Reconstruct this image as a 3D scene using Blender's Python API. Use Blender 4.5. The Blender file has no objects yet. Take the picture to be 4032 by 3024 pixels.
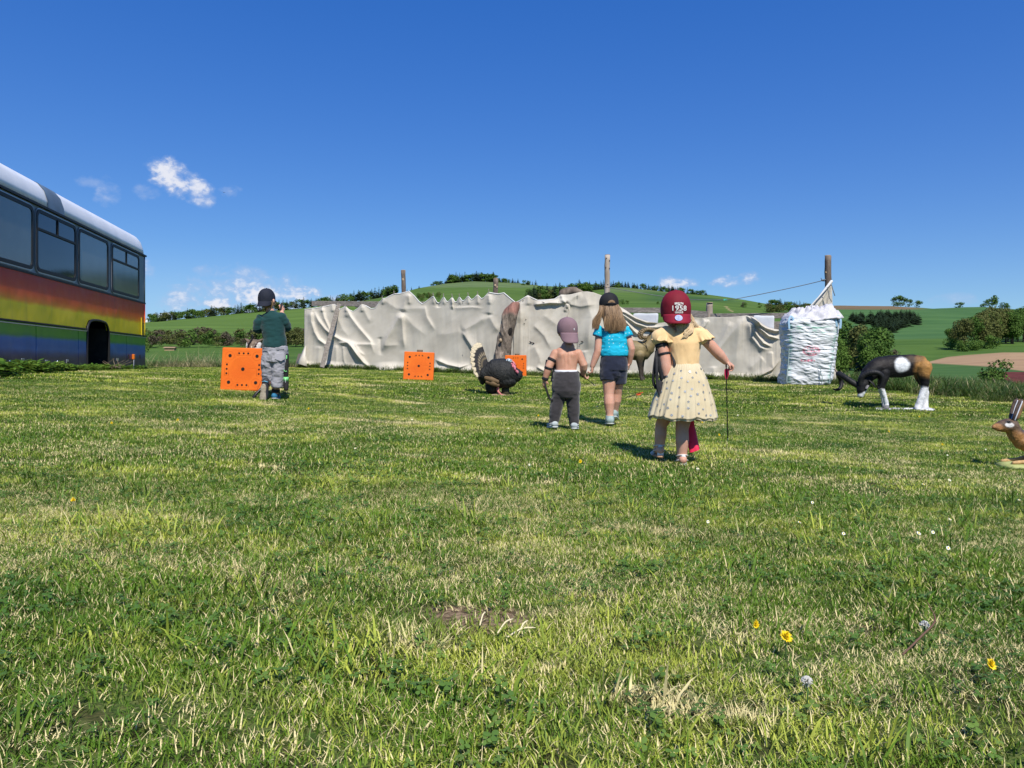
import bpy, bmesh, math, random
import numpy as np
from mathutils import Vector, Matrix

random.seed(7)
RNG = np.random.default_rng(11)
SC = bpy.context.scene
COL = SC.collection
PI = math.pi

# ------------------------------------------------------------------ camera, sky, sun, exposure
F = 2912.0            # focal length in photo pixels (26 mm equivalent on a 4032 px frame)
UC, VH = 2016.0, 1425.0
ZC = 0.585            # eye height above the near lawn
cam_d = bpy.data.cameras.new('camera'); cam_d.lens = 26.0; cam_d.sensor_width = 36.0
cam_d.clip_start = 0.05; cam_d.clip_end = 6000.0; cam_d.shift_y = -87.0/4032.0
cam = bpy.data.objects.new('camera', cam_d); COL.objects.link(cam)
cam.location = (0, 0, ZC); cam.rotation_euler = (math.radians(90), 0, 0)
SC.camera = cam

SUN_EL = math.radians(51.0)
SUN_AZ = math.atan2(0.28, -1.0)        # direction to the sun, x right / y away: behind the camera, a little right
sun_dir = Vector((math.sin(SUN_AZ)*math.cos(SUN_EL), math.cos(SUN_AZ)*math.cos(SUN_EL), math.sin(SUN_EL)))
sd = bpy.data.lights.new('sun', 'SUN'); sd.energy = 4.4; sd.angle = math.radians(0.53); sd.color = (1.0, 0.955, 0.88)
sun = bpy.data.objects.new('sun', sd); COL.objects.link(sun)
sun.rotation_euler = sun_dir.to_track_quat('Z', 'Y').to_euler(); sun.location = (8, -20, 30)

SC.view_settings.view_transform = 'Standard'; SC.view_settings.look = 'None'
SC.view_settings.exposure = 0.30; SC.view_settings.gamma = 1.0; SC.view_settings.use_curve_mapping = False
SC.cycles.max_bounces = 6; SC.cycles.diffuse_bounces = 3; SC.cycles.glossy_bounces = 3
SC.cycles.transmission_bounces = 4; SC.cycles.transparent_max_bounces = 8
SC.cycles.caustics_reflective = False; SC.cycles.caustics_refractive = False

world = bpy.data.worlds.new('World'); SC.world = world; world.use_nodes = True

class NT:
    """tiny node-tree helper"""
    def __init__(s, tree): s.t = tree; s.n = tree.nodes; s.l = tree.links
    def new(s, typ, **kw):
        n = s.n.new(typ)
        for k, v in kw.items(): setattr(n, k, v)
        return n
    def put(s, sock, val):
        if hasattr(val, 'is_output') or isinstance(val, bpy.types.NodeSocket): s.l.new(val, sock)
        else: sock.default_value = val
    def math(s, op, a, b=0.0, c=None, clamp=False):
        n = s.n.new('ShaderNodeMath'); n.operation = op; n.use_clamp = clamp
        s.put(n.inputs[0], a); s.put(n.inputs[1], b)
        if c is not None: s.put(n.inputs[2], c)
        return n.outputs[0]
    def mix(s, fac, a, b, blend='MIX'):
        n = s.n.new('ShaderNodeMix'); n.data_type = 'RGBA'; n.blend_type = blend
        s.put(n.inputs[0], fac); s.put(n.inputs[6], a); s.put(n.inputs[7], b)
        return n.outputs[2]
    def noise(s, vec, scale, detail=4, rough=0.55, dist=0.0):
        n = s.n.new('ShaderNodeTexNoise'); n.inputs['Scale'].default_value = scale
        n.inputs['Detail'].default_value = detail; n.inputs['Roughness'].default_value = rough
        n.inputs['Distortion'].default_value = dist
        if vec is not None: s.l.new(vec, n.inputs['Vector'])
        return n.outputs[0]
    def ramp(s, fac, lo, hi, smooth=True):
        n = s.n.new('ShaderNodeMapRange'); n.interpolation_type = 'SMOOTHSTEP' if smooth else 'LINEAR'
        s.put(n.inputs[0], fac); n.inputs[1].default_value = lo; n.inputs[2].default_value = hi
        return n.outputs[0]
    def scale(s, vec, xyz):
        n = s.n.new('ShaderNodeMapping'); s.l.new(vec, n.inputs['Vector']); n.inputs['Scale'].default_value = xyz
        return n.outputs[0]

def rgba(c): return (c[0], c[1], c[2], 1.0)

def build_world():
    w = NT(world.node_tree); w.n.clear()
    sky = w.new('ShaderNodeTexSky'); sky.sky_type = 'NISHITA'; sky.sun_disc = False
    sky.sun_elevation = SUN_EL; sky.sun_rotation = math.atan2(sun_dir.x, sun_dir.y)
    sky.altitude = 900.0; sky.air_density = 1.0; sky.dust_density = 0.25; sky.ozone_density = 3.2
    tc = w.new('ShaderNodeTexCoord'); sep = w.new('ShaderNodeSeparateXYZ'); w.l.new(tc.outputs['Generated'], sep.inputs[0])
    X, Y, Z = sep.outputs
    az = w.math('MULTIPLY', w.math('ARCTAN2', X, Y), 57.29578)
    el = w.math('MULTIPLY', w.math('ARCSINE', Z), 57.29578)
    cv = w.new('ShaderNodeCombineXYZ'); w.put(cv.inputs[0], w.math('MULTIPLY', az, 0.30)); w.put(cv.inputs[1], w.math('MULTIPLY', el, 0.42))
    n1 = w.noise(cv.outputs[0], 2.2, 9, 0.56, 0.35)
    n2 = w.noise(cv.outputs[0], 6.0, 5, 0.6, 0.2)
    nb = w.math('ADD', w.math('MULTIPLY', w.math('SUBTRACT', n1, 0.5), 3.6), w.math('MULTIPLY', w.math('SUBTRACT', n2, 0.5), 1.2))
    # (azimuth, elevation, half width, half height in degrees, opacity)
    clouds = [(-24.9, 13.0, 1.6, 1.15, 0.95), (-23.6, 12.3, 1.6, 1.0, 0.92), (-22.9, 11.6, 1.0, .7, .7), (-19.8, 5.2, 4.6, 1.6, 0.62), (-20.0, 5.5, 1.6, .9, .8), (-20.9, 12.2, 0.8, 0.42, 0.55), (-28.6, 11.4, 0.85, 1.0, 0.45),
              (-29.8, 11.9, 0.9, 0.4, 0.35), (-26.3, 11.6, 1.0, 0.6, 0.35), (-26.6, 6.3, 0.9, 0.85, 0.75), (-22.6, 6.3, 0.75, 0.6, 0.5),
              (-18.8, 4.9, 3.4, 1.0, 0.98), (-16.0, 5.0, 2.2, 0.75, 0.95), (-21.4, 4.2, 1.5, 0.65, 0.98), (-24.0, 4.3, 1.7, 0.75, 0.7), (-19.5, 6.1, 1.8, 0.9, 0.5),
              (-25.2, 3.05, 1.0, 0.4, 0.85), (-18.2, 3.7, 3.6, 0.9, 0.6), (-14.0, 4.6, 1.3, 0.55, 0.6), (-17.0, 2.7, 4.0, 0.6, 0.6), (-27.0, 2.5, 2.5, 0.7, 0.6), (-23.0, 2.6, 2.0, 0.6, 0.55),
              (12.3, 5.9, 1.75, 0.55, 0.92), (16.2, 5.95, 1.25, 0.5, 0.75), (17.9, 6.15, 1.0, 0.45, 0.7), (31.0, 4.2, 1.6, 0.4, 0.3)]
    dens = 0.0; low = 0.0
    for (a0, e0, ra, re, op) in clouds:
        da = w.math('DIVIDE', w.math('SUBTRACT', az, a0), ra); de = w.math('DIVIDE', w.math('SUBTRACT', el, e0), re)
        r2 = w.math('ADD', w.math('MULTIPLY', da, da), w.math('MULTIPLY', de, de))
        m = w.math('ADD', w.math('SUBTRACT', 1.15, r2), nb)
        m = w.math('MULTIPLY', w.ramp(m, 0.0, 1.5), op)
        m = w.math('MULTIPLY', m, w.ramp(w.math('MULTIPLY', r2, -1.0), -3.2, -1.0))
        dens = w.math('MAXIMUM', dens, m)
    # a cloud is whiter where it is thick, greyer and bluer underneath
    body = w.mix(w.ramp(w.math('ADD', dens, w.math('MULTIPLY', w.math('SUBTRACT', n2, 0.5), 1.3)), 0.25, 1.0), (2.9, 3.6, 5.2, 1), (5.4, 5.5, 6.0, 1))
    hs = w.new('ShaderNodeHueSaturation'); hs.inputs['Saturation'].default_value = 1.38; hs.inputs['Value'].default_value = 1.0
    w.l.new(sky.outputs[0], hs.inputs['Color'])
    sc3 = w.new('ShaderNodeSeparateColor'); w.l.new(hs.outputs[0], sc3.inputs[0]); cc3 = w.new('ShaderNodeCombineColor')
    for k_, (mul, pw) in enumerate(((.853, .63), (.882, .775), (1.858, .53))): w.put(cc3.inputs[k_], w.math('MULTIPLY', w.math('POWER', w.math('MAXIMUM', sc3.outputs[k_], 0.0), pw), mul))
    # thin white veil low over the left-hand horizon
    veil = w.math('MULTIPLY', w.ramp(w.math('MULTIPLY', el, -1.0), -9.0, -1.5), w.ramp(w.math('MULTIPLY', w.math('ABSOLUTE', w.math('ADD', az, 21.0)), -1.0), -15.0, -3.0))
    base = w.mix(w.math('MULTIPLY', veil, 0.38), cc3.outputs[0], (2.5, 3.6, 5.5, 1))
    col = w.mix(dens, base, body)
    bg = w.new('ShaderNodeBackground'); bg.inputs['Strength'].default_value = 0.125
    w.l.new(col, bg.inputs[0])
    out = w.new('ShaderNodeOutputWorld'); w.l.new(bg.outputs[0], out.inputs[0])
build_world()

# ------------------------------------------------------------------ helpers
def P(u, v, y):
    """the point at depth y seen at photo pixel (u, v): used once to survey the place"""
    return np.array([(u-UC)/F*y, y, ZC + (VH-v)/F*y])

def tag(o, label=None, cat=None, group=None, kind=None):
    if label: o['label'] = label
    if cat: o['category'] = cat
    if group: o['group'] = group
    if kind: o['kind'] = kind
    return o

def empty(name, loc, rz=0.0, label=None, cat=None, group=None):
    o = bpy.data.objects.new(name, None); COL.objects.link(o)
    o.location = tuple(float(c) for c in loc); o.rotation_euler = (0, 0, rz); o.empty_display_size = 0.1
    return tag(o, label, cat, group)

def add(name, me, parent=None, m=None, loc=None):
    o = bpy.data.objects.new(name, me); COL.objects.link(o)
    if m is not None:
        me.materials.clear(); me.materials.append(m)
    if parent is not None: o.parent = parent
    if loc is not None: o.location = tuple(float(c) for c in loc)
    return o

def mesh_np(name, V, faces, smooth=True, col=None):
    me = bpy.data.meshes.new(name)
    V = np.asarray(V, dtype=np.float64)
    if isinstance(faces, np.ndarray): faces = faces.tolist()
    me.from_pydata(V.tolist(), [], faces); me.update()
    if smooth: me.polygons.foreach_set('use_smooth', np.ones(len(me.polygons), dtype=bool))
    if col is not None: set_col(me, col)
    return me

def set_col(me, col):
    a = me.color_attributes.get('col') or me.color_attributes.new('col', 'FLOAT_COLOR', 'POINT')
    c = np.ones((len(me.vertices), 4), dtype=np.float32); c[:, :3] = np.asarray(col)[:, :3]
    a.data.foreach_set('color', c.ravel())

def verts(me):
    v = np.empty(len(me.vertices)*3); me.vertices.foreach_get('co', v); return v.reshape(-1, 3)
def norms(me):
    v = np.empty(len(me.vertices)*3, dtype=np.float32); me.vertex_normals.foreach_get('vector', v); return v.reshape(-1, 3).astype(float)
def set_verts(me, V): me.vertices.foreach_set('co', np.asarray(V, dtype=np.float32).ravel()); me.update()

def _hash(ix, iy, iz, seed):
    h = (ix*374761393 + iy*668265263 + iz*2147483647 + seed*144665) & 0xFFFFFFFF
    h = ((h ^ (h >> 13))*1274126177) & 0xFFFFFFFF
    h = h ^ (h >> 16)
    return (h & 0xFFFF)/65535.0
def vnoise(p, seed=0):
    """value noise -1..1 on an N x 3 array"""
    p = np.asarray(p, dtype=float); i = np.floor(p).astype(np.int64); f = p - i; f = f*f*(3-2*f)
    out = 0
    for dx in (0, 1):
        for dy in (0, 1):
            for dz in (0, 1):
                wgt = (f[:, 0] if dx else 1-f[:, 0])*(f[:, 1] if dy else 1-f[:, 1])*(f[:, 2] if dz else 1-f[:, 2])
                out = out + wgt*_hash(i[:, 0]+dx, i[:, 1]+dy, i[:, 2]+dz, seed)
    return out*2-1
def fbm(p, octv=4, seed=0):
    s, a, t = 0, 1.0, 0.0
    p = np.asarray(p, dtype=float)
    for k in range(octv):
        s = s + a*vnoise(p*(2.03**k)+k*17.3, seed+k); t += a; a *= 0.5
    return s/t
def sstep(x, a, b):
    t = np.clip((np.asarray(x, dtype=float)-a)/(b-a), 0, 1); return t*t*(3-2*t)

class MB:
    """collects closed shapes, then becomes ONE mesh object"""
    def __init__(s): s.V = []; s.Fc = []; s.n = 0
    def addvf(s, V, faces):
        V = np.asarray(V, dtype=float)
        s.V.append(V); s.Fc.extend([[i+s.n for i in f] for f in faces]); s.n += len(V); return s
    def box(s, c, size, R=None):
        h = np.array(size)/2.0
        V = np.array([[sx*h[0], sy*h[1], sz*h[2]] for sx in (-1, 1) for sy in (-1, 1) for sz in (-1, 1)])
        if R is not None: V = V @ np.array(R).T
        return s.addvf(V+np.array(c), [[0, 1, 3, 2], [4, 6, 7, 5], [0, 4, 5, 1], [2, 3, 7, 6], [0, 2, 6, 4], [1, 5, 7, 3]])
    def tube(s, pts, rad, n=12, round_ends=True, up=None): return s.addvf(*tube(pts, rad, n, round_ends, up))
    def ell(s, c, r, R=None, n=16): return s.addvf(*ellipsoid(c, r, R, n))
    def bar(s, a, b, w, h, up=(0, 0, 1)):
        a = np.array(a, float); b = np.array(b, float); d = b-a; L = np.linalg.norm(d); d /= L
        up = np.array(up, float); x = np.cross(d, up)
        if np.linalg.norm(x) < 1e-4: x = np.cross(d, (1, 0, 0))
        x /= np.linalg.norm(x); z = np.cross(x, d)
        return s.box((a+b)/2, (w, L, h), np.stack([x, d, z], axis=1))
    def mesh(s, name='m', smooth=True, bevel=0.0):
        me = mesh_np(name, np.concatenate(s.V), s.Fc, smooth)
        if bevel > 0:
            bm = bmesh.new(); bm.from_mesh(me)
            es = [e for e in bm.edges if len(e.link_faces) == 2 and e.calc_face_angle(0) > 0.6]
            bmesh.ops.bevel(bm, geom=es, offset=bevel, segments=2, affect='EDGES', profile=0.6)
            bm.to_mesh(me); bm.free()
        return me
    def build(s, name, m, parent=None, smooth=True, bevel=0.0, loc=None):
        return add(name, s.mesh(name, smooth, bevel), parent, m, loc)

def tube(pts, rad, n=12, round_ends=True, up=None):
    """swept tube; rad is a number, a list, or a list of (rx, ry)"""
    pts = np.array(pts, float); m = len(pts)
    R = np.array([(r, r) if np.isscalar(r) else r for r in (rad if hasattr(rad, '__len__') else [rad]*m)], float)
    T = np.gradient(pts, axis=0); T /= np.linalg.norm(T, axis=1)[:, None]+1e-12
    a = np.array(up if up is not None else ((0, 0, 1) if abs(T[0][2]) < 0.9 else (0, 1, 0)), float)
    frames = []
    for t in T:
        x = np.cross(a, t); x /= np.linalg.norm(x)+1e-12; yv = np.cross(t, x); frames.append((x, yv))
        if up is None: a = yv
    rings = []
    if round_ends:
        for k in (0.97, 0.72, 0.38):
            rings.append((pts[0]-T[0]*R[0].mean()*k, R[0]*math.sqrt(1-k*k), frames[0]))
    for p, r, f in zip(pts, R, frames): rings.append((p, r, f))
    if round_ends:
        for k in (0.38, 0.72, 0.97):
            rings.append((pts[-1]+T[-1]*R[-1].mean()*k, R[-1]*math.sqrt(1-k*k), frames[-1]))
    th = np.linspace(0, 2*PI, n, endpoint=False)
    V = np.concatenate([c + np.cos(th)[:, None]*r[0]*f[0] + np.sin(th)[:, None]*r[1]*f[1] for c, r, f in rings])
    faces = []
    for k in range(len(rings)-1):
        for i in range(n):
            j = (i+1) % n; faces.append([k*n+i, k*n+j, (k+1)*n+j, (k+1)*n+i])
    faces.append(list(range(n))[::-1]); faces.append([(len(rings)-1)*n+i for i in range(n)])
    return V, faces

def ellipsoid(c, r, R=None, n=16):
    V = [[0, 0, -1]]; m = max(6, n//2)
    for k in range(1, m):
        a = -PI/2+PI*k/m
        for i in range(n): V.append([math.cos(a)*math.cos(2*PI*i/n), math.cos(a)*math.sin(2*PI*i/n), math.sin(a)])
    V.append([0, 0, 1]); V = np.array(V)*np.array(r)
    if R is not None: V = V @ np.array(R).T
    fc = [[0, 1+(i+1) % n, 1+i] for i in range(n)]
    for k in range(m-2):
        for i in range(n):
            j = (i+1) % n; fc.append([1+k*n+i, 1+k*n+j, 1+(k+1)*n+j, 1+(k+1)*n+i])
    L = len(V)-1; b = 1+(m-2)*n
    fc += [[L, b+i, b+(i+1) % n] for i in range(n)]
    return V+np.array(c), fc

def rotm(ax, deg): return np.array(Matrix.Rotation(math.radians(deg), 3, ax))

def interp(pts, n):
    """Catmull-Rom resample of a polyline"""
    p = np.array(pts, float); p = np.vstack([2*p[0]-p[1], p, 2*p[-1]-p[-2]]); out = []
    segs = len(p)-3
    for t in np.linspace(0, segs-1e-6, n):
        i = int(t); f = t-i; a, b, c, d = p[i:i+4]
        out.append(0.5*((2*b)+(-a+c)*f+(2*a-5*b+4*c-d)*f*f+(-a+3*b-3*c+d)*f**3))
    return np.array(out)

def fuse(mb, voxel, smooth=4, decimate=None):
    """union of overlapping closed shapes as one continuous skin"""
    me = mb.mesh('fuse_src'); o = bpy.data.objects.new('fuse_src', me); COL.objects.link(o)
    r = o.modifiers.new('r', 'REMESH'); r.mode = 'VOXEL'; r.voxel_size = voxel; r.use_smooth_shade = True
    if smooth:
        s = o.modifiers.new('s', 'SMOOTH'); s.factor = 0.5; s.iterations = smooth
    dg = bpy.context.evaluated_depsgraph_get(); dg.update()
    res = bpy.data.meshes.new_from_object(o.evaluated_get(dg))
    bpy.data.objects.remove(o); bpy.data.meshes.remove(me)
    res.polygons.foreach_set('use_smooth', np.ones(len(res.polygons), dtype=bool))
    return res

def wrinkle(me, amp, scale, stretch=(1, 1, 1), seed=0, octv=3, mask=None, ridged=False):
    V = verts(me); N = norms(me)
    n = fbm(V*np.array(stretch)*scale, octv, seed)
    if ridged: n = 1-2*np.abs(n)
    d = amp*n
    if mask is not None: d = d*mask(V)
    set_verts(me, V+N*d[:, None]); return me

# ------------------------------------------------------------------ materials
def mat(name, col, rough=0.7, col2=None, nscale=6.0, contrast=(0.35, 0.65), bump=0.0, bscale=60.0, metallic=0.0, spec=0.35,
        vcol=False, stretch=None, trans=0.0, sss=0.0, sheen=0.0, coat=0.0, detail=5):
    m = bpy.data.materials.new(name); m.use_nodes = True
    w = NT(m.node_tree); w.n.clear()
    out = w.new('ShaderNodeOutputMaterial'); b = w.new('ShaderNodeBsdfPrincipled')
    tc = w.new('ShaderNodeTexCoord'); vec = tc.outputs['Object']
    if stretch: vec = w.scale(vec, stretch)
    if vcol:
        at = w.new('ShaderNodeAttribute'); at.attribute_name = 'col'; c = at.outputs['Color']
        n = w.noise(vec, nscale, detail); c = w.mix(1.0, c, w.mix(w.ramp(n, 0.3, 0.7), (0.80, 0.80, 0.80, 1), (1.10, 1.10, 1.10, 1)), 'MULTIPLY')
    elif col2 is not None:
        n = w.noise(vec, nscale, detail); c = w.mix(w.ramp(n, *contrast), rgba(col), rgba(col2))
    else: c = rgba(col)
    w.put(b.inputs['Base Color'], c)
    b.inputs['Roughness'].default_value = rough; b.inputs['Metallic'].default_value = metallic
    b.inputs['Specular IOR Level'].default_value = spec
    if coat: b.inputs['Coat Weight'].default_value = coat; b.inputs['Coat Roughness'].default_value = 0.08
    if sheen: b.inputs['Sheen Weight'].default_value = sheen
    if sss:
        b.inputs['Subsurface Weight'].default_value = sss; b.inputs['Subsurface Radius'].default_value = (0.012, 0.005, 0.003)
        b.inputs['Subsurface Scale'].default_value = 1.0
    if bump:
        bn = w.new('ShaderNodeBump'); bn.inputs['Strength'].default_value = bump; bn.inputs['Distance'].default_value = 0.01
        w.l.new(w.noise(vec, bscale, 4, 0.6), bn.inputs['Height']); w.l.new(bn.outputs[0], b.inputs['Normal'])
    sh = b.outputs[0]
    if trans:
        t = w.new('ShaderNodeBsdfTranslucent'); w.put(t.inputs[0], c)
        ms = w.new('ShaderNodeMixShader'); ms.inputs[0].default_value = trans
        w.l.new(sh, ms.inputs[1]); w.l.new(t.outputs[0], ms.inputs[2]); sh = ms.outputs[0]
    w.l.new(sh, out.inputs[0])
    return m
# ------------------------------------------------------------------ ground and hills: one sheet to the horizon
CTRL = [(0.97, 4.3, -.004), (0.92, 6.7, -.01), (0.43, 5.95, .03), (-2.54, 7.9, .165), (-3.1, 8.6, .245), (-1.64, 13.05, .26), (0.1, 16, .265),
        (-.25, 10.8, .10), (5.36, 13.2, .185), (2.5, 14, .225), (5.36, 10.1, -.07), (3.4, 5, -.145), (-8.29, 16.7, .41), (-6.98, 10.08, .42),
        (-5.8, 20.5, .42), (.2, 17.3, .26), (5.4, 14.7, .17), (0, 0, 0), (0, 2, 0), (-3, 0, .06), (3, 0, -.06), (-2.5, 3.2, .08), (2.5, 3, -.07),
        (-13, 8, .5), (-13, 20, .45), (8, 4, -.3), (9, 11, -.12), (8.3, 14.5, .03), (0, 26, .2), (-9, 25, .36), (-4.5, 5.5, .2), (8, 24, 0),
        (-8, -6, .2), (8, -6, -.3), (0, -8, 0), (-12, 0, .4), (12, 0, -.45), (13, 12, -.3), (-20, 12, .5), (16, 24, -.2), (-16, 28, .3)]
_c = np.array(CTRL, float); _xy = _c[:, :2]
def _k(a, b):
    d = np.sqrt(((a[:, None, :]-b[None, :, :])**2).sum(-1)+1e-9); return d
_w = np.linalg.solve(_k(_xy, _xy)+np.eye(len(_c))*0.05, _c[:, 2]-_c[:, 2].mean())
def gz0(x, y):
    x = np.atleast_1d(np.asarray(x, float)); y = np.atleast_1d(np.asarray(y, float))
    out = np.empty(len(x))
    for i in range(0, len(x), 20000):
        out[i:i+20000] = _k(np.stack([x[i:i+20000], y[i:i+20000]], 1), _xy) @ _w + _c[:, 2].mean()
    return out

UK = [-1500, 0, 600, 900, 1205, 1403, 1508, 1641, 1763, 1865, 1946, 2044, 2129, 2272, 2413, 2616, 2788, 2888, 3023, 3278, 3511, 3603, 3674, 3868, 3978, 4300, 5500]
def row(pts):
    p = np.array(pts, float); return np.interp(UK, p[:, 0], p[:, 1])
R850 = row([(-1500, 1300), (0, 1285), (600, 1267), (695, 1258), (843, 1244), (1013, 1230), (1205, 1210), (1403, 1186), (1508, 1174), (1641, 1166), (1865, 1152), (2129, 1160), (2413, 1165), (2788, 1180), (3023, 1205), (3278, 1226), (4032, 1236)])
R1100 = row([(-1500, 1310), (0, 1300), (1013, 1245), (1403, 1196), (1508, 1170), (1641, 1136), (1763, 1115), (1865, 1106), (1946, 1109), (2044, 1115), (2129, 1126), (2272, 1132), (2413, 1129), (2616, 1147), (2788, 1160), (2888, 1174), (3023, 1197), (3278, 1204), (3511, 1206), (3603, 1210), (3674, 1215), (3868, 1207), (3978, 1216), (4300, 1222), (5500, 1240)])
ROWS = [(40, row([(0, 1462), (1200, 1470), (2000, 1530), (3200, 1600), (4032, 1600)])),
        (75, row([(0, 1450), (1200, 1452), (2000, 1520), (3200, 1580), (4032, 1570)])),
        (120, row([(0, 1428), (1200, 1428), (3200, 1525), (4032, 1515)])),
        (200, row([(0, 1395), (1200, 1395), (3200, 1478), (3700, 1466), (4032, 1462)])),
        (300, row([(0, 1352), (1200, 1350), (3200, 1412), (3500, 1400), (3655, 1420), (4032, 1388)])),
        (380, row([(0, 1335), (1200, 1332), (2400, 1330), (3200, 1380), (3500, 1372), (4032, 1372)])),
        (600, row([(0, 1292), (1200, 1268), (1900, 1225), (2600, 1225), (3000, 1275), (3400, 1318), (4032, 1305)])),
        (850, R850), (1100, R1100), (1500, R1100+35), (2400, R1100+85), (4000, R1100+125)]
_ry = np.array([r[0] for r in ROWS], float); _rz = np.stack([ZC+(VH-r[1])/F*r[0] for r in ROWS])
def terr(u, y):
    """height of the land beyond the field for photo column u and depth y"""
    u = np.clip(np.asarray(u, float), -1400, 5400); y = np.asarray(y, float)
    ly = np.log(np.clip(y, 40, 3990)); lr = np.log(_ry)
    k = np.clip(np.searchsorted(lr, ly)-1, 0, len(lr)-2)
    t = (np.exp(ly)-_ry[k])/(_ry[k+1]-_ry[k])
    zs = np.stack([np.interp(u, UK, _rz[j]) for j in range(len(ROWS))])
    idx = np.arange(len(u))
    p1 = zs[k, idx]; p2 = zs[k+1, idx]
    k0 = np.maximum(k-1, 0); k3 = np.minimum(k+2, len(lr)-1)
    h = _ry[k+1]-_ry[k]
    m1 = np.where(k > 0, (p2-zs[k0, idx])/(_ry[k+1]-_ry[k0]), (p2-p1)/h)*h
    m2 = np.where(k+2 < len(lr), (zs[k3, idx]-p1)/(_ry[k3]-_ry[k]), (p2-p1)/h)*h
    crest = (_ry[k+1] == 1100) | (_ry[k] == 1100)
    m1 = np.where(crest, (p2-p1), m1); m2 = np.where(crest, (p2-p1), m2)
    t2, t3 = t*t, t*t*t
    return (2*t3-3*t2+1)*p1+(t3-2*t2+t)*m1+(-2*t3+3*t2)*p2+(t3-t2)*m2
def edge_y(u): return np.interp(u, [600, 1200, 2000, 3100, 3500, 4032], [25, 25.5, 26, 20, 15.5, 14.5])
def ground_z(x, y):
    x = np.atleast_1d(np.asarray(x, float)); y = np.atleast_1d(np.asarray(y, float))
    r = np.hypot(x, y); th = np.arctan2(x, y); lim = math.radians(60)
    thc = np.clip(th, -lim, lim); u = UC+F*np.tan(thc); dep = np.maximum(r*np.cos(thc), 0.01)
    z = terr(u, dep); zo = terr(UC+F*np.tan(-thc), dep)
    wb = 0.5*np.clip((np.abs(th)-lim)/(PI-lim), 0, 1); z = z*(1-wb)+zo*wb
    e = edge_y(u); e = e+(np.abs(th) > lim)*20*np.clip((np.abs(th)-lim)/0.5, 0, 1)
    f = sstep(dep, e, e+16)
    zl = gz0(np.clip(x, -30, 30), np.clip(y, -30, 34))
    return zl*(1-f)+z*f
def gz(x, y): return float(ground_z([x], [y])[0])
def micro(x, y):
    p = np.stack([x, y, x*0], 1)
    return 0.012*fbm(p*1.7, 3, 5)*np.clip(1-np.hypot(x, y)/40, 0, 1)
def solve_y(u, v, lo=60, hi=1100):
    ys = np.geomspace(lo, hi, 400); z = terr(np.full(400, float(u)), ys); vv = VH-(z-ZC)*F/ys
    k = np.where(vv <= v)[0]
    return float(ys[k[0]]) if len(k) else hi

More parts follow.
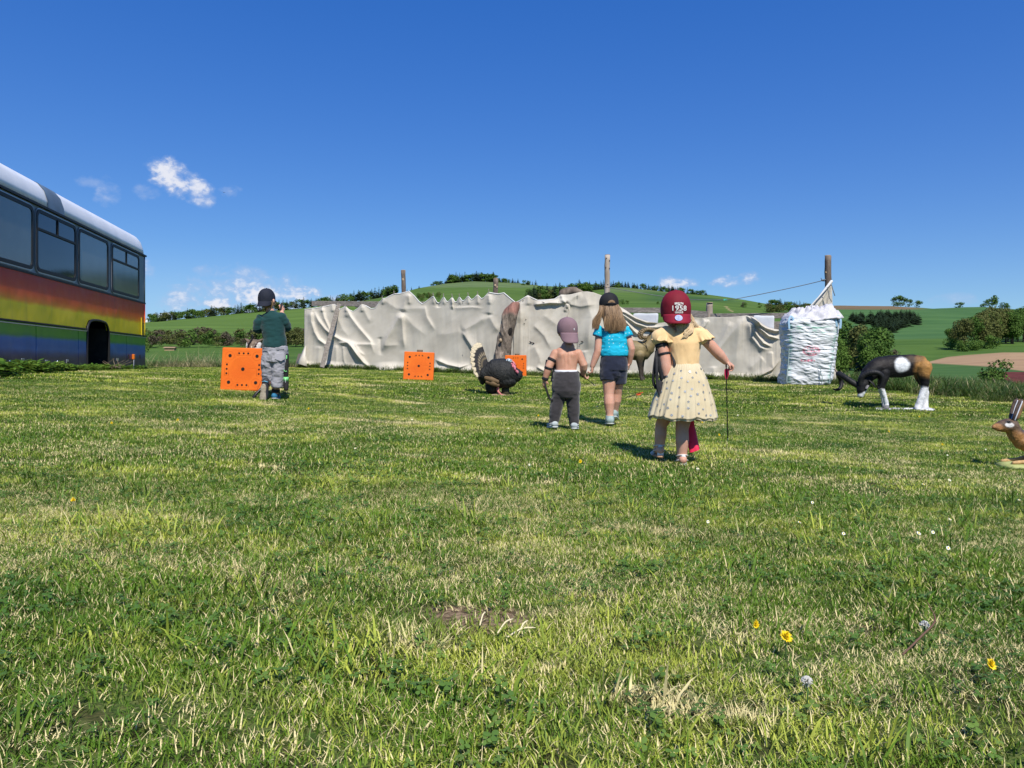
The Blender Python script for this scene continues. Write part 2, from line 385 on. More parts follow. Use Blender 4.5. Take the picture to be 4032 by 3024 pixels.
def build_ground():
    th = np.concatenate([np.linspace(-PI, -0.95, 26)[:-1], np.linspace(-0.95, -0.64, 26)[:-1], np.linspace(-0.64, 0.64, 560), np.linspace(0.64, 0.95, 26)[1:], np.linspace(0.95, PI, 26)[1:-1]])
    rr = np.concatenate([np.geomspace(0.25, 30, 110)[:-1], np.geomspace(30, 1400, 280)[:-1], np.geomspace(1400, 4200, 20)])
    T, R = np.meshgrid(th, rr); x = (R*np.sin(T)).ravel(); y = (R*np.cos(T)).ravel()
    z = ground_z(x, y)+micro(x, y)
    und = fbm(np.stack([x/60, y/60, x*0], 1), 3, 3)*np.clip((np.hypot(x, y)-60)/400, 0, 1)*1.0
    z = z+und
    n, m = len(rr), len(th)
    V = np.stack([x, y, z], 1)
    i = np.arange(n-1)[:, None]*m; j = np.arange(m)[None, :]; j2 = (j+1) % m
    Fc = np.stack([i+j, i+j2, i+m+j2, i+m+j], -1).reshape(-1, 4)
    V = np.vstack([V, [[0, 0, float(z[:m].mean())]]]); c = len(V)-1
    faces = Fc.tolist()+[[c, (k+1) % m, k] for k in range(m)]
    # crop colours: what grows where
    dep = np.maximum(y, 1.0); u = UC+F*x/dep; v = VH-(z-ZC)*F/dep
    u = np.where(y > 1, u, UC); r = np.hypot(x, y)
    col = np.zeros((len(V), 3)); base = np.array([0.085, 0.135, 0.024]); col[:] = base
    wob = fbm(np.stack([x/45, y/45, x*0], 1), 3, 9)*8
    def paint(mask, c):
        mk = np.clip(mask, 0, 1)[:, None]; col[:len(x)] = col[:len(x)]*(1-mk)+np.array(c)*mk
    far = sstep(r, 60, 100)
    paint(far, (0.072, 0.145, 0.024))
    paint(far*sstep(dep+wob, 330, 345)*sstep(-u, -1500, -1400), (0.105, 0.185, 0.032))             # left hillside pasture
    paint(far*sstep(dep+wob, 830, 850)*sstep(-u, -1560, -1480), (0.10, 0.12, 0.035))
    paint(far*sstep(dep+wob, 700, 720)*sstep(u, 1400, 1500)*sstep(-u, -3200, -3050), (0.088, 0.160, 0.030))  # middle slope
    paint(far*sstep(-(v+wob*.3), -1134, -1129)*sstep(u, 1560, 1640)*sstep(-u, -2200, -2150)*sstep(dep, 860, 900), (0.125, 0.185, 0.070))      # pale crop under the hilltop wood
    paint(far*sstep(-(v+wob*.3), -(1154), -1150)*sstep(u, 2380, 2400)*sstep(-u, -2840, -2700)*sstep(dep, 860, 900), (0.120, 0.180, 0.062))
    paint(far*sstep(-(v+wob*.3), -1196, -1180)*sstep(u, 2500, 2600)*sstep(-u, -3060, -3000)*sstep(v, 1150+(u-2616)*.10+3, 1150+(u-2616)*.10+7)*sstep(dep, 700, 740), (0.052, 0.118, 0.030))
    paint(far*sstep(u, 3000, 3200)*sstep(dep, 500, 540), (0.062, 0.150, 0.045))                    # right hill: blue green crop
    paint(far*sstep(u, 3240, 3280)*sstep(-u, -3680, -3560)*sstep(-(v), -1222, -1216)*sstep(dep, 900, 950), (0.20, 0.135, 0.075))   # brown strip under the crest
    b = np.interp(u, [3640, 3730, 3800, 3950, 4100, 4600], [1427, 1404, 1397, 1386, 1386, 1380]); bl = np.interp(u, [3640, 3790, 3900, 4100, 4600], [1429, 1437, 1444, 1470, 1500])
    paint(far*sstep(v, b, b+4)*sstep(-v, -bl-3, -bl)*sstep(u, 3640, 3665)*sstep(dep, 110, 130)*sstep(-dep, -480, -420), (0.42, 0.265, 0.155))   # ploughed field
    paint(far*sstep(v, bl-2, bl+2)*sstep(u, 3200, 3300)*sstep(dep, 90, 120), (0.058, 0.135, 0.034))
    tr = np.interp(v, [1205, 1212, 1220, 1228], [2856, 2862, 2872, 2884])
    paint(far*(np.abs(u-tr) < 5)*(v > 1206)*(v < 1229)*(dep > 400), (0.30, 0.25, 0.12))
    me = mesh_np('ground', V, faces, True, col)
    m_ = bpy.data.materials.new('meadow_ground'); m_.use_nodes = True; w = NT(m_.node_tree); w.n.clear()
    out = w.new('ShaderNodeOutputMaterial'); bs = w.new('ShaderNodeBsdfPrincipled')
    at = w.new('ShaderNodeAttribute'); at.attribute_name = 'col'
    g = w.new('ShaderNodeNewGeometry'); pos = g.outputs['Position']
    big = w.noise(w.scale(pos, (0.012, 0.05, 0.02)), 1.0, 5, 0.6)
    lines = w.noise(w.scale(pos, (0.02, 0.30, 0.1)), 1.0, 3, 0.5)
    c = w.mix(w.ramp(big, 0.3, 0.7), w.mix(0.22, at.outputs[0], (0, 0, 0, 1)), w.mix(0.10, at.outputs[0], (0.25, 0.28, 0.08, 1)))
    c = w.mix(w.math('MULTIPLY', w.ramp(lines, 0.35, 0.65), 0.35), c, w.mix(0.35, c, (0.0, 0.01, 0.0, 1)))
    # close by: soil, thatch and moss between the blades
    n1 = w.noise(pos, 5.0, 6, 0.65); n2 = w.noise(pos, 60.0, 4, 0.6)
    soil = w.mix(w.ramp(n2, 0.35, 0.65), (0.016, 0.020, 0.006, 1), (0.075, 0.062, 0.025, 1))
    nearc = w.mix(w.ramp(n1, 0.35, 0.6), soil, w.mix(w.ramp(n2, 0.4, 0.6), (0.05, 0.09, 0.018, 1), (0.12, 0.15, 0.04, 1)))
    dist = w.new('ShaderNodeVectorMath'); dist.operation = 'LENGTH'; w.l.new(pos, dist.inputs[0])
    c = w.mix(w.ramp(dist.outputs['Value'], 16.0, 40.0), nearc, c)
    # a worn bare spot
    sv = w.new('ShaderNodeVectorMath'); sv.operation = 'SUBTRACT'; w.l.new(pos, sv.inputs[0]); sv.inputs[1].default_value = (-0.09, 1.70, 0)
    sl = w.new('ShaderNodeVectorMath'); sl.operation = 'LENGTH'; w.l.new(w.scale(sv.outputs[0], (1.0, 1.6, 0.0)), sl.inputs[0])
    c = w.mix(w.ramp(w.math('ADD', sl.outputs['Value'], w.math('MULTIPLY', w.math('SUBTRACT', n1, 0.5), 0.25)), 0.18, 0.10), c,
              w.mix(w.ramp(n2, 0.4, 0.62), (0.105, 0.070, 0.042, 1), (0.30, 0.215, 0.13, 1)))
    w.l.new(c, bs.inputs['Base Color']); bs.inputs['Roughness'].default_value = 0.95; bs.inputs['Specular IOR Level'].default_value = 0.1
    bn = w.new('ShaderNodeBump'); bn.inputs['Strength'].default_value = 0.6; bn.inputs['Distance'].default_value = 0.02
    w.l.new(n2, bn.inputs['Height']); w.l.new(bn.outputs[0], bs.inputs['Normal'])
    w.l.new(bs.outputs[0], out.inputs[0])
    tag(add('ground', me, None, m_), 'mown meadow running out to green fields and hills', 'ground', kind='structure')
build_ground()

# ------------------------------------------------------------------ grass (geometry-node scatter of small tufts)
def leaf_mat(name, green=(0.102, 0.200, 0.014), yellow=(0.49, 0.53, 0.080), straw=(0.80, 0.68, 0.34), trans=0.16, vary=True):
    m = bpy.data.materials.new(name); m.use_nodes = True; w = NT(m.node_tree); w.n.clear()
    out = w.new('ShaderNodeOutputMaterial'); b = w.new('ShaderNodeBsdfPrincipled')
    at = w.new('ShaderNodeAttribute'); at.attribute_name = 'col'            # r: random per blade, g: 0 root .. 1 tip, b: dryness
    s = w.new('ShaderNodeSeparateColor'); w.l.new(at.outputs['Color'], s.inputs[0])
    g = w.new('ShaderNodeNewGeometry'); pos = g.outputs['Position']
    pn = w.noise(w.scale(pos, (0.55, 1.1, 0.0)), 1.0, 4, 0.6); pf = w.noise(w.scale(pos, (2.6, 4.5, 0.0)), 1.0, 4, 0.65)
    patch = w.math('ADD', w.math('MULTIPLY', pn, 0.65), w.math('MULTIPLY', pf, 0.35))
    dry = w.math('ADD', w.ramp(patch, 0.43, 0.60), w.math('MULTIPLY', w.math('SUBTRACT', s.outputs[0], 0.55), 0.9)) if vary else s.outputs[0]
    c = w.mix(w.ramp(dry, 0.05, 0.85), rgba(green), rgba(yellow))
    dk = w.noise(w.scale(pos, (1.3, 2.2, 0.0)), 1.0, 3, 0.5)
    c = w.mix(w.math('MULTIPLY', w.ramp(dk, 0.46, 0.60), 0.85), c, rgba((green[0]*0.62, green[1]*0.72, green[2]*0.8)))
    sdry = w.math('ADD', s.outputs[2], w.math('MULTIPLY', w.ramp(patch, 0.52, 0.64), 0.72) if vary else 0.0)
    c = w.mix(w.ramp(w.math('ADD', sdry, w.math('MULTIPLY', s.outputs[0], 0.35)), 0.72, 1.0), c, rgba(straw))
    c = w.mix(w.math('MULTIPLY', w.ramp(s.outputs[1], 0.55, 0.0), 0.25), c, (0.20, 0.21, 0.08, 1))     # pale sheath at the root
    w.l.new(c, b.inputs['Base Color']); b.inputs['Roughness'].default_value = 0.5; b.inputs['Specular IOR Level'].default_value = 0.18
    t = w.new('ShaderNodeBsdfTranslucent'); w.l.new(w.mix(0.4, c, (0.25, 0.34, 0.05, 1)), t.inputs[0])
    ms = w.new('ShaderNodeMixShader'); ms.inputs[0].default_value = trans
    w.l.new(b.outputs[0], ms.inputs[1]); w.l.new(t.outputs[0], ms.inputs[2]); w.l.new(ms.outputs[0], out.inputs[0])
    return m
GRASS = leaf_mat('lawn_grass')
CLOVER = leaf_mat('clover_leaf', (0.10, 0.19, 0.035), (0.17, 0.26, 0.05), (0.2, 0.2, 0.08), 0.2)
TALL = leaf_mat('tall_grass', (0.062, 0.125, 0.026), (0.17, 0.23, 0.055), (0.42, 0.35, 0.19), 0.3)
WEED = leaf_mat('weed_leaf', (0.085, 0.18, 0.022), (0.17, 0.27, 0.04), (0.2, 0.25, 0.06), 0.28, False)

def blades(rs, n, rad, h, wdt, dry=0.0, bend=0.5, flat=0.0, segs=2, mat_=None, name='tuft'):
    V, Fc, C = [], [], []; k = 0
    for _ in range(n):
        a = rs.uniform(0, 2*PI); q = rad*math.sqrt(rs.uniform()); x, y = q*math.cos(a), q*math.sin(a)
        L = h*rs.uniform(0.55, 1.15); ww = wdt*rs.uniform(0.6, 1.3)
        az = rs.uniform(0, 2*PI); tilt = rs.uniform(0.05, 0.6)+flat*rs.uniform(0.5, 1.0); bd = bend*rs.uniform(0.2, 1.4)
        side = az+PI/2+rs.uniform(-.5, .5); sx, sy = math.cos(side), math.sin(side)
        r0 = rs.uniform(); dr = 1.0 if rs.uniform() < dry else rs.uniform(0, 0.35)
        px, py, pz = x, y, -0.004; ang = tilt
        for sgm in range(segs+1):
            f = sgm/segs; hw = ww*0.5*(1-f*f*0.75)
            if sgm == segs: V.append([px, py, pz]); C.append([r0, 1, dr])
            else:
                V += [[px-sx*hw, py-sy*hw, pz], [px+sx*hw, py+sy*hw, pz]]; C += [[r0, f, dr]]*2
            st = L/segs; px += math.sin(ang)*math.cos(az)*st; py += math.sin(ang)*math.sin(az)*st; pz += max(math.cos(ang), -0.05)*st; ang += bd/segs*1.6
        for sgm in range(segs-1): Fc.append([k+2*sgm, k+2*sgm+1, k+2*sgm+3, k+2*sgm+2])
        b = k+2*(segs-1); Fc.append([b, b+1, b+2]); k = len(V)
    me = mesh_np(name, V, Fc, True, np.array(C)); me.materials.append(mat_ or GRASS)
    return me
def clover(rs, n, rad, name='clover_tuft'):
    V, Fc, C = [], [], []
    for _ in range(n):
        a = rs.uniform(0, 2*PI); q = rad*math.sqrt(rs.uniform()); x, y, z = q*math.cos(a), q*math.sin(a), rs.uniform(0.008, 0.026)
        r0 = rs.uniform(); s = rs.uniform(0.0038, 0.007); t0 = rs.uniform(0, 2*PI); tl = rs.uniform(-.4, .4, 2)
        for l in range(3):
            t = t0+l*2*PI/3; k = len(V); dx, dy = math.cos(t), math.sin(t); ox, oy = -dy, dx
            for (al, sd_) in ((0, 0), (0.7, -.62), (1.5, -.55), (1.75, 0), (1.5, .55), (0.7, .62)):
                vx, vy = x+s*(al*dx+sd_*ox), y+s*(al*dy+sd_*oy)
                V.append([vx, vy, z+(vx-x)*tl[0]+(vy-y)*tl[1]-abs(sd_)*s*.2]); C.append([r0, 1, 0])
            Fc += [[k, k+1, k+2, k+3], [k, k+3, k+4, k+5]]
    me = mesh_np(name, V, Fc, True, np.array(C)); me.materials.append(CLOVER); return me

def scatter(name, meshes, pts, rotz, scl, idx, label, tilt=None):
    """one stuff object: points carrying instances of small leaf meshes"""
    c = bpy.data.collections.new(name+'_tufts')
    for k, me in enumerate(meshes):
        c.objects.link(bpy.data.objects.new('%s_tuft_%02d' % (name, k), me))
    me = bpy.data.meshes.new(name); me.from_pydata(np.asarray(pts).tolist(), [], [])
    for an, val in (('rot', rotz), ('scl', scl)):
        a = me.attributes.new(an, 'FLOAT', 'POINT'); a.data.foreach_set('value', np.asarray(val, dtype=np.float32))
    a = me.attributes.new('pick', 'INT', 'POINT'); a.data.foreach_set('value', np.asarray(idx, dtype=np.int32))
    o = bpy.data.objects.new(name, me); COL.objects.link(o)
    ng = bpy.data.node_groups.new(name+'_scatter', 'GeometryNodeTree')
    ng.interface.new_socket('Geometry', in_out='INPUT', socket_type='NodeSocketGeometry')
    ng.interface.new_socket('Geometry', in_out='OUTPUT', socket_type='NodeSocketGeometry')
    w = NT(ng); gi = w.new('NodeGroupInput'); go = w.new('NodeGroupOutput')
    ci = w.new('GeometryNodeCollectionInfo'); ci.inputs['Collection'].default_value = c
    ci.inputs['Separate Children'].default_value = True; ci.inputs['Reset Children'].default_value = True
    ip = w.new('GeometryNodeInstanceOnPoints'); ip.inputs['Pick Instance'].default_value = True
    def at(n, t):
        q = w.new('GeometryNodeInputNamedAttribute'); q.data_type = t; q.inputs['Name'].default_value = n; return q.outputs[0]
    cb = w.new('ShaderNodeCombineXYZ'); w.l.new(at('rot', 'FLOAT'), cb.inputs[2])
    w.l.new(gi.outputs[0], ip.inputs['Points']); w.l.new(ci.outputs[0], ip.inputs['Instance'])
    w.l.new(at('pick', 'INT'), ip.inputs['Instance Index']); w.l.new(cb.outputs[0], ip.inputs['Rotation'])
    w.l.new(at('scl', 'FLOAT'), ip.inputs['Scale']); w.l.new(ip.outputs[0], go.inputs[0])
    md = o.modifiers.new('scatter', 'NODES'); md.node_group = ng
    return tag(o, label, 'grass', kind='stuff')

def lawn():
    rs = np.random.default_rng(3)
    near = [blades(rs, 66, 0.05, 0.025, 0.0022, 0.12, 0.7, 0.3) for _ in range(5)] + \
           [blades(rs, 40, 0.05, 0.033, 0.0027, 0.08, 0.8, 0.15, 3) for _ in range(3)] + \
           [clover(rs, 9, 0.05) for _ in range(2)] + \
           [blades(rs, 56, 0.055, 0.028, 0.0020, 0.8, 0.5, 0.7) for _ in range(3)] + [blades(rs, 12, 0.045, 0.075, 0.0045, 0.1, 0.9, 0.0, 3) for _ in range(2)]
    mid = [blades(rs, 150, 0.12, 0.027, 0.0040, 0.12, 0.7, 0.12) for _ in range(4)] + [blades(rs, 110, 0.12, 0.034, 0.0046, 0.08, 0.7, 0.0) for _ in range(2)] + \
          [blades(rs, 120, 0.12, 0.030, 0.0036, 0.65, 0.5, 0.6) for _ in range(2)] + [clover(rs, 40, 0.12)]
    far = [blades(rs, 260, 0.26, 0.028, 0.0080, 0.06, 0.7, 0.1) for _ in range(4)] + [blades(rs, 220, 0.26, 0.030, 0.0075, 0.5, 0.6, 0.4) for _ in range(2)]
    def area(y0, y1, dens):
        A = 0.84*(y1*y1-y0*y0)+4.4*(y1-y0); n = int(A*dens)
        y = np.sqrt(rs.uniform(y0*y0, y1*y1, n*2)); x = rs.uniform(-1, 1, n*2)*(0.84*y1+2.2)
        k = np.abs(x) < 0.84*y+2.2; x, y = x[k], y[k]
        return x, y
    for nm, tufts, y0, y1, dens, lab, wts in (
        ('near_grass', near, 0.55, 3.4, 950, 'short mown grass and clover in the foreground', [3]*5+[2.0]*3+[0.9]*2+[1.6]*3+[0.35]*2),
        ('middle_grass', mid, 3.4, 9.0, 190, 'short mown grass where the children walk', [3]*4+[1.6]*2+[2.0]*2+[.7]),
        ('far_grass', far, 9.0, 27.0, 42, 'short mown grass in front of the cloth wall', [3]*4+[.6]*2)):
        x, y = area(y0, y1, dens)
        # outside the bus, inside the field
        d = fbm(np.stack([x*1.2, y*2.0, x*0], 1), 4, 21)
        u = UC+F*x/np.maximum(y, .3)
        keep = y < edge_y(u)+3
        bare = np.hypot((x+0.09)/0.15, (y-1.70)/0.095)+fbm(np.stack([x*9, y*9, x*0], 1), 3, 4)*0.5
        keep &= ~((bare < 1.0) & (rs.uniform(size=len(x)) > np.clip(.12+.5*(bare-.55), .10, .5)))
        x, y, d = x[keep], y[keep], d[keep]; n = len(x)
        wts = np.array(wts, float); K = len(tufts)
        W = np.tile(wts, (n, 1)); dryi = [i for i, t in enumerate(tufts) if (nm == 'near_grass' and i in (10, 11, 12)) or (nm == 'middle_grass' and i in (6, 7)) or (nm == 'far_grass' and i in (4, 5))]
        for i in dryi: W[:, i] *= np.clip(0.3+9.0*np.clip(d+0.03, 0, 1), 0.1, 6)
        W = W/W.sum(1)[:, None]; idx = (rs.uniform(size=n)[:, None] > np.cumsum(W, 1)).sum(1).clip(0, K-1)
        sc = rs.uniform(0.75, 1.25, n)*(1.0+0.25*fbm(np.stack([x*2.2, y*2.2, x*0], 1), 3, 31)-0.18*np.clip(d*2, 0, 1))
        z = ground_z(x, y)+micro(x, y)
        scatter(nm, tufts, np.stack([x, y, z], 1), rs.uniform(0, 2*PI, n), sc, idx, lab)
lawn()
# ------------------------------------------------------------------ trees, hedges, far buildings
def foliage_mat(name, c1, c2, trans=0.15):
    m = bpy.data.materials.new(name); m.use_nodes = True; w = NT(m.node_tree); w.n.clear()
    out = w.new('ShaderNodeOutputMaterial'); b = w.new('ShaderNodeBsdfPrincipled')
    at = w.new('ShaderNodeAttribute'); at.attribute_name = 'col'; s = w.new('ShaderNodeSeparateColor'); w.l.new(at.outputs[0], s.inputs[0])
    oi = w.new('ShaderNodeObjectInfo')
    f = w.math('ADD', w.math('MULTIPLY', s.outputs[0], 0.6), w.math('MULTIPLY', oi.outputs['Random'], 0.4))
    c = w.mix(f, rgba(c1), rgba(c2)); w.l.new(c, b.inputs['Base Color'])
    b.inputs['Roughness'].default_value = 0.75; b.inputs['Specular IOR Level'].default_value = 0.15
    t = w.new('ShaderNodeBsdfTranslucent'); w.l.new(c, t.inputs[0]); ms = w.new('ShaderNodeMixShader'); ms.inputs[0].default_value = trans
    w.l.new(b.outputs[0], ms.inputs[1]); w.l.new(t.outputs[0], ms.inputs[2]); w.l.new(ms.outputs[0], out.inputs[0]); return m
CONIF = foliage_mat('spruce_needles', (0.018, 0.036, 0.017), (0.036, 0.060, 0.024), 0.05)
BROAD = foliage_mat('spring_leaves', (0.055, 0.115, 0.022), (0.125, 0.21, 0.036), 0.25)
OLIVE = foliage_mat('olive_brown_leaves', (0.080, 0.092, 0.026), (0.155, 0.170, 0.05), 0.25)
TWIG = foliage_mat('bare_twigs', (0.070, 0.058, 0.036), (0.120, 0.100, 0.062), 0.1)
BARK = mat('bark', (0.075, 0.058, 0.042), 0.9, (0.035, 0.027, 0.02), 4.0, bump=0.4)

def conifer_mesh(rs, tiers=11, per=7, name='spruce_crown'):
    V, Fc, C = [], [], []
    for t in range(tiers):
        f = t/(tiers-1); z = 0.10+0.86*f; R = (0.27*(1-f)**0.85+0.012)*rs.uniform(0.8, 1.15); ph = rs.uniform(0, 6)
        for k in range(max(4, int(per*(1-0.45*f)))):
            a = ph+2*PI*k/max(4, int(per*(1-0.45*f)))+rs.uniform(-.25, .25); r = R*rs.uniform(0.7, 1.15); d = r*rs.uniform(0.15, 0.5); hw = r*0.42
            b = len(V); ca, sa = math.cos(a), math.sin(a); ox, oy = -sa*hw, ca*hw; sh = rs.uniform()
            V += [[0, 0, z+0.045], [ca*r*.55+ox, sa*r*.55+oy, z-d*.4], [ca*r, sa*r, z-d], [ca*r*.55-ox, sa*r*.55-oy, z-d*.4]]
            C += [[sh*.6, 0, 0], [sh, 0, 0], [min(1, sh+.3), 0, 0], [sh, 0, 0]]; Fc += [[b, b+1, b+2], [b, b+2, b+3]]
    b = len(V); V += [[0, 0, 1.0], [.012, 0, .9], [-.008, .01, .9], [-.008, -.01, .9]]; C += [[.4]*3]*4; Fc += [[b, b+1, b+2], [b, b+2, b+3], [b, b+3, b+1]]
    return mesh_np(name, V, Fc, False, np.array(C))

def leafy_mesh(rs, n, lobes, size, z0=0.18, wid=0.42, name='leafy_crown', open_=0.0):
    """unit-height crown of leaf clumps spread through several lobes"""
    L = []
    for _ in range(lobes):
        a = rs.uniform(0, 2*PI); q = wid*0.62*math.sqrt(rs.uniform()); zz = rs.uniform(z0+.14, 0.86)
        rr = wid*rs.uniform(0.32, 0.55)*(1.15-0.6*abs(zz-0.5))
        L.append((q*math.cos(a)*(1.1-zz*.6), q*math.sin(a)*(1.1-zz*.6), zz, rr, rr*rs.uniform(.7, 1.0)))
    L.append((0, 0, 0.78, wid*.45, .20)); L = np.array(L)
    pr = L[:, 3]**2; pr /= pr.sum(); V, Fc, C = [], [], []
    pk = rs.choice(len(L), n, p=pr); dirs = rs.normal(size=(n, 3)); dirs /= np.linalg.norm(dirs, axis=1)[:, None]
    rad = rs.uniform(0.25, 1.0, n)**0.45
    for i in range(n):
        l = L[pk[i]]; c = np.array([l[0], l[1], l[2]])+dirs[i]*rad[i]*np.array([l[3], l[3], l[4]])
        if c[2] < 0.03: continue
        nn = dirs[i]*0.8+rs.normal(size=3)*0.55+np.array([0, 0, .3]); nn /= np.linalg.norm(nn)
        t = np.cross(nn, rs.normal(size=3)); t /= np.linalg.norm(t); bt = np.cross(nn, t); s = size*rs.uniform(0.55, 1.3)
        b = len(V); sh = rs.uniform()
        V += [c-t*s, c+bt*s*.7, c+t*s+nn*s*.2, c-bt*s*.7]; C += [[sh, 0, 0]]*4; Fc.append([b, b+1, b+2, b+3])
    return mesh_np(name, V, Fc, False, np.array(C))

def trunk_mesh(rs, h=0.55, r=0.022, limbs=5, name='tree_trunk'):
    mb = MB(); wob = lambda: rs.uniform(-.012, .012)
    mb.tube([(0, 0, -0.02), (wob(), wob(), h*.35), (wob()*2, wob()*2, h*.7), (wob()*3, wob()*3, h*1.3)], [r*1.25, r, r*.75, r*.25], 7, False)
    for _ in range(limbs):
        z = rs.uniform(h*.45, h*1.0); a = rs.uniform(0, 2*PI); L = rs.uniform(.14, .28)
        mb.tube([(0, 0, z), (math.cos(a)*L*.5, math.sin(a)*L*.5, z+L*.45), (math.cos(a)*L, math.sin(a)*L, z+L*.85)], [r*.5, r*.32, r*.1], 5, False)
    return mb.mesh(name)

rsT = np.random.default_rng(5)
CON = [conifer_mesh(rsT, 9+k % 3, 6+k % 3) for k in range(6)]
BRO_S = [leafy_mesh(rsT, 320, 7, 0.055, 0.06, 0.45) for _ in range(5)]
BRO_L = [leafy_mesh(rsT, 2600, 13, 0.026, 0.14, 0.40) for _ in range(5)]
BUSH = [leafy_mesh(rsT, 420, 8, 0.06, -0.05, 0.62) for _ in range(5)]
TRK = [trunk_mesh(rsT) for _ in range(4)]
for me in CON: me.materials.append(CONIF)
for me in TRK: me.materials.append(BARK)
_tm = {}
def variant(me, m):
    k = (me.name, m.name)
    if k not in _tm:
        q = me.copy(); q.materials.clear(); q.materials.append(m); _tm[k] = q
    return _tm[k]
def plant_tree(u, v, hpx, kind, label, group, y=None, wide=1.0, parts=False, rs=rsT, name=None):
    y = y or solve_y(u, v); x = (u-UC)/F*y; z = gz(x, y) if y < 60 else float(terr([u], [y])[0])
    h = hpx/F*y; sc = (h*wide, h*wide, h)
    if kind == 'spruce': me = CON[rs.integers(len(CON))]
    else:
        pool = BRO_L if parts else (BUSH if kind in ('bush', 'twig_bush') else (BUSH if hpx < 30 else BRO_S))
        m = {'leafy': BROAD, 'olive': OLIVE, 'bush': BROAD, 'twig_bush': TWIG, 'olive_bush': OLIVE}[kind]
        me = variant(pool[rs.integers(len(pool))], m)
    nm = name or {'spruce': 'spruce_tree', 'leafy': 'leafy_tree', 'olive': 'leafy_tree', 'bush': 'bush', 'twig_bush': 'bush'}[kind]
    rz = rs.uniform(0, 2*PI)
    if parts:
        o = empty(nm, (x, y, z-0.02*h), rz, label, 'tree', group); o.scale = sc
        add('trunk', TRK[rs.integers(len(TRK))], o); add('crown', me, o)
    else:
        o = bpy.data.objects.new(nm, me); COL.objects.link(o); o.location = (x, y, z-0.02*h); o.rotation_euler = (0, 0, rz); o.scale = sc
        tag(o, label, 'bush' if 'bush' in kind else 'tree', group)
    return o

def sized(h, lo, hi): t = (h-lo)/(hi-lo+1e-6); return 'low' if t < .33 else ('middling' if t < .67 else 'tall')
def where(u, table):
    for um, ph in table:
        if u < um: return ph
    return table[-1][1]
RIDGE_L = ((650, 'just past the bus corner'), (760, 'above the dry stalks'), (880, 'left of the owl'), (1010, 'above the owl'), (1080, 'behind the boys cap'), (1180, 'between the boy and the canvas'), (1260, 'at the left end of the canvas'), (1340, 'above the leaning plank'), (1450, 'right of the leaning plank'), (9999, 'beside the first post'))
HEDGE_L = ((650, 'just past the bus corner'), (730, 'by the tallest round bush'), (830, 'above the dry stalks'), (920, 'left of the owl'), (1000, 'above the orange target'), (1060, 'behind the owl'), (1130, 'behind the boy'), (9999, 'by the white house'))
def tree_line(pts, n, hr, mix, label, group, wide=(1.0, 1.7), back=0):
    p = np.array(pts, float)
    for k in range(n):
        t = (k+rsT.uniform(0.1, 0.9))/n; u = np.interp(t*(len(p)-1), range(len(p)), p[:, 0]); v = np.interp(t*(len(p)-1), range(len(p)), p[:, 1])
        kind = mix[rsT.integers(len(mix))]; hh = rsT.uniform(*hr)*(1.12 if kind == 'spruce' else 0.92)
        y = solve_y(u, v+2)
        lb = label[0 if kind == 'spruce' else 1]
        if 'left green' in lb: lb = sized(hh, hr[0], hr[1])+' '+('dark spruce' if kind == 'spruce' else ('olive tree' if kind == 'olive' else 'green tree'))+' topping the left hillside '+where(u, RIDGE_L)
        plant_tree(u+rsT.uniform(-4, 4), v, hh, kind, lb, group[0 if kind == 'spruce' else 1], y=y*(1+back*rsT.uniform(0, 1)),
                   wide=rsT.uniform(*wide)*(1.25 if kind == 'spruce' else 1.15))

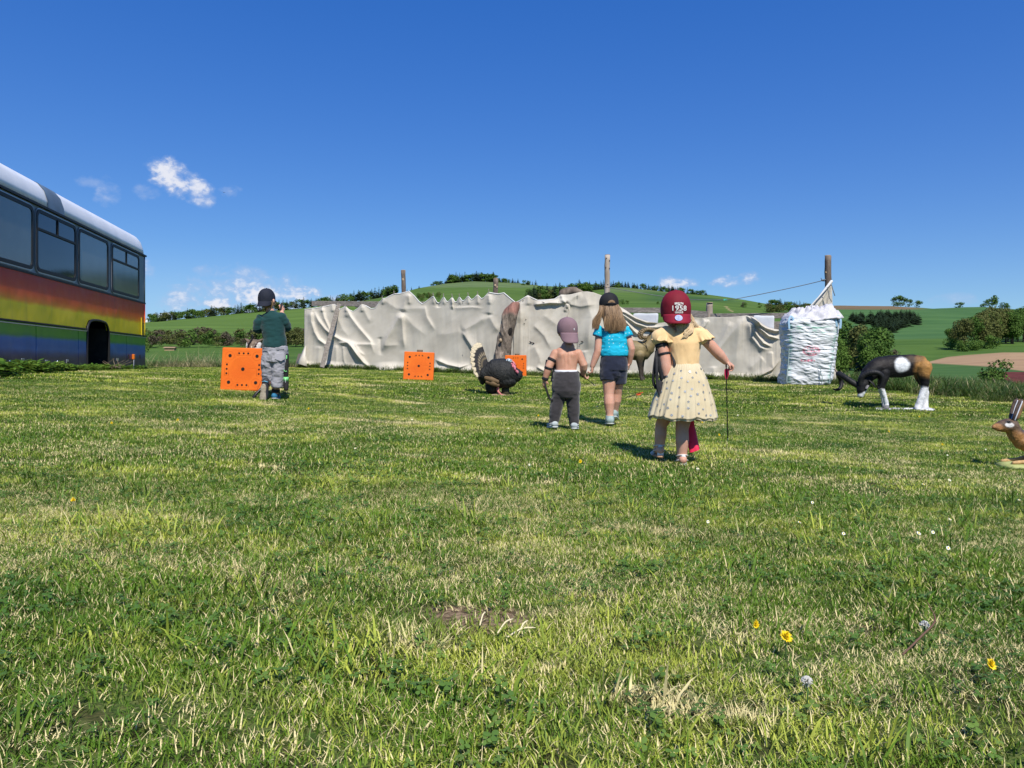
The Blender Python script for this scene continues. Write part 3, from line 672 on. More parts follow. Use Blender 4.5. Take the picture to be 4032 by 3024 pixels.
def woods():
    g1 = ('spruces along the crest of the left hillside', 'leafy trees along the crest of the left hillside')
    l1 = ('dark pointed spruce in the tree belt topping the left green hillside', 'round green leafy tree in the belt topping the left green hillside')
    tree_line([(585, 1268), (700, 1257), (850, 1243), (1013, 1230), (1205, 1210)], 70, (26, 42), ['leafy']*3+['olive']+['spruce']*2, l1, g1, back=.03)
    tree_line([(1205, 1210), (1403, 1186), (1508, 1168), (1560, 1160)], 54, (26, 46), ['leafy']*2+['spruce']*3, l1, g1, back=.03)
    for u, v, h in ((600, 1268, 30), (620, 1267, 26), (632, 1266, 28)): plant_tree(u, v, h, 'spruce', 'dark spruce in the clump of three just past the bus corner', 'three spruces past the bus corner', y=830)
    g2 = ('spruces in the hilltop wood', 'leafy trees in the hilltop wood'); l2 = ('dark spruce in the small wood on the very top of the hill', 'green leafy tree in the small wood on the very top of the hill')
    tree_line([(1765, 1112), (1800, 1107), (1865, 1104), (1925, 1107), (1945, 1110)], 48, (26, 40), ['leafy']*2+['spruce']*2, l2, g2, back=.02)
    tree_line([(1700, 1124), (1765, 1112)], 7, (12, 20), ['spruce']*2+['leafy'], l2, g2)
    tree_line([(1945, 1110), (2044, 1115)], 11, (14, 22), ['spruce', 'leafy'], l2, g2)
    for u in (1603, 1620, 1648, 1652): plant_tree(u, 1136, rsT.uniform(10, 18), 'spruce', 'small lone spruce on the skyline left of the hilltop wood', 'lone spruces on the skyline')
    g3 = ('spruces in the wood behind the pale post', 'leafy trees in the wood behind the pale post'); l3 = ('dark spruce in the wood on the slope behind the tall pale post', 'leafy tree in the wood on the slope behind the tall pale post')
    tree_line([(2070, 1190), (2130, 1185), (2200, 1180), (2270, 1180)], 26, (34, 52), ['spruce']*3+['leafy', 'olive'], l3, g3)
    tree_line([(2080, 1165), (2150, 1155), (2260, 1150), (2330, 1150)], 30, (26, 42), ['spruce']*3+['leafy']*2, l3, g3)
    tree_line([(2060, 1122), (2110, 1122)], 5, (16, 24), ['spruce', 'leafy'], l3, g3)
    tree_line([(2275, 1135), (2330, 1140), (2390, 1136)], 22, (22, 36), ['spruce']*3+['leafy'], l3, g3)
    g4 = ('spruces in the row along the right ridge', 'leafy trees in the row along the right ridge'); l4 = ('dark spruce in the thin row along the ridge behind the red cap', 'leafy tree in the thin row along the ridge behind the red cap')
    tree_line([(2405, 1129), (2500, 1134), (2616, 1147), (2690, 1152)], 40, (15, 28), ['spruce']*3+['leafy']+['leafy'], l4, g4)
    tree_line([(2700, 1154), (2780, 1161)], 10, (16, 26), ['spruce', 'leafy'], l4, g4)
    # bushes on the slope below
    for u, v, h, k in ((2449, 1200, 24, 'leafy'), (2470, 1201, 18, 'leafy'), (2590, 1200, 14, 'leafy'), (2927, 1210, 22, 'twig_bush'), (2934, 1212, 20, 'leafy'), (2990, 1212, 20, 'leafy')):
        plant_tree(u, v, h, k, {2449: 'larger of two green bushes beside the black backward cap', 2470: 'smaller of two green bushes beside the black backward cap', 2590: 'tiny bush on the field just left of the red cap',
                   2927: 'bare twiggy bush on the field right of the red cap', 2934: 'round bush beside the bare twiggy one on the field', 2990: 'round bush on the field left of the small wood'}[u], 'single bushes on the far slope')
    for k in range(12):
        u = rsT.uniform(1625, 1735); plant_tree(u, 1160+rsT.uniform(-6, 6), rsT.uniform(16, 32), ['leafy', 'olive', 'leafy'][k % 3], 'green bushy tree on the slope just above the scalloped cloth', 'bushy trees above the scalloped cloth', y=rsT.uniform(760, 820))
    g5 = ('spruces in the wood left of the corner post', 'leafy trees in the wood left of the corner post'); l5 = ('dark spruce in the small wood left of the dark corner post', 'leafy tree in the small wood left of the dark corner post')
    tree_line([(3035, 1206), (3080, 1212), (3160, 1220), (3190, 1226)], 20, (22, 34), ['spruce', 'spruce', 'olive', 'leafy'], l5, g5, back=.03)
    tree_line([(3020, 1228), (3080, 1226), (3190, 1232)], 13, (26, 40), ['olive', 'olive', 'leafy'], l5, g5)
    # left valley hedge band
    lab = {'bush': 'green bush in the hedge band across the left valley', 'twig_bush': 'bare brown twiggy bush in the hedge band across the left valley', 'olive': 'olive brown tree in the hedge band across the left valley', 'leafy': 'green tree in the hedge band across the left valley'}
    for k in range(92):
        u = 560+rsT.uniform(0, 1)*640; v = np.interp(u, [560, 700, 850, 1000, 1200], [1370, 1366, 1352, 1342, 1346])+rsT.uniform(-20, 5)
        kind = ['bush', 'twig_bush', 'olive', 'twig_bush', 'leafy', 'olive'][k % 6]
        hh = rsT.uniform(32, 68); nmk = {'bush': 'green bush', 'twig_bush': 'brown twiggy bush', 'olive': 'olive brown tree', 'leafy': 'green tree'}[kind]
        plant_tree(u, v, hh, kind, sized(hh, 32, 68)+' '+nmk+' in the valley hedge band '+where(u, HEDGE_L), kind.replace('_', ' ')+'es of the left hedge band' if 'bush' in kind else kind+' trees of the left hedge band', y=rsT.uniform(255, 320), wide=rsT.uniform(.9, 1.5))
    plant_tree(747, 1362, 66, 'bush', 'dark round green bush standing tallest in the left hedge band', None, y=258, wide=1.2)
    plant_tree(575, 1385, 40, 'bush', 'dark bush just beyond the rear corner of the bus', None, y=220, wide=1.2)
    for u in (1130, 1165, 1190): plant_tree(u, 1345, rsT.uniform(66, 84), 'olive', 'bare olive tree in front of the white house behind the cloth end', 'bare trees before the white house', y=262, wide=1.0, parts=True)
    # right hand side: dark spruce plantation
    poly = [(3335, 1262), (3370, 1252), (3450, 1246), (3590, 1246), (3618, 1262), (3616, 1276), (3560, 1296), (3500, 1318), (3470, 1306), (3400, 1282)]
    def inside(u, v):
        c = False; j = len(poly)-1
        for i in range(len(poly)):
            (x1, y1), (x2, y2) = poly[i], poly[j]
            if (y1 > v) != (y2 > v) and u < (x2-x1)*(v-y1)/(y2-y1)+x1: c = not c
            j = i
        return c
    n = 0
    while n < 150:
        u, v = rsT.uniform(3330, 3620), rsT.uniform(1244, 1320)
        if inside(u, v): plant_tree(u, v, rsT.uniform(25, 33), 'spruce', 'dark spruce in the dense oval plantation on the right hillside', 'spruces of the oval plantation', wide=2.7); n += 1
    # leafy valley wood behind the white bag
    lv = {'leafy': 'fresh green tree in the valley wood right of the white bag', 'olive': 'brownish budding tree in the valley wood right of the white bag', 'spruce': 'dark spruce in the valley wood right of the white bag'}
    for k in range(36):
        u = rsT.uniform(3180, 3515); top = np.interp(u, [3180, 3300, 3400, 3480, 3530], [1262, 1250, 1268, 1296, 1390]); v = np.interp(u, [3200, 3400, 3520], [1500, 1465, 1420])
        kind = ['olive', 'leafy', 'leafy', 'leafy', 'spruce'][k % 5]; yy = rsT.uniform(150, 240)
        base = VH-(float(terr([u], [yy])[0])-ZC)*F/yy; hp = (base-top)*rsT.uniform(0.55, 1.06)
        if hp > 20: plant_tree(u, base, hp, kind, sized(hp, 60, 190)+' '+{'leafy': 'fresh green tree', 'olive': 'brownish budding tree', 'spruce': 'dark spruce'}[kind]+' in the valley wood '+where(u, ((3300, 'hidden behind the white bag'), (3350, 'just right of the white bag'), (3400, 'above the ram figures horns'), (3460, 'above the ram figures neck'), (9999, 'above the ram figures shoulder'))), kind+' trees of the valley wood', y=yy, wide=rsT.uniform(.75, 1.0), parts=kind != 'spruce')
    for u, t in ((3495, 1355), (3520, 1352), (3540, 1380)): plant_tree(u, 1400, 1405-t, 'twig_bush', 'brown rounded bush at the right end of the valley wood', 'brown bushes ending the valley wood', y=260, wide=.9)
    # big group on the right
    lg = {'olive': 'tall olive brown budding tree in the big clump on the right', 'leafy': 'tall fresh green tree in the big clump on the right'}
    for k in range(24):
        u = rsT.uniform(3735, 4120); base = np.interp(u, [3735, 3790, 3850, 3950, 4100], [1372, 1386, 1376, 1362, 1350])-rsT.uniform(0, 14); top = np.interp(u, [3735, 3790, 3850, 3930, 3980, 4100], [1276, 1240, 1206, 1196, 1208, 1190])
        kind = 'olive' if u < 3960 and k % 4 else 'leafy'
        fr = rsT.uniform(0.82, 1.02); plant_tree(u, base, (base-top)*fr, kind, sized(fr, .82, 1.02)+' '+('olive brown budding tree' if kind == 'olive' else 'fresh green tree')+' in the big clump '+where(u, ((3790, 'at its left end'), (3850, 'above the ploughed field'), (3920, 'above the bright bush'), (3980, 'right of the bright bush'), (9999, 'at the picture edge above the red roof'))), kind+' trees of the big right clump', wide=rsT.uniform(.75, .95), parts=True)
    for k in range(9):
        u = rsT.uniform(3740, 3960); plant_tree(u, np.interp(u, [3740, 3790, 3960], [1374, 1388, 1364]), rsT.uniform(34, 56), 'bush', 'low green bush at the foot of the big right clump', 'bushes under the big right clump', wide=1.1)
    lc = 'round leafy tree standing on the bare skyline of the right hill'
    for u, v, h in ((3527, 1206, 30), (3545, 1206, 34), (3565, 1207, 28), (3585, 1208, 24), (3618, 1210, 21), (3770, 1210, 14), (3785, 1209, 16)):
        plant_tree(u, v+2, h*1.35, 'leafy', lc, 'round trees on the right skyline', y=1090, wide=1.35)
    for u, v, h in ((3880, 1208, 22), (3895, 1208, 26), (3914, 1208, 38), (3950, 1211, 20), (3962, 1212, 18)): plant_tree(u, v+2, h*1.35, 'leafy', lc, 'round trees on the right skyline', y=1085, wide=1.2)

def far_buildings():
    wht = mat('white_render', (0.78, 0.78, 0.76), 0.8, (0.66, 0.66, 0.64), 2.0); rf = mat('dull_red_roof', (0.135, 0.040, 0.034), 0.95, (0.09, 0.030, 0.027), 3.0, spec=.05, bump=.3, bscale=8)
    drk = mat('dark_window_glass', (0.02, 0.025, 0.03), 0.15); grey = mat('grey_roof_slate', (0.30, 0.30, 0.30), 0.8); wood = mat('raw_timber', (0.42, 0.28, 0.17), 0.8, (0.3, 0.2, 0.12), 5)
    def house(name, u, v, y, w, d, h, label, wall_m, roof_m, rise, rz=0.2, nwin=3, cat='house'):
        p = P(u, v, y); z = float(terr([u], [y])[0]) if y > 60 else p[2]
        o = empty(name, (p[0], y, z), rz, label, cat)
        MB().box((0, 0, h/2-.3), (w, d, h+.6)).build('wall', wall_m, o, smooth=False)
        V = [[-w/2-.3, -d/2-.4, h], [w/2+.3, -d/2-.4, h], [w/2+.3, d/2+.4, h], [-w/2-.3, d/2+.4, h], [-w/2-.3, 0, h+rise], [w/2+.3, 0, h+rise]]
        Vb = [[a, b, c-.15] for a, b, c in V]
        fc = [[0, 1, 5, 4], [2, 3, 4, 5], [1, 2, 5], [3, 0, 4], [6, 10, 11, 7], [8, 11, 10, 9], [7, 11, 8], [9, 10, 6], [0, 6, 7, 1], [2, 8, 9, 3], [1, 7, 8, 2], [3, 9, 6, 0]]
        add('roof', mesh_np('roof', V+Vb, fc, False), o, roof_m)
        for k in range(nwin):
            for lv in range(1 if h < 4 else 2):
                f = MB().box((-w/2+w*(k+.5)/nwin, -d/2-.02, 1.5+lv*2.7), (1.2, .10, 1.3)).build('window', wall_m, o, smooth=False)
                MB().box((-w/2+w*(k+.5)/nwin, -d/2-.075, 1.5+lv*2.7), (1.0, .02, 1.1)).build('pane', drk, f, smooth=False)
        return o
    house('white_house', 1168, 1322, 300, 4.0, 4, 2.7, 'white house with dark windows behind bare trees left of the cloth', wht, grey, 1.8, 0.15)
    house('timber_shed', 671, 1362, 235, 3.0, 2.0, 0.7, 'low brown timber pile under the hedge band beyond the weeds', wood, wood, .25, 0.1, 0, 'shed')
    house('farm_shed', 575, 1262, 800, 5, 5, 3.2, 'tiny white farm building on the left skyline by the bus corner', wht, grey, 1.2, 0.1, 1, 'shed')
    # red roof below the field on the right: a small lean-to standing downslope
    o = empty('red_roof_hut', (14.6, 21.0, gz(14.6, 21.0)-1.2), 0.06, 'low hut with dull red roof showing behind the right bush', 'hut')
    MB().box((1.4, 0, 0.3), (2.2, 2.0, 1.3)).build('wall', mat('dark_boards', (0.05, 0.035, 0.03), .9, (0.03, 0.02, 0.02), 3), o, smooth=False)
    zb = P(3990, 1503, 21)[2]-(gz(14.6, 21.0)-1.2)
    V = [[-1.25, -1.2, zb], [3.2, -1.2, zb], [3.2, 1.2, zb+.26], [-.5, 1.2, zb+.26]]
    add('roof', mesh_np('roof', V+[[a, b, c-.08] for a, b, c in V], [[0, 1, 2, 3], [7, 6, 5, 4], [0, 4, 5, 1], [1, 5, 6, 2], [2, 6, 7, 3], [3, 7, 4, 0]], False), o, rf)
    # bright bush in front of it
    p = P(3930, 1540, 19.0); o = empty('young_bush', (p[0], 19.0, gz(p[0], 19.0)-.15), 0, 'loose bright green bush in front of the red roof', 'bush')
    hb = (P(3930, 1408, 19)[2])-(gz(p[0], 19.0)-.15)
    cr = add('crown', variant(leafy_mesh(np.random.default_rng(8), 2400, 16, 0.030, 0.0, 0.44, 'bush_crown'), BROAD), o); cr.scale = (hb*1.0, hb*1.0, hb)
    tk = add('trunk', TRK[1], o); tk.scale = (hb, hb, hb)
woods(); far_buildings()
# ------------------------------------------------------------------ rough growth along the field edge
def rough():
    rs = np.random.default_rng(17)
    tall = [blades(rs, 60, 0.13, 0.30, 0.010, 0.06, 0.9, 0.1, 3, TALL, 'tall') for _ in range(4)]+[blades(rs, 34, 0.14, 0.24, 0.007, 0.9, 0.5, 0.6, 3, TALL, 'dry') for _ in range(2)]
    straw = [blades(rs, 7, 0.2, 0.55, 0.006, 0.8, 0.9, 0.3, 3, TALL, 'straw') for _ in range(3)]
    weed = []
    for q in range(4):
        V, Fc, C = [], [], []
        for _ in range(34):
            a = rs.uniform(0, 2*PI); r = 0.13*math.sqrt(rs.uniform()); z = rs.uniform(0.03, 0.20); s = rs.uniform(0.028, 0.055); t = rs.uniform(0, 2*PI); dp = rs.uniform(-.5, .3)
            c = np.array([r*math.cos(a), r*math.sin(a), z]); d = np.array([math.cos(t), math.sin(t), dp]); e = np.array([-math.sin(t), math.cos(t), rs.uniform(-.3, .3)]); b = len(V); r0 = rs.uniform()
            V += [c-d*s, c+e*s*.55-d*s*.2, c+e*s*.4+d*s*.5, c+d*s*1.1, c-e*s*.4+d*s*.5, c-e*s*.55-d*s*.2]; C += [[r0, 1, 0]]*6
            Fc += [[b, b+1, b+2, b+3], [b, b+3, b+4, b+5]]
        me = mesh_np('weed', V, Fc, True, np.array(C)); me.materials.append(WEED); weed.append(me)
    def place(pts, lo, hi):
        pts = np.array(pts); x, y = pts[:, 0], pts[:, 1]; n = len(x)
        return np.stack([x, y, ground_z(x, y)], 1), rs.uniform(0, 6.28, n), rs.uniform(lo, hi, n)
    # right hand edge: a belt of uncut grass
    pts = []
    while len(pts) < 2600:
        u = rs.uniform(3060, 4500); e = edge_y(u); y = e+rs.uniform(-2.6, 5.0)-1.0*rs.uniform()
        if y < np.interp(u, [3060, 3300, 3500, 3700, 4500], [17, 14.2, 12.6, 11.6, 10.6]): continue
        pts.append(((u-UC)/F*y, y))
    p, r, s = place(pts, .6, 1.25); scatter('uncut_grass', tall, p, r, s, rs.choice(6, len(p), p=[.23, .23, .23, .23, .04, .04]), 'uncut tall grass belt along the right field edge')
    # left hand edge beyond the mown part
    pts = []
    for _ in range(1500):
        u = rs.uniform(380, 1260); y = rs.uniform(20.5, 27); x = (u-UC)/F*y
        pts.append((x, y))
    p, r, s = place(pts, .45, 0.95); scatter('rough_grass', tall, p, r, s, rs.choice(6, len(p), p=[.2, .2, .2, .2, .1, .1]), 'rough grass and dry stalks past the bus corner')
    pts = [((rs.normal(780, 110)-UC)/F*y, y) for y in rs.uniform(20, 24, 150)]+[((rs.uniform(580, 960)-UC)/F*y, y) for y in rs.uniform(20, 24, 50)]
    p, r, s = place(pts, .7, 1.5); scatter('dry_stalks', straw+tall[4:], p, r, s, rs.choice(5, len(p)), 'pale dry stalks and brushwood behind the left target')
    # weeds along the bus and grass along the cloth foot
    pts = []
    for _ in range(330):
        y = rs.uniform(6.0, 16.6)**1.0; xb = -8.29+.198*(16.7-y); pts.append((xb+abs(rs.normal(0, .15))*np.interp(y, [6, 10, 13, 16], [1.6, 1.5, .8, .4])-.02, y))
    p, r, s = place(pts, .6, 1.15); s = s*np.interp(p[:, 1], [9, 11, 12.5, 16.6], [1.1, .9, .6, .5]); scatter('broad_weeds', weed, p, r, s, rs.choice(4, len(p)), 'broad leaved weeds growing along the bus skirt')
    pts = []
    for _ in range(900):
        u = rs.uniform(1170, 3320); y = wall_y(u)-abs(rs.normal(0, .16))-.05; pts.append(((u-UC)/F*y, y))
    p, r, s = place(pts, .25, .75); scatter('edge_grass', tall[:4]+weed[:1], p, r, s, rs.choice(5, len(p), p=[.23, .23, .23, .23, .08]), 'longer grass along the foot of the cloth wall')
    # bent grasses and twigs by the arch
def wall_y(u): return np.interp(u, [1100, 1190, 1640, 2050, 2300, 2450, 2740, 3090, 3200, 3330], [20.8, 20.5, 18.7, 17.0, 16.5, 16.15, 15.5, 14.7, 14.5, 14.3])
rough()
# ------------------------------------------------------------------ the rainbow bus
def build_bus():
    O = np.array([-8.29, 16.7, ZC]); es = np.array([.1943, -.9809, 0]); en = np.array([.9809, .1943, 0])
    bus = empty('bus', (O[0], O[1], gz(O[0], O[1])), math.atan2(es[1], es[0]), 'old bus painted in rainbow bands with white roof and empty wheel arch', 'bus')
    zo = ZC-bus.location.z                                   # local axes: x along the bus towards the photographer, y outwards, z up (from eye level + zo)
    L, W = 11.2, 2.5; Z = lambda z: z+zo
    def s_of(u):
        a = (u-UC)/F; k = .1943/.9809; Y = (O[0]+k*O[1])/(a+k); return (O[1]-Y)/.9809
    def paint_mat(name, grime=0.16):
        m = bpy.data.materials.new(name); m.use_nodes = True; w = NT(m.node_tree); w.n.clear()
        out = w.new('ShaderNodeOutputMaterial'); b = w.new('ShaderNodeBsdfPrincipled'); tc = w.new('ShaderNodeTexCoord')
        sp = w.new('ShaderNodeSeparateXYZ'); w.l.new(tc.outputs['Object'], sp.inputs[0])
        n = w.noise(w.scale(tc.outputs['Object'], (1.0, 1.0, 2.2)), 2.0, 5, 0.6)
        zz = w.math('ADD', sp.outputs[2], w.math('MULTIPLY', w.math('SUBTRACT', n, 0.5), 0.09))
        cr = w.new('ShaderNodeValToRGB'); w.l.new(w.math('DIVIDE', w.math('SUBTRACT', zz, Z(-0.25)), 1.65), cr.inputs[0])
        stops = [(-0.25, (.035, .032, .050)), (.06, (.045, .036, .075)), (.12, (.040, .050, .15)), (.20, (.035, .11, .33)), (.34, (.035, .15, .42)), (.39, (.07, .26, .055)), (.44, (.10, .33, .018)), (.575, (.10, .30, .016)),
                 (.60, (.90, .67, .008)), (.84, (.92, .66, .008)), (.90, (.88, .27, .008)), (.97, (.88, .15, .008)), (1.08, (.80, .070, .010)), (1.22, (.60, .032, .010)), (1.33, (.48, .024, .010))]
        el = cr.color_ramp.elements
        while len(el) < len(stops): el.new(0.5)
        for e, (z, c) in zip(el, stops): e.position = (z+0.25)/1.65; e.color = rgba(c)
        n2 = w.noise(w.scale(tc.outputs['Object'], (1.2, 1.0, 0.35)), 2.6, 6, 0.65)
        st = w.noise(w.scale(tc.outputs['Object'], (9.0, 1.0, 0.7)), 1.0, 4, 0.6)
        c = w.mix(w.math('MULTIPLY', w.ramp(n2, 0.52, 0.75), grime), cr.outputs[0], (0.20, 0.17, 0.16, 1))
        c = w.mix(w.math('MULTIPLY', w.ramp(st, 0.58, 0.70), grime*.6), c, (0.05, 0.06, 0.05, 1))
        w.l.new(c, b.inputs['Base Color']); b.inputs['Roughness'].default_value = 0.30; b.inputs['Specular IOR Level'].default_value = 0.16
        w.put(b.inputs['Roughness'], w.math('ADD', 0.18, w.math('MULTIPLY', n2, 0.35)))
        bp = w.new('ShaderNodeBump'); bp.inputs['Strength'].default_value = 0.35; bp.inputs['Distance'].default_value = 0.06
        w.l.new(w.noise(tc.outputs['Object'], 1.5, 2), bp.inputs['Height']); w.l.new(bp.outputs[0], b.inputs['Normal'])
        w.l.new(b.outputs[0], out.inputs[0]); return m
    PAINT = paint_mat('rainbow_paint'); GREY = mat('grey_blue_paint', (.17, .205, .23), .4, (.13, .16, .185), 1.5, spec=.5)
    WHT = mat('white_roof_paint', (.84, .85, .86), .42, (.74, .76, .78), 2.2, (.3, .75), spec=.5)
    RUB = mat('black_rubber', (.012, .012, .013), .55); BLK = mat('dark_underbody', (.012, .011, .011), .9, (.03, .025, .02), 6)
    ALU = mat('dull_aluminium', (.42, .43, .45), .38, metallic=.8); PATCH = mat('roof_patch_grey', (.14, .20, .26), .5, (.11, .15, .19), 3)
    def glass(name, col, rough=.06):
        m = mat(name, col, rough, tuple(c*.8 for c in col), 0.7, spec=.6); return m
    G1 = glass('window_glass_screened', (.16, .18, .165), .12); G2 = glass('window_glass_dark', (.020, .026, .034), .05)
    # core and shell
    MB().box((L/2, -W/2, Z(1.12)), (L-.1, W-1.3, 2.3)).build('body', BLK, bus, smooth=False)
    for sgn, y in ((1, 0.0), (-1, -W)):
        MB().box((L/2, y-.025*sgn, Z(1.84)), (L-.02, .05, 1.08)).build('window_belt', GREY, bus, smooth=False)
    a0, a1 = s_of(426), s_of(339)                                  # wheel arch span along the bus
    def band(y):                                                   # red to yellow panel with the arch cut out of its lower edge
        n = 14; am = (a0+a1)/2; ar = (a1-a0)/2
        lower = [(0.0, .60)]+[(a0-.0, .60)]+[(am-ar*math.cos(PI*k/n), .60+.16*min(1, 1.6*math.sin(PI*k/n))) for k in range(1, n)]+[(a1, .60), (L, .60)]
        m_ = len(lower); V = []
        for yy in (y, y-.04):
            V += [[s, yy, Z(z)] for s, z in lower]+[[s, yy, Z(1.30)] for s, z in lower]
        fc = []
        for k in range(m_-1):
            fc += [[k, k+1, m_+k+1, m_+k], [2*m_+k, 3*m_+k, 3*m_+k+1, 2*m_+k+1], [k, 2*m_+k, 2*m_+k+1, k+1], [m_+k, m_+k+1, 3*m_+k+1, 3*m_+k]]
        fc += [[0, m_, 3*m_, 2*m_], [m_-1, 3*m_-1, 4*m_-1, 2*m_-1]]
        return mesh_np('side_band', V, fc, False)
    add('side_band', band(0.004), bus, PAINT); MB().box((L/2, -W+.0, Z(.57)), (L, .05, 1.45)).build('side_band', PAINT, bus, smooth=False)
    # skirt panels between vertical joints
    cuts = [0.03, s_of(495), a0-.02]
    cutsn = [a1+.02, s_of(305), s_of(138), s_of(138)+1.75, s_of(138)+3.5, L]
    def skirt(x0, x1):
        p = MB().box(((x0+x1)/2, .0, Z(.205)), (x1-x0-.018, .03, .73)).build('skirt_panel', PAINT, bus, smooth=False, bevel=.006)
        return p
    for x0, x1 in zip(cuts[:-1], cuts[1:]): skirt(x0, x1)
    sk = [skirt(x0, x1) for x0, x1 in zip(cutsn[:-1], cutsn[1:])]
    # hinge strips and the crease rail
    for x0, x1 in ((0, a0-.04), (a1+.04, L)):
        MB().box(((x0+x1)/2, .022, Z(.585)), (x1-x0, .03, .022)).build('crease_rail', RUB, bus, smooth=False)
        MB().box(((x0+x1)/2, .018, Z(.548)), (x1-x0, .02, .012)).build('hinge_strip', ALU, bus, smooth=False)
    MB().box((L/2, .014, Z(1.318)), (L, .012, .03)).build('belt_rail', RUB, bus, smooth=False)
    MB().box((L/2, .02, Z(2.385)), (L, .04, .035)).build('gutter', RUB, bus, smooth=False)
    # roof: arched section swept along
    prof = [(0.01, 2.40), (.0, 2.52), (-.05, 2.68), (-.14, 2.79), (-.30, 2.86), (-.7, 2.91), (-1.25, 2.93), (-1.8, 2.91), (-2.2, 2.86), (-2.36, 2.79), (-2.45, 2.68), (-2.5, 2.52), (-2.51, 2.40)]
    sec = [(-.0, .90), (.05, .955), (.14, .99), (.30, 1.0)]+[(x, 1.0) for x in np.linspace(.6, L, 12)]
    V = []
    for x, k in sec:
        for (py, pz) in prof: V.append([x, -1.25+(py+1.25)*(1-(1-k)*.35), Z(2.40+(pz-2.40)*k)])
    n = len(prof); fc = [[i*n+j, i*n+j+1, (i+1)*n+j+1, (i+1)*n+j] for i in range(len(sec)-1) for j in range(n-1)]
    fc += [list(range(n))[::-1], [(len(sec)-1)*n+j for j in range(n)]]+[[i*n, (i+1)*n, (i+1)*n+n-1, i*n+n-1] for i in range(len(sec)-1)]
    add('roof', mesh_np('roof', V, fc, True), bus, WHT)
    # grey patch on the roof edge
    x0, x1 = s_of(250), s_of(185); V = []
    pp = [(p[0]+.006*(1 if p[0] > -.2 else 0), p[1]+.006) for p in prof[:6]]; pp[0] = (.018, 2.405); pp[1] = (.008, 2.522)
    for x in (x0, x1): V += [[x, a, Z(b)] for a, b in pp]
    add('roof_patch', mesh_np('roof_patch', V, [[j, j+1, 7+j, 6+j] for j in range(5)], True), bus, PATCH)
    # ends
    for x in (0.015, L-.015): MB().box((x, -W/2, Z(1.1)), (.03, W-.02, 2.58)).build('end_wall', PAINT if x > 1 else GREY, bus, smooth=False)
    MB().tube([(0.03, -.03, Z(-.15)), (.03, -.03, Z(1.3))], .045, 10, False).build('corner_post', PAINT, bus)
    MB().tube([(0.03, -.03, Z(1.3)), (.03, -.03, Z(2.4))], .045, 10, False).build('corner_post', GREY, bus)
    # vents at the corner
    for k in range(12): MB().box((.20, .028, Z(.62+.022*k)), (.12, .012, .010)).build('vent_slot', RUB, bus, smooth=False)
    MB().box((.37, .030, Z(.78)), (.022, .016, .40)).build('corner_trim', mat('yellow_trim', (.66, .50, .02), .3), bus, smooth=False)
    # windows
    def rrect(x0, x1, z0, z1, r, y, t, hole=None, n=5):
        """rounded frame ring (outer minus inner) of thickness t"""
        def loop(x0, x1, z0, z1, r):
            return [(cx+r*math.cos(a), cz+r*math.sin(a)) for cx, cz, st in ((x1-r, z1-r, 0), (x0+r, z1-r, 90), (x0+r, z0+r, 180), (x1-r, z0+r, 270)) for a in np.radians(np.linspace(st, st+90, n))]
        o_, i_ = loop(x0, x1, z0, z1, r), loop(x0+hole, x1-hole, z0+hole, z1-hole, max(r-hole*.6, .02)) if hole else None
        m_ = len(o_)
        if not hole:
            V = [[x, y, z] for x, z in o_]+[[x, y-t, z] for x, z in o_]
            return V, [list(range(m_))[::-1], list(range(m_, 2*m_))]+[[k, (k+1) % m_, m_+(k+1) % m_, m_+k] for k in range(m_)]
        V = [[x, y, z] for x, z in o_]+[[x, y, z] for x, z in i_]+[[x, y-t, z] for x, z in o_]+[[x, y-t, z] for x, z in i_]
        fc = []
        for k in range(m_):
            j = (k+1) % m_; fc += [[k, m_+k, m_+j, j], [m_+k, 3*m_+k, 3*m_+j, m_+j], [2*m_+k, k, j, 2*m_+j]]
        return V, fc
    w4 = (s_of(545), s_of(437)); w3 = (s_of(423), s_of(305)); w2 = (s_of(296), s_of(138)); w1 = (s_of(127), s_of(127)+1.55)
    spans = [w4, w3, w2, w1]
    while spans[-1][1]+1.7 < L: spans.append((spans[-1][1]+.11, spans[-1][1]+1.62))
    for k, (x0, x1) in enumerate(spans):
        slider = k % 2 == 0
        fr = add('window', mesh_np('window_frame', *rrect(x0, x1, Z(1.37), Z(2.325), .11, .024, .02, .055), smooth=False), bus, RUB)
        add('pane', mesh_np('pane', *rrect(x0+.03, x1-.03, Z(1.40), Z(2.30), .09, .014, .008), smooth=False), fr, G2 if k in (2,) else G1)
        add('frame', mesh_np('frame_trim', *rrect(x0-.018, x1+.018, Z(1.352), Z(2.343), .125, .016, .014, .02), smooth=False), fr, ALU)
        if slider:
            MB().box(((x0+x1)/2, .024, Z(2.02)), (x1-x0-.1, .022, .035)).build('slider_bar', RUB, fr, smooth=False)
            MB().box(((x0+x1)/2, .023, Z(2.16)), (.03, .016, .26)).build('slider_bar', RUB, fr, smooth=False)
        MB().box(((x0+x1)/2, -W-.01, Z(1.85)), (x1-x0, .03, .92)).build('pane', G2, bus, smooth=False)
    # wheel arch: recess with lip and torn liner
    am, ar = (a0+a1)/2, (a1-a0)/2
    MB().box((am, -.62, Z(.30)), (2*ar+.3, .04, 1.2)).build('arch_back', BLK, bus, smooth=False)
    lip = [(am-ar*math.cos(PI*k/16)*(1.0), .012, Z(-.2+ .955*min(1, 1.5*math.sin(PI*k/16)) if 0 < k < 16 else -.2)) for k in range(17)]
    lip = [(am-ar, .014, Z(-.18)), (am-ar, .014, Z(.35)), (am-ar*.95, .014, Z(.60)), (am-ar*.72, .014, Z(.73)), (am-ar*.3, .014, Z(.765)), (am+ar*.3, .014, Z(.765)), (am+ar*.72, .014, Z(.73)), (am+ar*.95, .014, Z(.60)), (am+ar, .014, Z(.35)), (am+ar, .014, Z(-.18))]
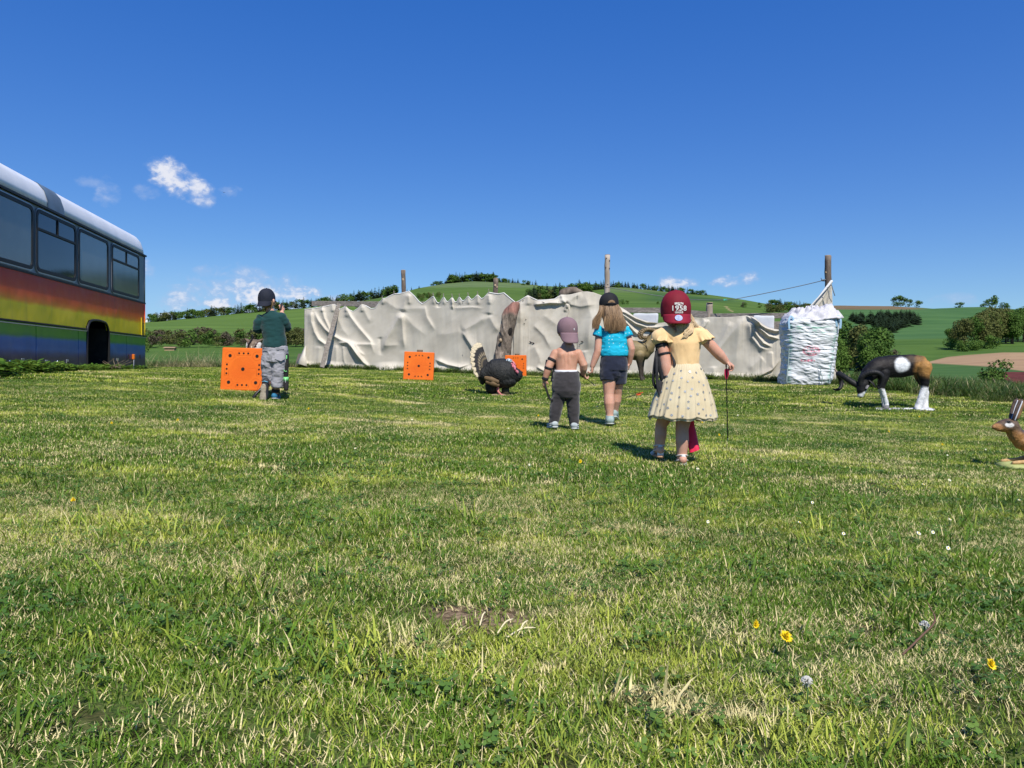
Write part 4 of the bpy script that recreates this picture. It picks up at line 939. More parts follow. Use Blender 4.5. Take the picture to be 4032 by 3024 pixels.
    MB().tube(interp(lip, 40), .022, 8).build('arch_lip', RUB, bus)
    for sx in (-1, 1): MB().box((am+sx*(ar+.012), -.3, Z(.22)), (.02, .62, .85)).build('arch_liner', BLK, bus, smooth=False)
    MB().box((am+ar-.09, -.05, Z(.10)), (.13, .02, .24), rotm('Y', 6)).build('torn_plate', ALU, bus, smooth=False)
    # latches, marker light, small plates on the skirt
    for u in (32, 220): MB().ell((s_of(u), .02, Z(.005)), (.022, .012, .022), n=10).build('rivet_cap', mat('bright_chrome', (.85, .85, .85), .12, metallic=1) if u == 32 else bpy.data.materials['bright_chrome'], bus)
    for u, z in ((84, .0), (260, -.01), (178, -.02)):
        la = MB().box((s_of(u), .020, Z(z)), (.085, .014, .10)).build('latch', ALU, bus, smooth=False, bevel=.006)
        MB().box((s_of(u), .029, Z(z-.012)), (.06, .008, .055)).build('latch_recess', RUB, la, smooth=False)
    MB().box((s_of(458), .022, Z(.05)), (.10, .018, .05)).build('hasp', ALU, bus, smooth=False)
    for u in (503, 547): MB().box((s_of(u), .018, Z(.115)), (.05, .012, .075)).build('cut_out', BLK, bus, smooth=False)
    ml = MB().box((s_of(518), .04, Z(.11)), (.075, .05, .11)).build('marker_light', mat('orange_lens', (.65, .16, .02), .25), bus, smooth=False, bevel=.012)
    MB().tube([(s_of(517), .05, Z(.05)), (s_of(514), .06, Z(-.2))], .008, 6).build('marker_bracket', ALU, bus)
    # brushwood lying in the arch
    t = empty('brushwood', (*(O+es*(a0+.25)+en*.12)[:2], gz(*(O+es*(a0+.25)+en*.12)[:2])), 0, 'tangle of dry twigs lying in front of the empty wheel arch', 'twigs'); t.scale = (.7, .7, .6)
    rs = np.random.default_rng(4); tw = mat('dry_twig', (.26, .20, .13), .9, (.14, .10, .07), 20)
    for k in range(11):
        a = rs.uniform(-1, 1, 2); q = rs.uniform(-.25, .25, 2)
        MB().tube([(q[0]-a[0]*.3, q[1]*.4-.05, .03+rs.uniform(0, .1)), (q[0], q[1]*.4, .09+rs.uniform(0, .1)), (q[0]+a[0]*.35, q[1]*.4-a[1]*.15, .1+rs.uniform(0, .3))], [.009, .008, .004], 5, False).build('twig', tw, t)
build_bus()

# ------------------------------------------------------------------ cloth wall, posts, boards
Z3 = lambda x, y: (1150+x/2.765, 1000+y/2.765)
Z1 = lambda x, y: (1580+x/2.458, 1030+y/2.458)
ZR = lambda x, y: (2300+x/2.212, 1000+y/2.212)
Z4 = lambda x, y: (2400+x/2.949, 1220+y/2.949)
ZB = lambda x, y: (2950+x/2.553, 950+y/2.553)
CLOTH = mat('canvas_cloth', (.70, .645, .545), .9, (.60, .545, .45), 1.6, (.3, .7), bump=.10, bscale=160, spec=.1, trans=.10)
CLOTH2 = mat('canvas_cloth_stained', (.69, .635, .535), .9, (.56, .505, .41), 2.6, (.3, .7), bump=.10, bscale=160, spec=.1, trans=.10)
HEM = mat('white_hem_tape', (.70, .69, .66), .8); OLDW = mat('weathered_board', (.30, .265, .23), .9, (.19, .165, .14), 1.0, bump=.6, bscale=14, stretch=(2, 30, 30))
LOGM = mat('grey_log', (.25, .20, .155), .9, (.12, .09, .07), 7.0, bump=.8, bscale=26, stretch=(1.4, 1.4, .35)); LOGP = mat('pale_peeled_log', (.47, .40, .33), .8, (.30, .24, .185), 5.0, bump=.5, bscale=20, stretch=(1.5, 1.5, .3))
ROPE = mat('grey_rope', (.16, .17, .18), .8); CUT = mat('cut_wood_end', (.45, .34, .22), .9, (.3, .2, .12), 8)

def polydist(U, Vv, pl):
    best = np.full(U.shape, 1e9); side = np.zeros(U.shape); frac = np.zeros(U.shape); ln = [math.hypot(b[0]-a[0], b[1]-a[1]) for a, b in zip(pl[:-1], pl[1:])]; acc = 0.0
    for q_, ((x1, y1), (x2, y2)) in enumerate(zip(pl[:-1], pl[1:])):
        dx, dy = x2-x1, y2-y1; L2 = dx*dx+dy*dy+1e-9
        t = np.clip(((U-x1)*dx+(Vv-y1)*dy)/L2, 0, 1); ex, ey = U-(x1+t*dx), Vv-(y1+t*dy); d = np.hypot(ex, ey)
        s = np.sign(dx*ey-dy*ex)
        m = d < best; best = np.where(m, d, best); side = np.where(m, s, side); frac = np.where(m, (acc+t*ln[q_])/sum(ln), frac); acc += ln[q_]
    return best*np.where(side == 0, 1, side), frac
def cloth(top, bot, us, nv, folds, yfun, seed, amp=.012, bulges=(), holes=()):
    """sheet hung between a surveyed top edge and the ground; folds = (polyline, height m, width px, sharp side)"""
    us = np.array(us); tv = np.interp(us, *np.array(top).T); bv = np.interp(us, *np.array(bot).T)
    f = np.linspace(0, 1, nv); U = np.repeat(us[:, None], nv, 1); Vv = tv[:, None]*(1-f)+bv[:, None]*f
    d = np.zeros(U.shape)
    for pl, A, w, sharp in folds:
        q, fr = polydist(U, Vv, pl); ends = sstep(fr, -.02, .14)*sstep(1-fr, -.02, .30)
        a = np.abs(q)/np.where(q*sharp > 0, w*.42, w) if sharp else np.abs(q)/w
        d += A*ends*np.exp(-a**1.4)
    for (u0, v0, ru, rv, A) in bulges: d += A*np.exp(-((U-u0)/ru)**2-((Vv-v0)/rv)**2)
    y0 = yfun(U)
    p = np.stack([(U.ravel()-UC)/F*y0.ravel(), Vv.ravel()/150., U.ravel()*0], 1)
    big = fbm(p*np.array([.9, .8, 1]), 3, seed).reshape(U.shape); sm = fbm(p*np.array([5, 3.2, 1]), 3, seed+7).reshape(U.shape)
    ang = fbm(np.stack([(U+Vv*.55).ravel()/26., (Vv-U*.3).ravel()/120., U.ravel()*0], 1), 2, seed+3).reshape(U.shape)
    fine = 1-2*np.abs(fbm(np.stack([(U+Vv*.8).ravel()/34., (Vv-U*.25).ravel()/60., U.ravel()*0+seed], 1), 3, seed+5).reshape(U.shape))
    vert = fbm(np.stack([(U+Vv*.06*np.sin(U/160.)).ravel()/23., Vv.ravel()/300., U.ravel()*0+seed*3], 1), 3, seed+11).reshape(U.shape)*sstep(fbm(np.stack([U.ravel()/120., Vv.ravel()/200., U.ravel()*0], 1), 2, seed+2).reshape(U.shape), -.3, .35)
    d = .66*d+.030*big+amp*.3*sm+.005*ang+.003*fine+.020*vert
    y = y0-d; x = (U-UC)/F*y0; z = ZC+(VH-Vv)/F*y0
    # billow of the foot towards the lawn
    foot = sstep(f, .86, 1.0)[None, :]; y = y-foot*.10*(1+.6*np.sin(U/17.)+.5*np.sin(U/41.+1))
    n, m = U.shape; V = np.stack([x.ravel(), y.ravel(), z.ravel()], 1)
    i = np.arange(n-1)[:, None]*m; j = np.arange(m-1)[None, :]
    Fc = np.stack([i+j, i+j+1, i+m+j+1, i+m+j], -1).reshape(-1, 4)
    return V, Fc, (U, Vv, x, y, z)
def solid(o, t=.006):
    md = o.modifiers.new('thick', 'SOLIDIFY'); md.thickness = t; md.offset = 0; return o
def zfoot(u, y): return VH-(gz((u-UC)/F*y, y)-ZC)*F/y

def build_wall():
    # left sheet with the scalloped top
    top = [Z3(*p) for p in [(135, 600), (220, 590), (330, 572), (400, 556), (470, 545), (520, 600), (585, 565), (625, 605), (665, 622), (715, 590), (760, 545), (810, 560), (860, 590), (905, 585), (945, 530), (985, 487), (1020, 478), (1050, 460), (1110, 430), (1180, 425), (1275, 400), (1330, 450), (1385, 515), (1420, 540), (1470, 505), (1540, 455), (1580, 525), (1605, 530), (1652, 463), (1685, 515), (1705, 512), (1745, 467), (1775, 520), (1795, 515), (1822, 463), (1855, 506), (1880, 500), (1918, 453), (1950, 492), (1975, 485), (2020, 438), (2060, 482), (2085, 475), (2142, 413)]]+[Z1(*p) for p in [(900, 303), (940, 308), (995, 298), (1050, 345), (1105, 390), (1150, 400)]]
    us = np.unique(np.concatenate([np.linspace(top[0][0], top[-1][0], 420), [p[0] for p in top]]))
    bot = [(u, zfoot(u, wall_y(u)-.1)+2) for u in np.linspace(1150, 2080, 30)]
    S = lambda *pts: [Z3(*p) for p in pts]
    folds = [(S((215, 600), (222, 740), (255, 850), (300, 930), (370, 985), (450, 985)), .13, 13, -1), (S((235, 610), (300, 730), (370, 820), (440, 880), (540, 935), (620, 965), (700, 1050), (780, 1160), (860, 1240)), .12, 13, -1),
             (S((330, 575), (360, 700), (420, 830), (470, 900)), .09, 10, -1), (S((450, 560), (500, 700), (560, 830), (640, 920)), .04, 12, 0),
             (S((590, 570), (640, 680), (730, 800), (860, 950), (890, 1060), (920, 1100)), .09, 13, -1), (S((600, 570), (600, 700)), .05, 10, 0), (S((640, 950), (700, 1060), (790, 1180), (860, 1240)), .13, 12, -1), (S((690, 980), (740, 1060), (800, 1110)), .07, 10, -1),
             (S((770, 560), (800, 640), (860, 760)), .05, 12, 0), (S((985, 490), (1090, 560), (1200, 640)), .04, 16, 0), (S((1200, 640), (1130, 760), (1050, 900), (970, 1090)), .15, 22, 1), (S((960, 900), (965, 1000), (970, 1110)), -.06, 9, 0),
             (S((1200, 640), (1212, 860), (1228, 1050)), .12, 17, -1), (S((1200, 630), (1240, 500), (1280, 410)), .09, 15, 0), (S((1200, 640), (1320, 780), (1480, 900)), .05, 20, 0), (S((1440, 560), (1470, 690), (1560, 840)), .06, 16, -1), (S((1210, 600), (1440, 590)), .03, 12, 0),
             (S((1850, 840), (1940, 980), (2010, 1090), (2060, 1200)), .11, 17, 1), (S((1850, 840), (2000, 760), (2140, 665)), .07, 15, 0), (S((2140, 665), (2160, 540), (2170, 440)), .06, 15, 0), (S((2140, 670), (2200, 780), (2260, 860)), .06, 15, 0), (S((1850, 840), (1700, 870), (1560, 880)), .03, 20, 0),
             (S((1560, 1150), (1690, 1205), (1830, 1235), (1960, 1190)), .12, 10, 1), (S((1760, 590), (1960, 580), (2100, 592)), .03, 8, -1), (S((1745, 480), (1750, 610)), .08, 7, -1), (S((1590, 520), (1590, 590)), -.06, 8, 0),
             (S((500, 975), (600, 965), (720, 985), (860, 985), (940, 1000)), .08, 14, -1), (S((485, 990), (490, 1230)), .05, 9, 0), (S((560, 1000), (570, 1150), (600, 1240)), .05, 9, 1), (S((730, 1000), (735, 1240)), .03, 12, 0), (S((200, 600), (190, 800), (165, 1000), (110, 1180)), .05, 14, 0), (S((120, 1080), (160, 1230)), .10, 10, -1), (S((300, 1000), (290, 1220)), .04, 12, 0), (S((1000, 1000), (1180, 990)), .03, 10, 0)]
    for x in (220, 330, 440, 590, 760, 985, 1275, 1540, 1652, 1745, 1822, 1918, 2020, 2142): folds.append((S((x, 545 if x < 800 else 440), (x+6, 640 if x < 800 else 560)), .05, 8, 0))
    V, Fc, (U, Vv, X, Y, Zz) = cloth(top, bot, us, 170, folds, wall_y, 3, bulges=[(1400, 1400, 90, 60, .10)])
    wob = [(1190, 1445, 40, 60, 0)]
    o = solid(add('cloth_sheet', mesh_np('cloth_sheet', V, Fc), None, CLOTH)); tag(o, 'long pale canvas sheet hung with a scalloped top edge left of the twisted trunk', 'cloth', 'canvas sheets of the cloth wall')
    # flared corner, hem tape and pegs are parts of the sheet
    fl = MB(); p0 = P(*Z3(130, 1020), 20.4); p1 = P(*Z3(50, 1195), 20.2); p2 = P(*Z3(165, 1225), 20.1); p3 = P(*Z3(150, 1000), 20.35)
    fv = [p0, (p0+p1)/2+np.array([.02, -.04, 0]), p1, (p1+p2)/2+np.array([0, -.12, .02]), p2, (p2+p3)/2+np.array([0, -.1, 0]), p3]
    solid(add('flared_corner', mesh_np('flared_corner', fv+[np.mean(fv, axis=0)+np.array([0, -.05, 0])], [[k, (k+1) % 7, 7] for k in range(7)]), o, CLOTH))
    hem = MB(); hem.tube(np.stack([X[::2, 0], Y[::2, 0]-.005, Zz[::2, 0]-.015], 1), [(.012, .007)]*len(X[::2, 0]), 6, False, up=(0, 1, 0)); hem.build('hem', HEM, o)
    for x in (330, 470, 590, 760, 985, 1110, 1540, 1652, 1745, 1822, 1918, 2020, 2142):
        u = Z3(x, 0)[0]; i = np.argmin(np.abs(us-u)); MB().box((X[i, 0], Y[i, 0]-.01, Zz[i, 0]+.03), (.018, .018, .085), rotm('Y', random.uniform(-15, 15))).build('peg', OLDW, o, smooth=False)
    # right sheet, from behind the trunk to the bag
    top = [Z1(*p) for p in [(1085, 392), (1120, 385), (1150, 371), (1190, 345), (1225, 325), (1270, 348), (1320, 371), (1400, 368), (1480, 360), (1520, 335), (1545, 320), (1600, 322), (1640, 318), (1700, 303), (1750, 291), (1800, 290), (1860, 300), (1950, 330), (1990, 345)]]+[ZR(*p) for p in [(160, 355), (235, 400), (290, 445), (330, 470), (380, 505), (430, 542), (490, 572), (560, 592), (640, 602), (760, 590), (880, 560), (960, 552), (1040, 558), (1100, 548), (1250, 552), (1330, 545), (1410, 535), (1450, 548), (1480, 560), (1540, 610), (1600, 645), (1680, 660), (1780, 652)]]
    bot = [(u, zfoot(u, wall_y(u)-.1)+2) for u in np.linspace(2000, 3140, 40)]
    us = np.unique(np.concatenate([np.linspace(top[0][0], top[-1][0], 460), [p[0] for p in top]]))
    A = lambda *pts: [Z1(*p) for p in pts]; B = lambda *pts: [Z4(*p) for p in pts]; C = lambda *pts: [ZR(*p) for p in pts]; T = lambda *pts: [(1800+x/3.686, 1150+y/3.686) for x, y in pts]
    TB = lambda *pts: [(2100+x/2.811, 1130+y/2.811) for x, y in pts]
    folds = [(TB((0, 200), (180, 180), (350, 185)), .14, 10, 1), (TB((370, 185), (440, 120), (540, 60)), .07, 14, 0), (TB((370, 185), (520, 220), (700, 190)), .05, 16, 1), (TB((375, 190), (340, 280)), .06, 9, 1), (TB((360, 185), (290, 140)), .08, 9, 0), (TB((370, 190), (376, 240)), .05, 5, 0),
             (TB((560, 60), (600, 200), (640, 350), (600, 560), (620, 760)), .08, 26, 0), (TB((0, 420), (120, 540), (200, 700)), .05, 18, 1), (TB((100, 300), (260, 420), (330, 560)), .04, 18, 0), (TB((30, 880), (120, 930), (230, 960)), .10, 12, 1), (TB((0, 640), (60, 760), (100, 900)), .05, 16, 0), (TB((560, 700), (600, 900)), .06, 14, 0),
             (A((1130, 390), (1150, 500), (1130, 600)), .05, 14, 0), (A((1225, 330), (1230, 430)), .05, 12, 0), (A((1545, 325), (1560, 370), (1600, 410)), .06, 11, 1),
             (B((60, 0), (180, 40), (300, 105), (420, 150), (520, 150), (640, 120)), .16, 9, 1), (B((80, 20), (190, 90), (300, 165), (430, 205), (540, 205), (640, 185)), .15, 10, 1), (B((90, 60), (190, 150), (280, 250), (360, 320)), .13, 12, 1), (B((100, 100), (180, 250), (240, 400), (260, 560)), .10, 14, 1), (B((20, 60), (60, 300), (80, 600)), .08, 16, 0),
             (B((1000, 110), (990, 300), (960, 480)), .05, 12, 0), (B((1110, 110), (1060, 190), (1000, 260)), .07, 9, 1), (B((1140, 110), (1100, 180), (1050, 240)), .06, 8, 1), (B((1400, 130), (1300, 340), (1180, 560)), .06, 20, 1), (B((1590, 60), (1400, 280), (1150, 600)), .05, 22, 1), (B((1500, 100), (1480, 400), (1450, 700)), .05, 22, 0),
             (B((1615, 65), (1680, 150), (1780, 215), (1900, 250), (2040, 235)), .17, 9, 1), (B((1640, 100), (1720, 220), (1830, 310), (1990, 345)), .16, 10, 1), (B((1620, 130), (1680, 280), (1770, 390), (1900, 440)), .12, 11, 1), (B((1600, 140), (1640, 320), (1740, 440), (1870, 475)), .10, 12, 0),
             (B((1300, 885), (1500, 850), (1700, 780), (1880, 690), (1990, 560)), .12, 9, 1), (B((1500, 885), (1700, 820), (1900, 730)), .09, 9, 1), (B((1880, 480), (1885, 700)), .05, 12, -1), (B((1200, 650), (1220, 880)), .04, 14, 0), (B((1780, 550), (1600, 700)), .04, 16, 0), (C((1410, 540), (1440, 570), (1500, 640)), .09, 7, 1)]
    V, Fc, (U, Vv, X, Y, Zz) = cloth(top, bot, us, 170, folds, wall_y, 14, bulges=[(2350, 1300, 70, 100, .18), (2900, 1290, 120, 60, .06)])
    o = solid(add('cloth_sheet', mesh_np('cloth_sheet', V, Fc), None, CLOTH2)); tag(o, 'pale stained canvas sheet draped from the twisted trunk to the white bag', 'cloth', 'canvas sheets of the cloth wall')
    sel = U[:, 0] < 2200; hem = MB(); hem.tube(np.stack([X[sel, 0], Y[sel, 0]-.005, Zz[sel, 0]-.015], 1)[::2], (.010), 6, False); hem.build('hem', HEM, o)
    RIP = mat('dark_tear', (.03, .022, .022), .9); rsr = np.random.default_rng(2)
    for u, v, a, b in ((2090, 1348, 7, 4), (2100, 1352, 6, 3), (2070, 1258, 3.0, 2), (2064, 1274, 2.5, 2.5), (2140, 1192, 9, 1.6), (2290, 1346, 5, 3), (2060, 1183, 3, 2), (2282, 1358, 2.5, 2)):
        i = np.argmin(np.abs(us-u)); j = np.argmin(np.abs(Vv[i]-v)); k = Y[i, j]/F
        n = 10; pts = [[X[i, j]+a*k*math.cos(t)*rsr.uniform(.5, 1.2), Y[i, j]-.022+rsr.uniform(-.003, .003), Zz[i, j]+b*k*math.sin(t)*rsr.uniform(.5, 1.2)-a*k*.35*math.cos(t)] for t in np.linspace(0, 2*PI, n, endpoint=False)]
        add('tear', mesh_np('tear', pts, [list(range(n))], False), o, RIP)
    # tied knot tail
    kp = P(*TB((370, 185))[0], 16.75)
    MB().tube([kp+np.array([0, -.1, .02]), kp+np.array([.03, -.16, -.05]), kp+np.array([.05, -.14, -.2]), kp+np.array([-.02, -.14, -.33])], [.02, .035, .02, .008], 8).build('knot', CLOTH2, o)
    # corner sheet pulled up to the dark post
    yb = lambda u: np.interp(u, [3150, 3300], [14.4, 14.35])
    top = [ZB(560, 720), ZB(600, 665), ZB(700, 560), ZB(780, 450), ZB(826, 403), ZB(834, 500)]
    us = np.unique(np.concatenate([np.linspace(top[0][0], ZB(868, 0)[0], 60), [p[0] for p in top]]))
    tp = [(p[0], p[1]) for p in top[:5]]+[(ZB(832, 0)[0], ZB(0, 600)[1]), (ZB(838, 0)[0], ZB(0, 780)[1]), (ZB(868, 0)[0], ZB(0, 1380)[1])]
    bt = [(u, zfoot(u, 14.35)+1) for u in (3150, 3200, 3250, 3300)]
    D = lambda *pts: [ZB(*p) for p in pts]
    V, Fc, _g = cloth(tp, bt, us, 110, [(D((820, 420), (740, 560), (650, 690)), .06, 7, 1), (D((826, 420), (790, 600), (760, 760)), .05, 6, 1), (D((828, 440), (826, 700), (840, 1100)), .05, 6, 0), (D((835, 1150), (850, 1420)), .05, 6, 0)], yb, 23, amp=.008)
    o = solid(add('cloth_sheet', mesh_np('cloth_sheet', V, Fc), None, CLOTH2)); tag(o, 'pointed corner of pale canvas pulled up to the dark post behind the white bag', 'cloth', 'canvas sheets of the cloth wall')
    MB().tube([P(*ZB(600, 668), 14.3), P(*ZB(700, 560), 14.3), P(*ZB(826, 405), 14.3)], [.012, .014, .03], 8).build('hem', HEM, o)
    MB().tube([P(*ZB(828, 440), 14.15), P(*ZB(842, 490), 14.15), P(*ZB(860, 545), 14.15)], .009, 6).build('tie_cord', ROPE, o)
    MB().tube([P(*ZB(784, 465), 14.22), P(*ZB(800, 520), 14.22), P(*ZB(806, 570), 14.22), P(*ZB(828, 605), 14.22)], .008, 6).build('tie_cord', ROPE, o)

    # posts
    def post(u, vt, y, rpx, m, label, lean=0., knots=(), rope=None, seed=1):
        b = P(u+lean, VH, y); zb = gz(b[0], b[1]); t = P(u, vt, y); r = rpx*y/F
        o = empty('wooden_post', (b[0], b[1], zb), 0, label, 'post', 'wooden posts of the wall'); H = t[2]-zb; n = 26
        zs = np.linspace(-.1, H, n); rs = np.random.default_rng(seed); wob = np.cumsum(rs.normal(0, .0035, (n, 2)), 0)
        pts = np.stack([(t[0]-b[0])*zs/H+wob[:, 0]-wob[-1, 0], wob[:, 1], zs], 1)
        me = MB().tube(pts, list(r*(1.06-.1*zs/H)*(1+rs.normal(0, .025, n))), 14, False).mesh('post'); me = wrinkle(me, r*.10, 1/r*.55, (1, 1, .35), seed)
        add('shaft', me, o, m); MB().tube([(t[0]-b[0], 0, H-.002), (t[0]-b[0], 0, H+.012)], r*.90, 12, False).build('cut_end', CUT, o)
        for (dx, v, s) in knots:
            MB().ell(((t[0]-b[0])+dx*r, -r*.86, P(u, v, y)[2]-zb), (s*y/F, s*.6*y/F, s*1.25*y/F), n=10).build('knot', CUT if s > 2.4 else mat_dark, o)
        return o
    global mat_dark
    mat_dark = mat('knot_dark', (.05, .035, .025), .9)
    post(1588, 1065, 19.5, 9.2, LOGM, 'short grey post with two pale knots above the peak of the left sheet', 4, ((0, 1102, 5.0), (-.1, 1124, 3.6)), seed=2)
    post(1952, 1097, 18.1, 9.5, LOGM, 'stubby grey post with a pale knot above the last scallop', 0, ((-.2, 1125, 4.6), (.55, 1132, 3.2), (-.1, 1131, 2)), seed=3)
    post(2392, 1005, 17.0, 11.0, LOGP, 'tall pale peeled post rising behind the backward black cap', -4, ((-.5, 1018, 2.2), (.6, 1028, 2), (-.7, 1055, 2), (.6, 1058, 2), (0, 1122, 2.3), (-.5, 1131, 3.0)), seed=4)
    post(3259, 1008, 14.5, 12.6, LOGM, 'tall dark corner post with a rope tied round it behind the white bag', 0, ((.3, 1027, 2.5), (.5, 1041, 2.6), (-.9, 1074, 3.2)), seed=5)
    post(2795, 1193, 15.9, 13.2, LOGP, 'short sawn off round post just right of the red cap', 0, (), seed=6)
    # rope from post to post
    rp = empty('rope', P(3246, 1103, 14.4), 0, 'thin grey rope strung from the corner post down across the hillside view', 'rope'); q0 = np.array(rp.location)
    pts = interp([P(2392, 1131, 16.85), P(2550, 1158, 16.6), P(2700, 1178, 16.2), P(2860, 1180, 15.3), P(2950, 1167, 15.1), P(3080, 1141, 14.8), P(3180, 1119, 14.6), P(3246, 1103, 14.4)], 50)-q0
    MB().tube(pts, .0075, 6, False).build('cord', ROPE, rp)
    MB().tube([np.array([.055*math.cos(a)+.055, .07*math.sin(a)+.13, .004*a]) for a in np.linspace(0, 2*PI, 20)], .009, 6, False).build('knot_turn', ROPE, rp)
    MB().tube([(0, 0, 0), (-.05, 0, .0), (-.065, 0, .04)], .007, 6).build('rope_end', ROPE, rp)
    tg = P(2856, 1180, 15.32)
    tag(MB().box(tg, (.075, .012, .03)).build('tape_flag', mat('teal_tape', (.05, .45, .32), .5), None, smooth=False), 'small teal scrap of tape tied to the rope', 'tape')
    # horizontal fence boards
    def board(a, b, hpx, label, thick=.045):
        a, b = P(a[0], a[1], wall_y(a[0])+.32), P(b[0], b[1], wall_y(b[0])+.32); h = hpx*((a[1]+b[1])/2)/F; c = (a+b)/2; o = empty('fence_board', c, 0, label, 'board', 'weathered boards behind the cloth')
        MB().bar(a-c, b-c, thick, h).build('plank', OLDW, o, smooth=False, bevel=.006)
        return o
    board((1229, 1195, 21.4), (1500, 1197, 20.7), 20, 'long grey board showing above the left end of the scalloped sheet')
    board((1400, 1200, 20.9), (1672, 1199, 20.1), 22, 'second grey board behind the peak of the left sheet')
    board((2432, 1221, 17.4), (2612, 1222, 16.1), 20, 'dark grey board between the black cap and the red cap')
    board((2700, 1233, 15.7), (2786, 1240, 15.3), 26, 'short grey board with a square end at the sawn off post')
    board((2797, 1245, 15.25), (3190, 1242, 13.5), 21, 'long pale grey rail running from the sawn off post to the white bag')
    board((2960, 1282, 14.4), (3180, 1276, 13.55), 27, 'lower grey rail just beside the white bag')
    board((3030, 1292, 14.1), (3175, 1289, 13.6), 16, 'lowest grey rail above the draped sheet by the bag')
    # white pads
    PAD = mat('white_quilted_pad', (.68, .69, .70), .8, (.6, .61, .63), 3, bump=.5, bscale=9)
    for (u0, u1, v0, v1, y, lab) in ((2492, 2592, 1234, 1275, 16.2, 'white quilted pad hung over the boards left of the red cap'), (2968, 3046, 1243, 1302, 15.1, 'white quilted pad hung over the rail beside the white bag')):
        c = P((u0+u1)/2, (v0+v1)/2, y); w_, h_ = (u1-u0)*y/F, (v1-v0)*y/F
        me = MB().box((0, 0, 0), (w_, .07, h_)).mesh('pad', True, .03); bm = bmesh.new(); bm.from_mesh(me); bmesh.ops.subdivide_edges(bm, edges=bm.edges, cuts=5, use_grid_fill=True); bm.to_mesh(me); bm.free()
        o = add('padded_mat', wrinkle(me, .012, 7, (1, 1, 1), 4), None, PAD, c); o.rotation_euler = (0, .03, -.45 if u0 > 2900 else -.5); tag(o, lab, 'pad', 'white pads on the boards')
    # leaning plank and its brother stick
    a, b = P(*Z3(325, 1235), 19.3), P(*Z3(510, 542), 19.95)
    o = empty('leaning_plank', a, 0, 'grey plank leaning against the left end of the canvas sheet', 'plank'); MB().bar((0, 0, 0), b-a, .11, .04, up=(.5, -1, 0)).build('board', OLDW, o, smooth=False, bevel=.004)
    m = a+(b-a)*.30; MB().bar(m-a+np.array([-.05, -.02, 0]), a+(b-a)*.36-a+np.array([-.05, -.02, 0]), .05, .03).build('batten', OLDW, o, smooth=False)
    a, b = P(3322, 1520, 13.5), P(3262, 1418, 14.0); o = empty('leaning_stick', a, 0, 'thin bare stick propped against the right side of the white bag', 'stick')
    MB().tube(interp([(0, 0, 0), (b-a)*.5+np.array([.02, 0, .01]), b-a], 8), [.024, .022, .018, .018, .017, .016, .015, .014], 8).build('rod', LOGM, o)
    a, b = P(1168, 1446, 20.6), P(1182, 1395, 21.0); o = empty('leaning_board', a, 0, 'dark board end propped behind the flared left corner of the canvas', 'board')
    MB().bar((0, 0, 0), b-a, .10, .05).build('plank', mat('dark_board', (.10, .085, .07), .9), o, smooth=False)

    # twisted old trunk
    yt = 16.75; c = [(2, 1015+0)]; pts = [(640, 1010, .0, 122), (650, 930, .03, 116), (675, 860, .05, 108), (690, 760, .02, 104), (700, 640, 0, 104), (712, 560, 0, 100), (745, 440, 0, 100), (770, 340, 0, 106), (800, 240, 0, 92), (835, 165, 0, 62), (850, 142, 0, 34)]
    ctr = [P(1800+x/3.686, 1150+y/3.686, yt+d) for x, y, d, r in pts]; base = np.array([ctr[0][0], yt, gz(ctr[0][0], yt)])
    ctr[0][2] = base[2]-.08
    o = empty('twisted_trunk', base, 0, 'old grey twisted tree trunk standing between the two canvas sheets', 'tree trunk')
    cc = interp(np.array(ctr)-base, 70); rr = np.interp(np.linspace(0, 1, 70), np.linspace(0, 1, len(pts)), [r/3.686*yt/F for *_, r in pts]); n = 64; V = []
    for k in range(70):
        t = k/69; tw = 5.2*t
        for i in range(n):
            a = 2*PI*i/n; g = 1+.12*math.sin(3*(a+tw))+.085*abs(math.sin(5*(a+tw)+1))-.04+.05*abs(math.sin(11*(a+tw*1.1)+k*.02))+.02*math.sin(29*(a+tw))-(.10 if abs(((a+tw*1.2) % (2*PI))-1.0) < .22 else 0)
            V.append(cc[k]+np.array([math.cos(a)*rr[k]*g, math.sin(a)*rr[k]*g*.9, 0]))
    fc = [[k*n+i, k*n+(i+1) % n, (k+1)*n+(i+1) % n, (k+1)*n+i] for k in range(69) for i in range(n)]+[[69*n+i for i in range(n)]]
    V = np.array(V); me = mesh_np('trunk', V, fc, True); me = wrinkle(me, .016, 5.5, (1, 1, .5), 8, 4)
    v = verts(me); h = v[:, 2]/v[:, 2].max(); grain = fbm(np.stack([v[:, 0]*6+v[:, 2]*7, v[:, 1]*6, v[:, 2]*10-v[:, 0]*14], 1), 4, 12)[:, None]
    st = (np.sin((np.arctan2(v[:, 1]-np.interp(v[:, 2], cc[:, 2], cc[:, 1]), v[:, 0]-np.interp(v[:, 2], cc[:, 2], cc[:, 0]))+5.2*h)*22+grain[:, 0]*5)[:, None]); cl = np.array([.20, .16, .125])*(1+.8*grain+.35*st); rd = np.array([.30, .15, .115])*(1+.5*grain); k = sstep(h+grain[:, 0]*.05, .80, .88)[:, None]
    set_col(me, np.clip(cl*(1-k)+rd*k, .02, 1)); add('wood', me, o, mat('old_wood', (1, 1, 1), .9, vcol=True, nscale=14, bump=.9, bscale=40, stretch=(1.2, 1.2, .6)))
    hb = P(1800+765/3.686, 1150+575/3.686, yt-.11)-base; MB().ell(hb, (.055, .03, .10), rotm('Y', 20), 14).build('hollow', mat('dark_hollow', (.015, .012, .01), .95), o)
    MB().ell(P(1800+630/3.686, 1150+700/3.686, yt-.145)-base, (.035, .03, .045), n=12).build('burl', CUT, o)
